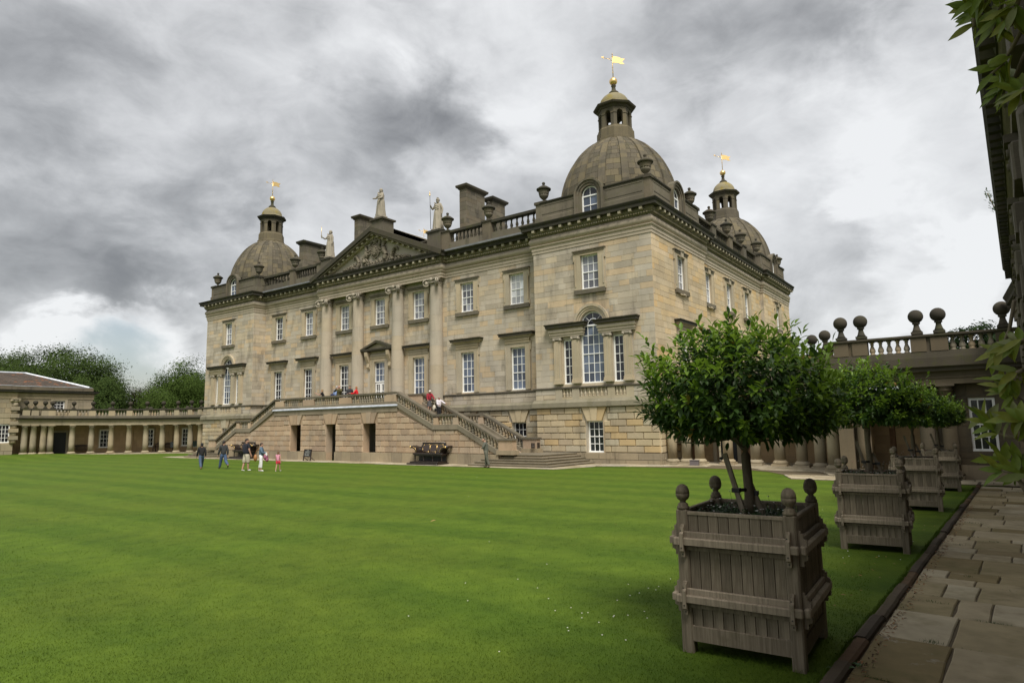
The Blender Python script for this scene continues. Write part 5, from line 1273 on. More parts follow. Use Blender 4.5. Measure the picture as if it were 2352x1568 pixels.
def leaf(pos, d, up, L_, W_, droop, mi, r):
    'one folded, drooping leaf: 8 faces'
    d = d.normalized(); s = d.cross(up)
    if s.length < .1: s = d.cross(Vector((1, .3, 0)))
    s.normalize(); n = s.cross(d)
    pts = []; q = pos.copy(); dd = d.copy()
    w = (0, .8, 1, 0); st = (0, .33, .66, 1)
    vs = [q.copy()]
    for i in range(1, 4):
        q = q+dd*(L_/3); dd = (dd-n*droop).normalized()
        if i < 3: vs += [q-s*(W_/2*w[i])+n*(W_*.16), q.copy(), q+s*(W_/2*w[i])+n*(W_*.16)]
        else: vs.append(q.copy())
    fs = [(0, 2, 1), (0, 3, 2), (1, 2, 5, 4), (2, 3, 6, 5), (4, 5, 7), (5, 6, 7)]
    return vs, fs, mi
def laurel(seed, nsh, c, rx, rz0, rz1):
    r = random.Random(seed); LV = []; lumps = [(Vector((r.gauss(0, 1), r.gauss(0, 1), r.gauss(0, 1))).normalized(), r.uniform(-.16, .18)) for _ in range(20)]
    for i in range(nsh):
        z = r.uniform(-.72, 1); a = r.uniform(0, 2*pi); q = math.sqrt(max(0, 1-z*z)); dv = Vector((q*cos(a), q*sin(a), z))
        f = 1+sum(am*max(0, dv.dot(ld))**5 for ld, am in lumps)
        sh = r.uniform(.80, 1.0) if r.random() < .7 else r.uniform(.45, .8)
        p = Vector((c[0]+dv.x*rx*f*sh, c[1]+dv.y*rx*f*sh, c[2]+(dv.z*(rz1 if dv.z > 0 else rz0))*f*sh))
        outer = sh > .8
        d = (Vector((dv.x*.55, dv.y*.55, .25+.75*max(dv.z, -.2)))+Vector((r.uniform(-.25, .25), r.uniform(-.25, .25), r.uniform(-.1, .2)))).normalized()
        ln = r.uniform(.12, .22)*(1.9 if dv.z > .25 and r.random() < .33 else 1)
        k = r.randint(8, 12); young = outer and (dv.z > .0 and r.random() < .72 or r.random() < .3)
        ph = r.uniform(0, 6)
        e1 = d.cross(Vector((0, 0, 1))); e1 = e1.normalized() if e1.length > .1 else Vector((1, 0, 0)); e2 = d.cross(e1)
        for j in range(k):
            t = j/(k-1); b_ = ph+j*2.4
            side = e1*cos(b_)+e2*sin(b_)
            ld = (side*(1-.45*t)+d*(.25+.75*t)).normalized()
            mi = (1 if young and t > .25 else 0)
            if r.random() < .006: mi = 2
            LV.append((p+d*(ln*t), ld, r.uniform(.095, .14)*(1-.2*t), r.uniform(.036, .05), r.uniform(.18, .42) if t < .8 else r.uniform(.05, .2), mi, outer))
    r2 = random.Random(seed+1)
    for i in range(int(nsh*2.2)):    # hanging older leaves inside the crown
        z = r2.uniform(-.85, .8); a = r2.uniform(0, 2*pi); q = math.sqrt(1-z*z); sh = r2.uniform(.35, .88)
        p = Vector((c[0]+q*cos(a)*rx*sh, c[1]+q*sin(a)*rx*sh, c[2]+z*(rz1 if z > 0 else rz0)*sh))
        LV.append((p, Vector((q*cos(a)*.7, q*sin(a)*.7, r2.uniform(-.6, .1))), .115, .04, .25, 0, False))
    return LV
UPV = Vector((0, 0, 1))
def crown_mesh(LV, name='crown'):
    mb = MB()
    for (p, d, l, w, dr, mi, o) in LV:
        vs, fs, m = leaf(p, d, UPV, l, w, dr, mi, rnd); mb.add(vs, fs, m, True)
    return mb.mesh(name, [LEAF_OLD, LEAF_NEW, LEAF_YEL])
def trunkmesh(seed, z0, zf, r0, spread, ztop):
    r = random.Random(seed); m = MB()
    m.tube([(0, 0, z0), (.01, .005, z0+.3), (-.005, .01, z0+.7), (0, 0, zf)], [r0*1.15, r0, r0*.95, r0*1.1], 12)
    for i in range(9):
        a = 2*pi*i/9+r.uniform(-.3, .3); sp = spread*r.uniform(.5, .92); zt = zf+r.uniform(.15, ztop)
        low = i in (2, 5)
        if low: zt = zf+r.uniform(.0, .08); sp = spread*.9
        P = [Vector((0, 0, zf-.05)), Vector((cos(a)*sp*.16, sin(a)*sp*.16, zf+(zt-zf)*.35+.07)), Vector((cos(a+.1)*sp*.6, sin(a+.1)*sp*.6, zf+(zt-zf)*.7)), Vector((cos(a)*sp, sin(a)*sp, zt))]
        m.tube(P, [r0*.55, r0*.4, r0*.25, r0*.1], 6)
        for k in range(3):
            b = P[2]; m.tube([b, b+Vector((r.uniform(-.3, .3), r.uniform(-.3, .3), r.uniform(.05, .35)))], [r0*.2, r0*.06], 5)
    return m.mesh('trunk', [BARK])
TREES = [(0, 860, (-.06, 0, 2.35), .88, .44, .80), (1, 700, (0, 0, 2.46), .84, .38, .58), (2, 620, (.0, 0, 2.40), .82, .34, .52), (3, 560, (0, 0, 2.34), .80, .32, .46)]
TREEL = ['clipped laurel tree with a wide domed crown, in the nearest oak tub', 'clipped laurel tree in the second oak tub, its crown overlapping the nearest one', 'clipped laurel tree in the third oak tub', 'smallest clipped laurel tree, in the tub farthest away']
CAM2 = Vector(CAM)
DAISYW, DAISYP, HERB = plain('daisy_white', (.8, .78, .74), .6), plain('daisy_pink', (.5, .16, .2), .6), leafmat('herb_leaf', (.02, .05, .012), (.035, .08, .02), (.05, .1, .025), .2)
tub0 = None
for i, (x, y, rz, k) in enumerate(TUBS):
    z = gz(x, y)
    if tub0 is None:
        t = tub0 = thing('planter_tub', '', 'planter', 'oak planter tubs beside the path')
        for nm, me, M, ch in TP:
            o = ob(nm, me, t, M=M)
            for n2, m2, M2 in ch: ob(n2, m2, o, M=M2)
        ob('soil', SOILM, t)
    else: t = copytree(tub0)
    t.location = (x, y, z); t.rotation_euler = (0, 0, R(rz)); t.scale = (k*1.10, k*1.2, k) if i == 0 else (k*1.05, k*1.08, k); t['label'] = TUBL[i]
    if i == 9:
        pl_ = part('plate', MB().box(-.028, .028, -.503, -.499, .17, .21), plain('alloy_plate', (.42, .45, .40), .5), t)
    top = z+1.22*k
    # bedding flowers
    r = random.Random(60+i); m = MB()
    for q in range(900 if i < 2 else 250):
        px, py = r.uniform(-.41, .41), r.uniform(-.41, .41)
        a = r.uniform(0, 6.3); d = Vector((cos(a), sin(a), r.uniform(.2, 1.2)))
        vs, fs, _ = leaf(Vector((x+px*k, y+py*k, top+r.uniform(-.01, .10)*r.random())), d, UPV, r.uniform(.035, .075), .018, .2, 0, r); m.add(vs, fs, 0)
    for q in range(46 if i < 2 else 26):
        px, py = r.uniform(-.42, .42), r.uniform(-.42, .42); h = r.uniform(.05, .2)*(1.3 if py > .15 else .8)
        p = Vector((x+px*k, y+py*k, top)); tip = p+Vector((r.uniform(-.04, .04), r.uniform(-.04, .04), h))
        m.tube([p, tip], .0018, 3); mi = 1 if r.random() < .78 else 2
        m.lathe([(.003, 0), (.011, .004), (.011, .006), (.003, .008)], 7, tuple(tip), mi)
    tag(part('bedding_flowers', m, [HERB, DAISYW, DAISYP]), 'small white and pink daisies in the soil of the %s tub' % ['nearest', 'second', 'third', 'farthest'][i], 'flowers', kind='stuff')
    # the tree
    sd_, nsh, c, rx, rz0, rz1 = TREES[i]
    tr = thing('topiary_tree', TREEL[i], 'tree', 'clipped laurel trees in tubs', (x, y, z), R(i*70))
    ob('trunk', trunkmesh(i, 1.15*k, (1.98, 2.1, 2.05, 2.0)[i], .05, rx*.9, .6), tr)
    LV = laurel(90+i, nsh, c, rx, rz0, rz1)
    if i < 2:
        Mw = Matrix.Translation((x, y, z)) @ Matrix.Rotation(R(i*70), 4, 'Z')
        vis = [q for q in LV if q[6]]; vis.sort(key=lambda q: (Mw @ q[0]-CAM2).length); near = set(id(q) for q in vis[:300])
        mats = {0: LEAF_OLD, 1: LEAF_NEW, 2: LEAF_YEL}
        for q in LV:
            if id(q) in near:
                vs, fs, m_ = leaf(q[0], q[1], UPV, q[2], q[3], q[4], 0, rnd); part('leaf', MB().add(vs, fs, 0, True), mats[q[5]], tr)
        LV = [q for q in LV if id(q) not in near]
    tag(ob('crown', crown_mesh(LV), tr), kind='stuff')
    # two stakes and a rubber strap
    st = WOODL if i == 0 else WOOD
    for s, (dx, lean, nm) in enumerate(((-.02, -.17, 'left'), (.14, -.16, 'right'))):
        if i and s: dx = .2
        b0, b1 = Vector((dx+.03, -.12 if not s else .02, 1.15*k)), Vector((dx+lean, -.10 if not s else .05, 1.15*k+(.72 if not s else .50)))
        d = (b1-b0).normalized(); e = Vector((0, -1, 0)).cross(d).normalized(); M = Matrix.Identity(4)
        for rr in range(3): M[rr][0], M[rr][1], M[rr][2], M[rr][3] = e[rr], d.cross(e)[rr], d[rr], b0[rr]
        sk = thing('tree_stake', '%s wooden stake strapped to the trunk of the %s laurel tree' % (nm, ['nearest', 'second', 'third', 'farthest'][i]), 'stake', 'tree stakes', (x, y, z))
        part('post', MB().box(-.024, .024, -.016, .016, 0, (b1-b0).length, M=M), st, sk)
        q = b0+(b1-b0)*(.48 if not s else .62)
        part('strap', MB().box(-.04, .04, -.03, .03, -.022, .022, M=Matrix.Translation(q)).tube([q, Vector((0, -.02, q.z)), Vector((.0, .0, q.z-.005))], .02, 6), BLACK, sk)
# ---- grass blades, daisies and fallen leaves on the near lawn
r = random.Random(77); m = MB(); n = 0
while n < 90000:
    # spread evenly over the part of the lawn that lies within some 30 m of the camera
    d = pix(r.uniform(-40, 2000), 1105+500*r.random()**.8); t = (CAM[2]-.14)/-d.z; x, y = CAM[0]+d.x*t, CAM[1]+d.y*t
    if t < 3 or x > kerbx(y)-.005 or y > -7 or r.random() < (t-14)/24: continue
    if any((abs(x-tx) < .44 and abs(y-ty) < .44) for tx, ty, _, _ in TUBS): continue
    z = gz(x, y); near_tub = any(abs(x-tx) < .62 and abs(y-ty) < .66 for tx, ty, _, _ in TUBS)
    h = r.uniform(.010, .022)*(2.6 if near_tub and r.random() < .45 else 1); a = r.uniform(0, 6.3); w = .0016+.00026*t; b = r.uniform(0, 6.3); l = h*.8
    m.v += [(x-w*cos(a), y-w*sin(a), z-.004), (x+w*cos(a), y+w*sin(a), z-.004), (x+l*cos(b), y+l*sin(b), z+h)]
    m.f.append((3*n, 3*n+1, 3*n+2)); m.m.append(0); m.s.append(False); n += 1
for q in range(9000):     # longer grass along the kerb
    s = 5+22*r.random(); x, y = pw(0, s); x = kerbx(y)+r.gauss(-.015, .02); z = gz(x, y); a = r.uniform(0, 6.3); w = .003+.0002*s; h = r.uniform(.02, .05); b = r.uniform(-1.2, 1.2); l = h*r.uniform(.3, 1.2)
    m.add([(x-w*cos(a), y-w*sin(a), z-.004), (x+w*cos(a), y+w*sin(a), z-.004), (x+l*cos(b), y+l*sin(b), z+h)], [(0, 1, 2)])
tag(part('grass', m, GRASS), 'short mown grass blades of the near lawn', 'grass', kind='stuff')
m = MB(); dz = [(pw(-5.2, 7.5), 1.1, 14), (pw(-3.9, 8.4), .5, 14), (pw(-2.9, 12.2), .4, 12), (pw(-9, 20), 5, 12), (pw(-4.2, 6.6), .4, 12), (pw(-14, 27), 8, 12)]
for (cx, cy), rad, k in dz:
    for q in range(k): x, y = cx+r.gauss(0, rad), cy+r.gauss(0, rad); m.lathe([(.002, 0), (.009, .004), (.009, .006), (.002, .008)], 6, (x, y, gz(x, y)+.02))
tag(part('daisies', m, DAISYW), 'tiny white daisies dotted over the lawn', 'flowers', kind='stuff')
FALL = leafmat('fallen_leaf', (.30, .13, .035), (.22, .10, .04), (.36, .20, .05), 0)
def fallen(x, y, z, L_, seed, mat=FALL):
    rr = random.Random(seed); a = rr.uniform(0, 6.3)
    vs, fs, _ = leaf(Vector((0, 0, .012)), Vector((cos(a), sin(a), rr.uniform(.0, .25))), UPV, L_, L_*.42, rr.uniform(-.2, .25), 0, rr)
    return part('fallen_leaf', MB().add(vs, fs), mat, None, loc=(x, y, z))
k = 0
for i in range(46):
    s = r.uniform(7.5, 17); u = -1.86-abs(r.gauss(0, .55)) if i % 3 else -1.9-r.random()*6
    x, y = pw(u, s)
    if any(abs(x-tx) < .5 and abs(y-ty) < .5 for tx, ty, _, _ in TUBS): continue
    tag(fallen(x, y, gz(x, y)+.014, r.uniform(.035, .075), i), 'small brown fallen leaf lying on the grass beside the tubs', 'leaf', 'fallen leaves on the lawn')
tag(fallen(*pw(-4.05, 10.6), .17, .16, 999, plain('yellow_leaf', (.55, .34, .03), .6)), 'long bright yellow fallen leaf left of the nearest tub', 'leaf', 'fallen leaves on the lawn')
tag(fallen(*pw(-11.3, 10.9), .19, .15, 998, plain('tan_leaf', (.42, .25, .10), .6)), 'long tan fallen leaf alone far left on the lawn', 'leaf', 'fallen leaves on the lawn')
m = MB()
for i in range(900):     # litter in the gutter between kerb and flags
    s = 5.5+16*r.random(); x, y = pw(0, s); x = kerbx(y)+r.uniform(.165, .29); a = r.uniform(0, 6.3)
    vs, fs, _ = leaf(Vector((x, y, gz(x, y)-.018+r.uniform(0, .018))), Vector((cos(a), sin(a), r.uniform(-.2, .5))), UPV, r.uniform(.025, .06), r.uniform(.012, .024), r.uniform(-.2, .3), 0, r); m.add(vs, fs, 0 if r.random() < .7 else 1)
tag(part('leaf_litter', m, [FALL, plain('dead_leaf', (.09, .055, .03), .9)]), 'brown leaf litter along the foot of the kerb', 'leaf litter', kind='stuff')
m = MB()
for u, s, k, rad in ((-1.05, 8.0, 60, .05), (-1.2, 9.75, 70, .06), (-.95, 11.6, 40, .04), (-1.3, 14.5, 40, .05), (-1.48, 6.9, 50, .05)):
    for q in range(k):
        x, y = pw(u+r.gauss(0, rad), s+r.gauss(0, rad*.5)); a = r.uniform(0, 6.3); z = wz(s)-.03; h = r.uniform(.02, .06); w = .004
        m.add([(x-w*cos(a), y-w*sin(a), z), (x+w*cos(a), y+w*sin(a), z), (x+.02*cos(a*3), y+.02*sin(a*3), z+h)], [(0, 1, 2)])
for q in range(70):
    k = r.randrange(4, len(rows)-1); u0 = r.uniform(-1.45, -.2)
    for g in range(r.randint(6, 22)):
        x, y = pw(u0+r.gauss(0, .05), rows[k]+r.gauss(0, .012)); a = r.uniform(0, 6.3); z = wz(rows[k])-.024; h = r.uniform(.012, .04); w = .004
        m.add([(x-w*cos(a), y-w*sin(a), z), (x+w*cos(a), y+w*sin(a), z), (x+.02*cos(a*3), y+.02*sin(a*3), z+h)], [(0, 1, 2)])
for q in range(16):
    x, y = pw(-1.58+r.gauss(0, .04), 6.75+r.gauss(0, .12)); a = r.uniform(0, 6.3); vs, fs, _ = leaf(Vector((x, y, wz(6.7)+.0)), Vector((cos(a), sin(a), .6)), UPV, .07, .055, .3, 0, r); m.add(vs, fs)
tag(part('path_weeds', m, leafmat('weed_leaf', (.03, .075, .015), (.045, .10, .02), (.06, .12, .03), .2)), 'grass and weeds growing in the joints of the path', 'weeds', kind='stuff')
# ---- magnolia reaching in from the right
MAGT = leafmat('magnolia_leaf', (.16, .235, .028), (.20, .265, .03), (.25, .26, .035), .38)
MAGU = leafmat('magnolia_underside', (.20, .23, .07), (.23, .25, .09), (.17, .21, .05), .3)
mg = thing('magnolia', 'large-leaved magnolia branches reaching in at the right edge in front of the dark wing', 'plant', None, (38.75, -30.6, .19))
r = random.Random(5)
def magleaf(p, d, L_, W_):
    d = d.normalized(); s = d.cross(UPV)
    if s.length < .15: s = Vector((1, 0, 0))
    tc_ = (MGC-p).normalized(); s = (s.normalized()*.55+d.cross(tc_).normalized()*r.uniform(.3, 1.2)+UPV*r.uniform(-.3, .3)).normalized(); n = s.cross(d).normalized()
    vs = []; N = 6; q = p.copy(); dd = d.copy()
    wd = (.12, .62, .92, 1, .82, .45, .02); dr = r.uniform(-.05, .12)
    for i in range(N+1):
        w = W_/2*wd[i]; vs += [q-s*w+n*w*.35, q.copy(), q+s*w+n*w*.35]; q = q+dd*(L_/N); dd = (dd-n*dr).normalized()
    fs = []
    for i in range(N): a = 3*i; fs += [(a, a+1, a+4, a+3), (a+1, a+2, a+5, a+4)]
    o = part('leaf', MB().add(vs, fs, 0, True), MAGT if r.random() < .82 else MAGU, mg)
    o.matrix_parent_inverse = mg.matrix_basis.inverted()
MGC = Vector(CAM)
def mpt(px, py, dist): return MGC+pix(px, py)*dist
BR = [([(2330, 690), (2318, 760), (2300, 800), (2290, 812)], 4.6), ([(2350, 850), (2325, 860), (2300, 878)], 4.5), ([(2352, 925), (2315, 900), (2302, 888)], 4.7), ([(2356, 1010), (2310, 1000), (2272, 978), (2255, 962)], 4.4), ([(2356, 1075), (2320, 1060), (2290, 1052)], 4.5), ([(2358, 1130), (2330, 1085), (2300, 1080)], 4.4), ([(2356, 780), (2338, 790), (2330, 800)], 4.3), ([(2354, 960), (2335, 965), (2320, 962)], 4.3),
      ([(2300, -60), (2268, -10), (2248, 30), (2240, 60)], 4.5), ([(2330, -50), (2300, 10), (2286, 60), (2280, 75)], 4.4), ([(2352, 60), (2325, 110), (2300, 150), (2272, 175)], 4.4), ([(2356, 120), (2330, 180), (2306, 200), (2290, 215)], 4.6), ([(2358, 200), (2338, 215), (2325, 222)], 4.2), ([(2350, -30), (2330, 30), (2322, 60)], 4.2), ([(2240, 60), (2236, 30), (2226, 5)], 4.5), ([(2290, -60), (2262, -20), (2250, 0)], 4.3)]
bm_ = MB()
for pts, dist in BR:
    P = [mpt(a, b, dist+.05*i) for i, (a, b) in enumerate(pts)]
    bm_.tube(P, [.012-.0018*i for i in range(len(P))], 6)
    tip, ax = P[-1], (P[-1]-P[-2]).normalized()
    for j in range(16):
        a = j*2.4+r.random(); e1 = ax.cross(UPV).normalized(); e2 = ax.cross(e1)
        t = r.random(); base = tip-ax*(.16*t)
        d = (e1*cos(a)+e2*sin(a))*r.uniform(.7, 1.1)+ax*r.uniform(.3, .9)+UPV*r.uniform(-.25, .35)
        magleaf(base, d, r.uniform(.105, .15), r.uniform(.038, .05))
tr_ = [Vector((38.85, -30.9, .1)), Vector((38.86, -30.9, 2.2)), Vector((38.84, -30.95, 4.6)), Vector((38.8, -31, 5.4))]
bm_.tube(tr_, [.05, .045, .03, .02], 8)
o = part('branch', bm_, BARK, mg); o.matrix_parent_inverse = mg.matrix_basis.inverted()
# small plant rooted on the cornice
r = random.Random(6); m = MB(); bp = Vector((38.93, -17.9, 6.72))
for i in range(90):
    t = r.random(); q = bp+Vector((-.02-.12*t+r.gauss(0, .03), r.gauss(0, .09)-.15*t, .06+.42*t)); a = r.uniform(0, 6.3)
    vs, fs, _ = leaf(q, Vector((cos(a), sin(a), .8)), UPV, .07, .02, .1, 0, r); m.add(vs, fs)
pc_ = thing('cornice_plant', 'small leafy weed rooted on the cornice edge of the right wing', 'plant', None, (0, 0, 0))
part('foliage', m, LEAF_OLD, pc_); part('stem', MB().tube([bp+Vector((.15, 0, -.05)), bp+Vector((-.02, -.02, .1)), bp+Vector((-.13, -.14, .46))], .012, 5), BARK, pc_)
# ---- distant trees
def bigmat(name, a, b_, c_):
    m = leafmat(name, a, b_, c_, .3); b = m.node_tree.nodes['Principled BSDF']; b.inputs['Roughness'].default_value = .8; b.inputs['Specular IOR Level'].default_value = .1; return m
BIGM = [bigmat('oak_foliage', (.040, .068, .018), (.052, .082, .02), (.065, .10, .024)), bigmat('lime_foliage', (.05, .085, .018), (.062, .10, .02), (.078, .12, .026)), bigmat('beech_foliage', (.022, .016, .012), (.032, .020, .014), (.042, .027, .017)), bigmat('yew_foliage', (.014, .028, .010), (.02, .038, .012), (.028, .05, .014))]
def bigtree(label, kind, x, y, z0, blobs, leafs, ls, seed, mat, tr=None):
    r = random.Random(seed); t = thing('tree', label, 'tree', 'trees beyond the house', (x, y, z0))
    m = MB(); h = max(b[2] for b in blobs); m.tube([(0, 0, 0), (.1, 0, h*.35), (0, .1, h*.7)], [h*.04, h*.03, h*.012], 8)
    tot = sum(b[3]**2 for b in blobs); f = MB()
    for bx, by, bz, br in blobs:
        m.tube([(0, 0, h*.3), (bx*.5, by*.5, h*.3+(bz-h*.3)*.6), (bx, by, bz)], [h*.018, h*.01, h*.004], 6)
        n = int(leafs*br*br/tot); cl = [(Vector((r.gauss(0, 1), r.gauss(0, 1), r.gauss(0, .8))).normalized(), r.uniform(.75, 1.12)) for _ in range(26)]
        for i in range(n):
            cd_, cr = cl[r.randrange(26)]
            q = cd_*br*cr+Vector((r.gauss(0, 1), r.gauss(0, 1), r.gauss(0, .75)))*br*.22
            nn = (cd_+q.normalized()+Vector((r.gauss(0, .4), r.gauss(0, .4), r.gauss(0, .4)+.35))).normalized(); d = nn.cross(Vector((r.gauss(0, 1), r.gauss(0, 1), r.gauss(0, 1)))).normalized(); e = nn.cross(d)
            L_ = ls*r.uniform(.6, 1.3); p = Vector((bx, by, bz))+q
            f.add([p-d*L_, p+e*L_*.5, p+d*L_, p-e*L_*.5+Vector((0, 0, -L_*.25))], [(0, 1, 2, 3)])
    part('trunk', m, BARK, t); tag(part('crown', f, mat, t), kind='stuff')
def at(px, dist): d = pix(px, 1019); d = Vector((d.x, d.y)).normalized(); q = Vector(CAM[:2])+d*dist; return q.x, q.y
def hz(py, px, dist): d = pix(px, py); return CAM[2]+dist*d.z/math.hypot(d.x, d.y)
def tree_at(label, px, dist, lay, leafs, ls, seed, mat, base=-.5):
    'lay: crown lobes given as (sideways px, top px, radius in metres)'
    x, y = at(px, dist); bl = []
    d = pix(px, 1019); sd_ = Vector((d.y, -d.x)).normalized()
    for bx, by, br in lay:
        off = (bx-px)*dist/1680*1.02; z = hz(by, bx, dist)-base-br*.8
        rr = random.Random(int(bx*7+by)); dep = rr.uniform(-br*.5, br*.5)
        bl.append((sd_.x*off+d.x*dep, sd_.y*off+d.y*dep, z, br))
    bigtree(label, '', x, y, base, bl, leafs, ls, seed, mat)
D_ = 118
tree_at('broad dark oak rising behind the red-roofed wing', 130, D_, [(40, 828, 4), (75, 822, 4.2), (110, 812, 4.6), (150, 815, 4.5), (180, 830, 4), (130, 850, 5), (60, 860, 4.5), (195, 862, 4)], 70000, .15, 1, BIGM[0])
tree_at('dark tree at the left edge behind the wing roof', -20, D_+8, [(-30, 815, 4.5), (0, 825, 3.5), (20, 845, 3), (-10, 860, 4)], 26000, .15, 2, BIGM[0])
tree_at('ragged oak just right of the wing roof, before the pale gap of sky', 215, D_-6, [(205, 855, 3.4), (225, 870, 2.9), (242, 895, 2.2), (228, 905, 3.0), (215, 920, 3.2), (248, 925, 2.0)], 24000, .14, 3, BIGM[0])
tree_at('dark copper beech left of the tall lime', 316, D_+5, [(312, 905, 2.4), (332, 900, 2.8), (298, 918, 1.6), (345, 915, 2.6), (318, 928, 2.6)], 24000, .13, 4, BIGM[2])
tree_at('tall rounded lime tree against the left edge of the house', 425, D_+2, [(425, 845, 3.8), (400, 862, 3.8), (452, 860, 3.8), (378, 885, 3.6), (425, 885, 5), (470, 880, 4), (360, 905, 3), (410, 915, 4.4)], 70000, .14, 5, BIGM[1])
tree_at('low hazy treetops in the gap left of the copper beech', 285, D_+60, [(268, 928, 2), (285, 930, 2)], 900, .4, 7, BIGM[0])
# yew behind the right-hand balustrade
r = random.Random(12)
bigtree('dark yew top showing above the balustrade on the right', '', 38.25, 5.5, 0, [(0, 0, 6.35, .75), (-.75, .2, 6.0, .7), (.6, 0, 6.1, .6), (-1.1, 0, 5.5, .7), (.2, 0, 5.3, 1.0), (.9, .3, 5.2, .7)], 5200, .10, 13, BIGM[3])
# ================================================================ benches, signs, statues, people
def gildframe(mb, pts, w=.022, mi=1):
    n = len(pts)
    for i in range(n): mb.tube([pts[i], pts[(i+1) % n]], w/2, 5, mi)
EBON = plain('ebonised_wood', (.022, .015, .012), .32, var=.3, vs=6)
EBONP = plain('panel_brown', (.045, .030, .024), .35, var=.15)
def state_bench(cx, label):
    b = thing('garden_bench', label, 'bench', 'black and gold benches against the terrace wall', (cx, -5.3, .012))
    part('foot_step', MB().bbox(-1.30, 1.28, -.62, .48, 0, .11, .02), EBON, b); part('foot_step', MB().bbox(-1.18, 1.16, -.44, .46, .112, .20, .015), EBON, b)
    part('seat', MB().bbox(-1.25, 1.25, -.12, .5, .60, .69, .02).box(-1.15, 1.15, -.06, .46, .52, .60), EBON, b)
    for x in (-1.12, -.38, .38, 1.12):
        part('leg', MB().lathe([(.045, .2), (.05, .24), (.03, .27), (.045, .36), (.032, .44), (.05, .49), (.055, .53)], 10, (x, -.02, 0)), EBON, b)
    part('under_panel', MB().box(-1.15, 1.15, .34, .40, .2, .55), BLACK, b)
    bk = part('backrest', MB().ext([(-1.02, .42, .69), (1.02, .42, .69), (1.12, .48, 1.02), (.93, .54, 1.3), (-.93, .54, 1.3), (-1.12, .48, 1.02)], (0, .06, .01)).tube([(-.98, .53, 1.3), (.98, .53, 1.3)], .035, 8), EBON, b)
    for x0, x1, s in ((-.86, -.32, -1), (-.26, .26, 0), (.32, .86, 1)):
        a, c = x0, x1
        lo = [(a, .405, .76), (c, .405, .76), (c, .50, 1.2), (a, .50, 1.2)]
        if s < 0: lo = [(a+.02, .405, .76), (c, .405, .76), (c, .50, 1.2), (a+.06, .50, 1.2), (a-.06, .455, 1.02)]
        if s > 0: lo = [(a, .405, .76), (c-.02, .405, .76), (c+.06, .455, 1.02), (c-.06, .50, 1.2), (a, .50, 1.2)]
        m = MB().ext(lo, (0, .02, 0)); gildframe(m, lo); part('back_panel', m, [EBONP, GOLD], bk)
    for s in (-1, 1):
        pr = [(1.06, .69), (1.08, .8), (1.14, .9), (1.26, .98), (1.40, 1.0), (1.52, 1.02), (1.56, 1.08), (1.50, 1.13), (1.38, 1.12), (1.2, 1.08), (1.06, .99), (.99, .86), (.97, .69)]
        a = part('arm', MB().ext([(s*x, -.05, z) for x, z in pr], (0, .55, 0)).tube([(s*1.48, -.07, 1.07), (s*1.48, .5, 1.07)], .085, 10), EBON, b)
        part('gold_boss', MB().ell((s*1.48, -.09, 1.07), (.07, .05, .07), 12, 8), GOLD, a)
        m = MB(); m.tube([(s*1.0, -.06, .74), (s*1.01, -.06, .86), (s*1.07, -.06, .97), (s*1.2, -.06, 1.05), (s*1.34, -.06, 1.09)], .012, 5); part('gold_line', m, GOLD, a)
state_bench(10.22, 'black bench with gold-lined panels and scrolled arms, right of the terrace openings'); state_bench(-10.25, 'black bench with gold-lined panels, partly hidden behind the people at the left')
TEAK = plain('teak', (.05, .032, .022), .7, var=.3, vs=9)
def slat_bench(x, y, rz, w, label):
    b = thing('wooden_bench', label, 'bench', 'wooden seats under the left colonnade', (x, y, .1), rz)
    for i in range(5): part('seat_slat', MB().box(-w/2, w/2, -.28+.11*i, -.19+.11*i, .40, .43), TEAK, b)
    n = int(w/.11)
    for i in range(n): x_ = -w/2+.06+(w-.12)*i/(n-1); part('back_slat', MB().box(x_-.022, x_+.022, .25, .27, .43, .82+.07*(1-(2*i/(n-1)-1)**2)), TEAK, b)
    part('top_rail', MB().ext([(-w/2, .24, .80), (w/2, .24, .80), (w/2, .24, .87), (w*.2, .24, .95), (-w*.2, .24, .95), (-w/2, .24, .87)], (0, .05, 0)), TEAK, b)
    for sx in (-1, 1):
        for y0, h in ((-.28, .62), (.22, .88)): part('leg', MB().box(sx*w/2-.035, sx*w/2+.035, y0, y0+.06, 0, h), TEAK, b)
        part('arm', MB().box(sx*w/2-.045, sx*w/2+.045, -.31, .26, .62, .66), TEAK, b)
def arcpl(d, off): x, y = arcp(d, off); f = arcfr(d, off); return x, y, f.rz
# bench 1 between the third and fourth columns from the wing, etc.
for d, off, w, l in ((65, 2.2, 1.45, 'slatted wooden bench under the left colonnade, between door and window'), (33.0, 2.2, 1.3, 'dark wooden bench under the left colonnade near the house, with clothing on it'), (37.2, 2.0, .62, 'single wooden armchair under the left colonnade beside a column')):
    x, y, rz = arcpl(d, off); slat_bench(x, y, rz, w, l)
x, y, rz = arcpl(30.9, 1.95)
tag(part('coat', MB().bbox(-.2, .2, -.1, .1, .45, 1.05, .05), plain('grey_cloth', (.13, .15, .16), .9), None, loc=(x, y, .1), rz=rz), 'grey-green coat hung over the end of the dark bench under the left colonnade', 'coat')
x, y, rz = arcpl(18.2, 1.2)
g = thing('notice_board', 'dark green notice board standing by the left steps under the colonnade', 'sign', None, (x, y, .1), rz)
part('board', MB().box(-.55, .55, -.03, .03, .55, 1.12), plain('dark_green', (.012, .03, .024), .4), g); part('stand', MB().box(-.5, -.42, -.04, .04, 0, .6).box(.42, .5, -.04, .04, 0, .6), BLACK, g); part('ledge', MB().box(-.58, .58, -.07, .05, .5, .55), plain('pale_green', (.25, .28, .24), .6), g)
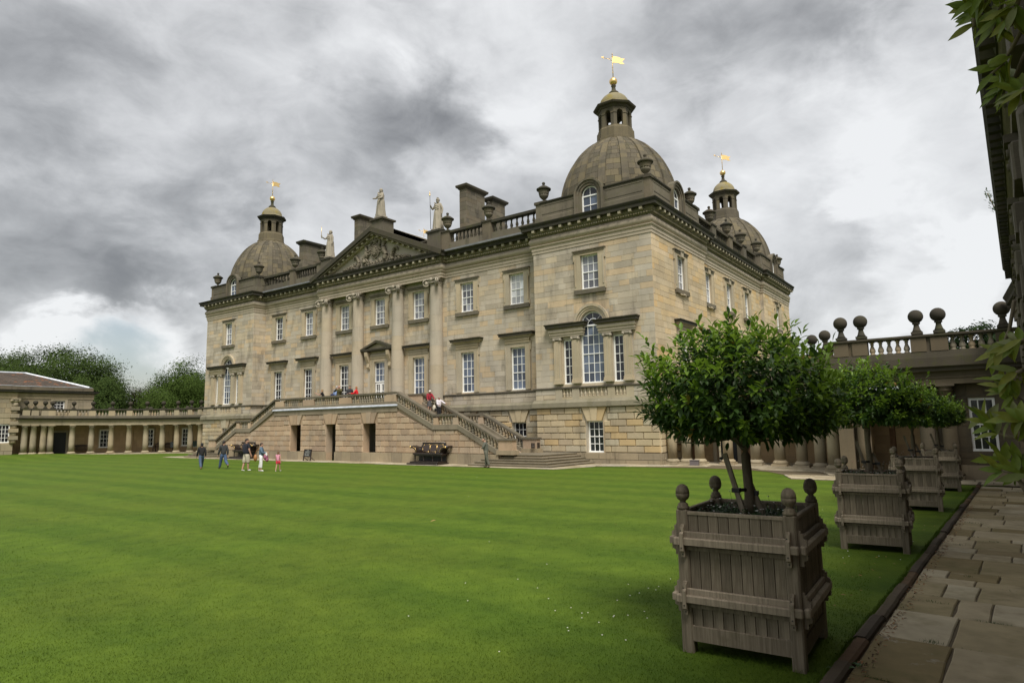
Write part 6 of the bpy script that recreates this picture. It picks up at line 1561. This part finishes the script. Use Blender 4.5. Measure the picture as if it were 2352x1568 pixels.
# easel sign: black board with five short lines of white lettering, too small in the photograph to be read
e = thing('easel_sign', 'small black board with white lettering on a dark easel by the terrace wall', 'sign', None, (-1.62, -5.5, .012))
part('board', MB().box(-.40, .40, -.02, .02, .33, .80, M=Matrix.Rotation(R(-8), 4, 'X')), BLACK, e)
part('frame', MB().box(-.43, -.38, -.03, .03, 0, .82, M=Matrix.Rotation(R(-8), 4, 'X')).box(.38, .43, -.03, .03, 0, .82, M=Matrix.Rotation(R(-8), 4, 'X')).box(-.43, .43, -.03, .03, .80, .85, M=Matrix.Rotation(R(-8), 4, 'X')).box(-.43, .43, -.03, .03, .29, .33, M=Matrix.Rotation(R(-8), 4, 'X')), plain('easel_wood', (.03, .018, .012), .6), e)
for sx in (-1, 1): part('leg', MB().tube([(sx*.40, -.05, .34), (sx*.40+.1, .32, .02)], .025, 5), MATS['easel_wood'], e)
r = random.Random(2); m = MB()
for k, (z, a, b) in enumerate(((.745, -.10, .10), (.665, -.28, .26), (.595, -.30, .28), (.525, -.30, .27), (.445, -.30, .16), (.385, -.26, .24))):
    x = a
    while x < b:
        w = r.uniform(.014, .03); h = r.uniform(.022, .036)
        m.box(x, x+w*.4, -.026, -.0205, z, z+h, M=Matrix.Rotation(R(-8), 4, 'X')); m.box(x, x+w, -.026, -.0205, z+r.choice((0, h-.008)), z+r.choice((0, h-.008))+.008, M=Matrix.Rotation(R(-8), 4, 'X'))
        x += w+.012+(.03 if r.random() < .2 else 0)
tag(part('lettering', m, plain('white_letters', (.6, .62, .58), .6), e), kind='stuff')
# bronze plaque on the right-hand newel of the inner stair rail
pq = thing('wall_plaque', 'small dark square plaque with a worn emblem on the newel pier right of the steps', 'plaque', None, (16.3, -2.1, 1.08))
part('plate', MB().bbox(-.01, .012, -.15, .15, -.17, .17, .008).box(-.24, .02, -.44, -.425, -.16, .16), plain('bronze', (.03, .022, .018), .5), pq)
part('emblem', MB().ell((-.1, -.445, .06), (.04, .01, .05), 8, 6).ell((-.14, -.445, -.05), (.05, .01, .04), 8, 6).ell((-.06, -.445, -.05), (.05, .01, .04), 8, 6), plain('worn_bronze', (.11, .09, .075), .6), pq)
gb = thing('service_box', 'small flat grey box on the ground in front of the right colonnade', 'box', None, (25.55, -1.0, .03))
part('box', MB().bbox(-.22, .24, -.12, .12, 0, .26, .015), plain('grey_metal', (.14, .12, .125), .6), gb); part('lid', MB().bbox(-.24, .26, -.14, .14, .262, .285, .006), MATS['grey_metal'], gb)
# ---- figures grown from joints with a skin, all converted together below
PEND = []
def skin(name, V, E, root, mat, parent, lev=2):
    me = bpy.data.meshes.new(name); me.from_pydata([v[0] for v in V], E, []); me.materials.append(mat)
    o = bpy.data.objects.new(name, me); COL.objects.link(o)
    if parent is not None: o.parent = parent
    md = o.modifiers.new('skin', 'SKIN'); md.use_smooth_shade = True
    sub = o.modifiers.new('sub', 'SUBSURF'); sub.levels = sub.render_levels = lev
    d = me.skin_vertices[0].data
    for i, v in enumerate(V): d[i].radius = v[1] if isinstance(v[1], tuple) else (v[1], v[1])
    d[root].use_root = True
    PEND.append(o); return o
def limbs(H, pose):
    'joint positions: forward is +Y, right is +X'
    h = H; J = {}
    lean = R(pose.get('lean', 0)); bend = lambda y, z: (y+(z-.52)*sin(lean), .52+(z-.52)*cos(lean)) if z > .52 else (y, z)
    def P(x, y, z): y, z = bend(y, z); return Vector((x*h, y*h, z*h))
    J['pel'], J['wai'], J['che'], J['nec'] = P(0, 0, .525), P(0, .005, .61), P(0, .0, .725), P(0, -.005, .825)
    hd = R(pose.get('nod', 0)); tu = R(pose.get('turn', 0)); nk = J['nec']
    hv = lambda y, z: nk+Vector((sin(tu)*-y*h, cos(tu)*y*h+z*sin(hd)*h, z*cos(hd)*h))
    J['jaw'], J['hea'], J['top'], J['nos'] = hv(.012, .045), hv(.014, .095), hv(.0, .14), hv(.075, .075)
    for s, q in ((1, 'r'), (-1, 'l')):
        J['sh'+q] = P(s*.098, 0, .797)
        sw, e, o, inn = [R(a) for a in (tuple(pose.get('arm'+q, (0, 12, 8)))+(0,))[:4]]
        J['el'+q] = J['sh'+q]+Vector((s*sin(o), sin(sw+lean)*cos(o), -cos(sw+lean)*cos(o)))*(.172*h)
        J['wr'+q] = J['el'+q]+Vector((s*sin(o)*(.3 if e < R(40) else -.5)-s*sin(inn), sin(sw+e+lean)*cos(inn), -cos(sw+e+lean)*cos(inn)))*(.145*h)
        J['ha'+q] = J['wr'+q]+(J['wr'+q]-J['el'+q]).normalized()*(.045*h)
        a, b = [R(v) for v in pose.get('leg'+q, (0, 0))]
        J['hi'+q] = P(s*.048, 0, .5)
        J['kn'+q] = J['hi'+q]+Vector((s*.006*h, sin(a)*.24*h, -cos(a)*.24*h)); J['an'+q] = J['kn'+q]+Vector((0, sin(a-b)*.222*h, -cos(a-b)*.222*h))
        J['to'+q] = J['an'+q]+Vector((s*.012*h, cos(max(a-b, R(-45)))*.085*h, -.022*h+sin(max(a-b, R(-45)))*.085*h))
    dz = .036*h-min(J['anr'].z, J['anl'].z)
    for k in J: J[k] = J[k]+Vector((0, 0, dz))
    return J
def person(label, x, y, z, face, H, pose, top, bottom, skinc=(.42, .24, .17), hair=(.05, .032, .02), sleeve=1.0, leg=1.0, fat=1.0, shoes=(.03, .025, .02), hairlong=0, skirt=None, bald=False, group='visitors outside the mansion'):
    J = limbs(H, pose); h = H
    sm = plain('skin_tone_%d' % len(MATS), skinc, .6); tm = plain('top_cloth_%d' % len(MATS), top, .85, var=.18, vs=9); bm2 = plain('lower_cloth_%d' % len(MATS), bottom, .85, var=.18, vs=9); hm = plain('hair_%d' % len(MATS), hair, .7, var=.25, vs=30); shm = plain('shoe_%d' % len(MATS), shoes, .6)
    K = ['pel', 'wai', 'che', 'nec', 'jaw', 'hea', 'top', 'nos']+[a+q for q in 'rl' for a in ('sh', 'el', 'wr', 'ha', 'hi', 'kn', 'an', 'to')]
    rad = dict(pel=.05*fat, wai=.05*fat, che=.06, nec=.032, jaw=.036, hea=.047, top=.036, nos=.010, sh=.036, el=.025, wr=.017, ha=.017, hi=.042, kn=.036, an=.022, to=.018)
    ix = {k: i for i, k in enumerate(K)}
    V = [(J[k], (rad.get(k) or rad[k[:2]])*h) for k in K]
    E = [(ix[a], ix[b]) for a, b in (('pel', 'wai'), ('wai', 'che'), ('che', 'nec'), ('nec', 'jaw'), ('jaw', 'hea'), ('hea', 'top'), ('jaw', 'nos'))]
    for q in 'rl':
        E += [(ix[a+q if a != 'che' and a != 'pel' else a], ix[b+q]) for a, b in (('che', 'sh'), ('sh', 'el'), ('el', 'wr'), ('wr', 'ha'), ('pel', 'hi'), ('hi', 'kn'), ('kn', 'an'), ('an', 'to'))]
        d = (J['ha'+q]-J['wr'+q]).normalized(); sd2 = d.cross(Vector((0, 1, 0.01))).normalized(); s = 1 if q == 'r' else -1
        fw2 = Vector((0, 1, 0)) if abs(d.y) < .8 else Vector((0, 0, 1))
        for k, (off, ln2) in enumerate(((-.016, .036), (-.005, .044), (.006, .041), (.016, .032))):
            p1 = J['ha'+q]+(fw2*off+d*ln2*.55)*h; p2 = p1+(d*ln2*.5+sd2*(-s*.012))*h
            n0 = len(V); V += [(p1, .0058*h), (p2, .0046*h)]; E += [(ix['ha'+q], n0), (n0, n0+1)]
        n0 = len(V); p1 = J['wr'+q]+(d*.022+fw2*.022)*h; V += [(p1, .0065*h), (p1+(d*.024+fw2*.008)*h, .005*h)]; E += [(ix['wr'+q], n0), (n0, n0+1)]
    o = skin('person', V, E, 0, sm, None); o.location = (x, y, z); o.rotation_euler = (0, 0, R(face-90)); tag(o, label, 'person', group)
    # clothes: thicker skins over the same joints
    K2 = ['wai0', 'wai', 'che', 'nec2']; Q = {'wai0': (J['pel'].lerp(J['wai'], -.55 if not skirt else -.1), .088*fat), 'wai': (J['wai'], .086*fat), 'che': (J['che'], .092*(1+(fat-1)*.5)), 'nec2': (J['che'].lerp(J['nec'], .88), .042)}
    E2 = [('wai0', 'wai'), ('wai', 'che'), ('che', 'nec2')]
    for q in 'rl':
        Q['sh'+q] = (J['sh'+q], .048); E2.append(('che', 'sh'+q)); K2.append('sh'+q)
        e = J['sh'+q].lerp(J['el'+q], min(1, sleeve*2)); Q['el'+q] = (e, .038); E2.append(('sh'+q, 'el'+q)); K2.append('el'+q)
        if sleeve > .5: Q['wr'+q] = (J['el'+q].lerp(J['wr'+q], min(1, sleeve*2-1)), .027); E2.append(('el'+q, 'wr'+q)); K2.append('wr'+q)
    i2 = {k: i for i, k in enumerate(K2)}
    skin('jacket' if sleeve > .9 else 'shirt', [(Q[k][0], Q[k][1]*h) for k in K2], [(i2[a], i2[b]) for a, b in E2], 0, tm, o)
    if skirt:
        m = MB(); c0 = J['wai'].lerp(J['pel'], .4); zb = skirt*h; n = 20; rows = []
        for t in (0, .35, .7, 1):
            zz = c0.z+(zb-c0.z)*t; rr = (.078+.035*t)*h
            for i in range(n): a = 2*pi*i/n; w = 1+.06*t*sin(5*a); m.v.append((c0.x+rr*w*cos(a), c0.y*(1-t)+rr*.85*w*sin(a), zz))
        m.f += [(k*n+i, k*n+(i+1) % n, (k+1)*n+(i+1) % n, (k+1)*n+i) for k in range(3) for i in range(n)]; m.m += [0]*(3*n); m.s += [True]*(3*n)
        part('skirt', m, bm2, o)
    else:
        K3 = ['w', 'p']; Q = {'w': (J['pel'].lerp(J['wai'], .9), .074*fat), 'p': (J['pel'], .082*fat)}; E3 = [('w', 'p')]
        for q in 'rl':
            Q['hi'+q] = (J['hi'+q], .066*(1+(fat-1)*.5)); K3.append('hi'+q); E3.append(('p', 'hi'+q))
            kk = J['hi'+q].lerp(J['kn'+q], min(1, leg*2)); Q['kn'+q] = (kk, .05 if leg > .6 else .064); K3.append('kn'+q); E3.append(('hi'+q, 'kn'+q))
            if leg > .5: Q['an'+q] = (J['kn'+q].lerp(J['an'+q], min(.97, leg*2-1)), .042); K3.append('an'+q); E3.append(('kn'+q, 'an'+q))
        i3 = {k: i for i, k in enumerate(K3)}
        skin('trousers' if leg > .6 else 'shorts', [(Q[k][0], Q[k][1]*h) for k in K3], [(i3[a], i3[b]) for a, b in E3], 1, bm2, o)
    for q in 'rl':
        skin('shoe', [(J['an'+q]-Vector((0, .018*h, .004*h)), .022*h), (J['an'+q].lerp(J['to'+q], .5), .024*h), (J['to'+q], .019*h)], [(0, 1), (1, 2)], 0, shm, o, 1)
    # hair cap, behind and above the face, and ears
    tu = R(pose.get('turn', 0)); c = J['hea']; f2 = Vector((-sin(tu), cos(tu), 0)); s2 = Vector((cos(tu), sin(tu), 0))
    m = MB()
    if not bald:
        m.ell(tuple(c-f2*.012*h+Vector((0, 0, .016*h))), (.051*h, .054*h, .050*h), 12, 8)
        m.ell(tuple(c-f2*.03*h+Vector((0, 0, -.012*h))), (.046*h, .032*h, .05*h), 10, 6)
        if hairlong: m.ell(tuple(c-f2*.03*h+Vector((0, 0, -.045*h*hairlong))), (.05*h, .035*h, .065*h*hairlong), 10, 6)
    else: m.ell(tuple(c-f2*.026*h+Vector((0, 0, -.01*h))), (.05*h, .036*h, .035*h), 10, 6)
    part('hair', m, hm, o)
    m = MB()
    for s in (-1, 1): m.ell(tuple(c+s2*(s*.048*h)-Vector((0, 0, .012*h))), (.008*h, .012*h, .016*h), 6, 4)
    part('ear', m, sm, o)
    m = MB()
    for s in (-1, 1): m.ell(tuple(c+f2*.044*h+s2*(s*.017*h)-Vector((0, 0, .004*h))), (.0065*h, .004*h, .004*h), 6, 4)
    m.ell(tuple(c+f2*.046*h-Vector((0, 0, .038*h))), (.015*h, .004*h, .0035*h), 6, 4)
    part('eyes', m, BLACK, o)
    return o, J
AW = 126
JEAN = (.055, .085, .14)
person('person in black padded jacket and dark cap walking away in blue jeans, leftmost on lawn', -.46, -13.95, gz(-.4, -14), 165, 1.66, dict(legr=(25, 4), legl=(-22, 12), armr=(-8, 14, 10), arml=(10, 14, 10)), (.012, .011, .012), JEAN, hair=(.01, .01, .011), shoes=(.12, .08, .05), fat=1.06, hairlong=.7)
person('dark-haired man in charcoal jacket and blue jeans striding across the lawn', .85, -13.3, gz(0, -13.3), 172, 1.77, dict(legl=(20, 2), legr=(-22, 38), armr=(-14, 22, 10), arml=(12, 16, 10), turn=-50), (.035, .036, .038), (.05, .085, .16), hair=(.02, .013, .01), hairlong=.5, fat=1.06)
person('stout man in navy polo shirt, beige shorts and white trainers', 4.2, -13.85, gz(0, -13.85), 88, 1.86, dict(legr=(6, 4), legl=(-9, 6), armr=(4, 16, 10), arml=(0, 14, 14), turn=-48), (.010, .011, .020), (.42, .38, .29), sleeve=.36, leg=.56, fat=1.30, shoes=(.72, .72, .72), hair=(.02, .014, .012))
wo, WJ = person('woman in blue denim jacket and white cropped trousers standing on the lawn', 5.33, -13.65, gz(0, -13.6), 48, 1.62, dict(legr=(4, 4), legl=(-6, 6), armr=(14, 76, 8, 40), arml=(18, 70, 8, 30)), (.09, .14, .20), (.72, .72, .72), leg=.86, hair=(.05, .03, .02), shoes=(.7, .7, .7), fat=1.05)
person('little girl in pink sleeveless top and red shorts walking towards the house', 6.34, -13.25, gz(0, -13.2), AW-10, 1.13, dict(legr=(16, 6), legl=(-10, 10), armr=(-6, 10, 12), arml=(6, 10, 12)), (.60, .26, .34), (.55, .03, .05), sleeve=.05, leg=.28, hair=(.13, .07, .035), hairlong=.5, shoes=(.75, .75, .75))
person('bald man in grey-green suit looking down with folded arms beside the right steps', 15.55, -6.25, .012, 205, 1.70, dict(legr=(4, 2), legl=(-10, 10), armr=(10, 92, 10, 58), arml=(14, 84, 10, 62), nod=38, lean=5), (.10, .105, .085), (.105, .105, .08), hair=(.16, .09, .05), bald=True, fat=1.1)
gz_ = ZD
person('blonde woman in black top leaning on the terrace rail, leftmost of the group', -1.6, -4.1, gz_, 225, 1.55, dict(lean=16, armr=(36, 66, 6), arml=(36, 66, 6)), (.012, .011, .012), (.03, .03, .05), sleeve=.3, hair=(.26, .18, .09), hairlong=1.0)
person('grey-haired man in pale blue shirt on the terrace, back to the camera', -.3, -3.95, gz_, 110, 1.72, dict(arml=(0, 30, 14)), (.24, .33, .56), (.05, .05, .08), hair=(.35, .34, .33), fat=1.15)
person('man in olive green jumper raising both hands to his face on the terrace', .17, -4.1, gz_, 285, 1.75, dict(armr=(52, 112, 30, 40), arml=(52, 112, 30, 40)), (.07, .062, .018), (.05, .05, .05), hair=(.16, .10, .07), fat=1.15, bald=True)
person('smiling person in black jacket standing on the terrace by a column', 1.28, -4.05, gz_, 320, 1.66, dict(armr=(20, 60, 6)), (.018, .018, .022), (.03, .03, .04), hair=(.05, .03, .025), hairlong=.4)
person('red-haired woman in bright red hooded jacket and dark glasses on the terrace', 2.08, -4.05, gz_, 215, 1.56, dict(lean=8, armr=(26, 60, 5), arml=(26, 60, 5)), (.68, .012, .02), (.05, .05, .07), hair=(.30, .12, .04), hairlong=.7, fat=1.12)
rs, RJ = person('white-haired woman in dark red cardigan and grey skirt coming down the stair', 7.78, -2.62, 3.26, -30, 1.57, dict(lean=10, armr=(10, 30, 8), arml=(24, 20, 16), nod=30, legr=(10, 10)), (.26, .012, .025), (.09, .088, .09), hair=(.72, .71, .68), skirt=.27, fat=1.1)
ws, SJ = person('grey-haired woman in white shirt holding the rail lower on the stair', 8.66, -2.62, 2.84, -20, 1.52, dict(lean=6, armr=(16, 50, 8), arml=(44, 22, 24), legr=(8, 8), turn=-20), (.62, .58, .62), (.015, .015, .018), hair=(.25, .24, .23), fat=1.12)
# bags that people carry
bg = thing('handbag', 'tan leather bag hanging behind the woman in the denim jacket', 'bag', None, (5.1, -13.86, .9))
part('bag', MB().ell((0, 0, -.1), (.12, .09, .2), 12, 8), plain('tan_leather', (.32, .14, .045), .5, var=.2), bg); part('strap', MB().tube([(-.03, 0, .08), (.02, .05, .3), (.15, .14, .45)], .012, 5), MATS['tan_leather'], bg)
cl_ = thing('folded_coat', 'pink and dark patterned clothing carried by the woman in the denim jacket', 'clothing', None, (5.62, -13.55, .92))
part('cloth', MB().ell((0, 0, -.08), (.15, .12, .17), 12, 8).ell((.07, .03, -.22), (.10, .09, .13), 10, 6), plain('pink_check', (.28, .09, .15), .8, var=.6, vs=14), cl_); part('paper', MB().box(-.02, .16, -.06, -.05, .06, .20, M=Matrix.Rotation(.5, 4, 'Y')), WHITE, cl_)
b2 = thing('shoulder_bag', 'cream cloth bag carried by the woman in the white shirt', 'bag', None, (8.38, -2.78, 3.55)); part('bag', MB().ell((0, 0, 0), (.13, .10, .22), 10, 8), plain('cream_cloth', (.55, .50, .40), .9, var=.15), b2); part('strap', MB().tube([(0, 0, .2), (.08, .05, .4), (.18, .1, .62)], .012, 5), MATS['cream_cloth'], b2)
b3 = thing('camera_bag', 'small black bag hanging in front of the woman in the white shirt', 'bag', None, (8.62, -2.88, 3.42)); part('bag', MB().bbox(-.1, .1, -.06, .06, -.1, .1, .03), BLACK, b3); part('strap', MB().tube([(0, 0, .1), (.06, .08, .5)], .01, 5), BLACK, b3)
b4 = thing('handbag', 'dark blue bag at the hip of the man in the pale blue shirt', 'bag', None, (-.62, -4.12, 4.72)); part('bag', MB().bbox(-.13, .13, -.08, .08, -.12, .12, .04), plain('navy_cloth', (.02, .03, .09), .8), b4); part('strap', MB().tube([(0, 0, .1), (.1, .06, .3), (.25, .12, .5)], .012, 5), MATS['navy_cloth'], b4)
# statues
def statue(label, x, y, z, face, H, pose, kind):
    J = limbs(H, pose); h = H
    K = ['pel', 'wai', 'che', 'nec', 'jaw', 'hea', 'top', 'nos']+[a+q for q in 'rl' for a in ('sh', 'el', 'wr', 'ha', 'hi', 'kn', 'an', 'to')]
    rad = dict(pel=.075, wai=.066, che=.078, nec=.036, jaw=.038, hea=.05, top=.042, nos=.012, sh=.045, el=.031, wr=.021, ha=.02, hi=.06, kn=.042, an=.026, to=.022); ix = {k: i for i, k in enumerate(K)}
    V = [(J[k], (rad.get(k) or rad[k[:2]])*h) for k in K]
    E = [(ix[a], ix[b]) for a, b in (('pel', 'wai'), ('wai', 'che'), ('che', 'nec'), ('nec', 'jaw'), ('jaw', 'hea'), ('hea', 'top'), ('jaw', 'nos'))]
    for q in 'rl': E += [(ix[a+q if a not in ('che', 'pel') else a], ix[b+q]) for a, b in (('che', 'sh'), ('sh', 'el'), ('el', 'wr'), ('wr', 'ha'), ('pel', 'hi'), ('hi', 'kn'), ('kn', 'an'), ('an', 'to'))]
    o = skin('statue', V, E, 0, STAT, None); o.location = (x, y, z); o.rotation_euler = (0, 0, R(face-90)); tag(o, label, 'statue', 'statues on the pediment')
    m = MB(); n = 40; lv = ((.80, .075, .06, 0), (.74, .10, .085, .01), (.62, .088, .075, .02), (.55, .105, .09, .03), (.40, .11, .098, .07), (.22, .118, .105, .1), (.06, .13, .115, .12), (.02, .13, .115, .12))
    for zz, rx, ry, fo in lv:
        for i in range(n):
            a = 2*pi*i/n; w = 1+fo*(sin(7*a+zz*5)+.5*sin(13*a+2)); m.v.append((1.22*rx*h*w*cos(a), 1.3*ry*h*w*sin(a), zz*h))
    m.f += [(k*n+i, k*n+(i+1) % n, (k+1)*n+(i+1) % n, (k+1)*n+i) for k in range(len(lv)-1) for i in range(n)]; m.m += [0]*(n*(len(lv)-1)); m.s += [True]*(n*(len(lv)-1))
    for k in range(4):   # rolled folds of the cloak across the body
        t = k*.06; m.tube([(-.09*h, .07*h, (.52+t)*h), (0, .105*h, (.56+t)*h), (.09*h, .06*h, (.68+t)*h), (.10*h, -.02*h, (.78+t*.4)*h)], .017*h, 6)
    if kind == 'toga':
        for k in range(5): m.tube([(.085*h+.012*k*h, .0-.03*k*h, .80*h), (.12*h, .02*h-.035*k*h, .5*h), (.11*h, .0-.03*k*h, .08*h)], .022*h, 6)
    part('drapery', m, STAT, o)
    part('base', MB().bbox(-.17*h, .17*h, -.15*h, .15*h, -.06*h, .02*h, .02), STAT, o)
    if kind == 'toga': part('support', MB().box(.02*h, .15*h, -.02*h, .12*h, .02*h, .12*h), STAT, o)
    hm = MB(); c = J['hea']
    if kind == 'helmet':
        hm.ell(tuple(c+Vector((0, -.005*h, .02*h))), (.06*h, .066*h, .055*h), 12, 8); hm.ext([(-.012*h, c.y+.05*h, c.z+.05*h), (-.012*h, c.y+.03*h, c.z+.1*h), (-.012*h, c.y-.03*h, c.z+.1*h), (-.012*h, c.y-.09*h, c.z+.02*h), (-.012*h, c.y-.05*h, c.z)], (.024*h, 0, 0)); part('helmet', hm, STAT, o)
    else:
        hm.ell(tuple(c+Vector((0, -.012*h, .012*h))), (.056*h, .06*h, .055*h), 10, 8); hm.ell(tuple(c+Vector((0, -.05*h, -.01*h))), (.04*h, .035*h, .04*h), 8, 6); part('hair', hm, STAT, o)
    return o, J
H_ = 2.46
GOLDW = GOLD
s1, J1 = statue('stone statue holding up a golden sword, at the left end of the pediment', -6.32, -.05, 16.96, 262, H_, dict(armr=(38, 62, 44), arml=(-6, 20, 14), turn=40), 'plain')
b = J1['har']; part('sword', MB().tube([b-Vector((0, 0, .12)), b+Vector((0, 0, .95))], [.03, .014], 6).tube([b+Vector((-.12, 0, .08)), b+Vector((.12, 0, .08))], .02, 6), GOLD, s1)
s2, J2 = statue('stone statue in a toga with outstretched hand, on top of the pediment', .05, -.05, 19.24, 262, H_, dict(armr=(20, 50, 48), arml=(16, 50, 10), turn=14), 'toga')
s3, J3 = statue('helmeted stone statue with a tall gold-tipped spear, at the right end of the pediment', 6.32, -.05, 16.96, 268, H_, dict(armr=(14, 108, 40), arml=(-10, 26, 22)), 'helmet')
b = J3['har']; part('spear', MB().tube([Vector((b.x-.06, b.y, 0)), Vector((b.x, b.y, b.z)), Vector((b.x+.03, b.y, 2.78))], .022, 6), plain('spear_iron', (.09, .09, .09), .5), s3); part('spear_tip', MB().lathe([(.03, 0), (.06, .03), (.03, .06), (.05, .16), (.015, .3), (.004, .42)], 8, (b.x+.03, b.y, 2.6)), GOLD, s3)
# turn all the joint skins into plain meshes
bpy.context.view_layer.update()
dg = bpy.context.evaluated_depsgraph_get()
new = [(o, bpy.data.meshes.new_from_object(o.evaluated_get(dg))) for o in PEND]
for o, me in new:
    nm = o.data.name; o.modifiers.clear(); old = o.data; o.data = me; bpy.data.meshes.remove(old); me.name = nm
    me.polygons.foreach_set('use_smooth', [True]*len(me.polygons))
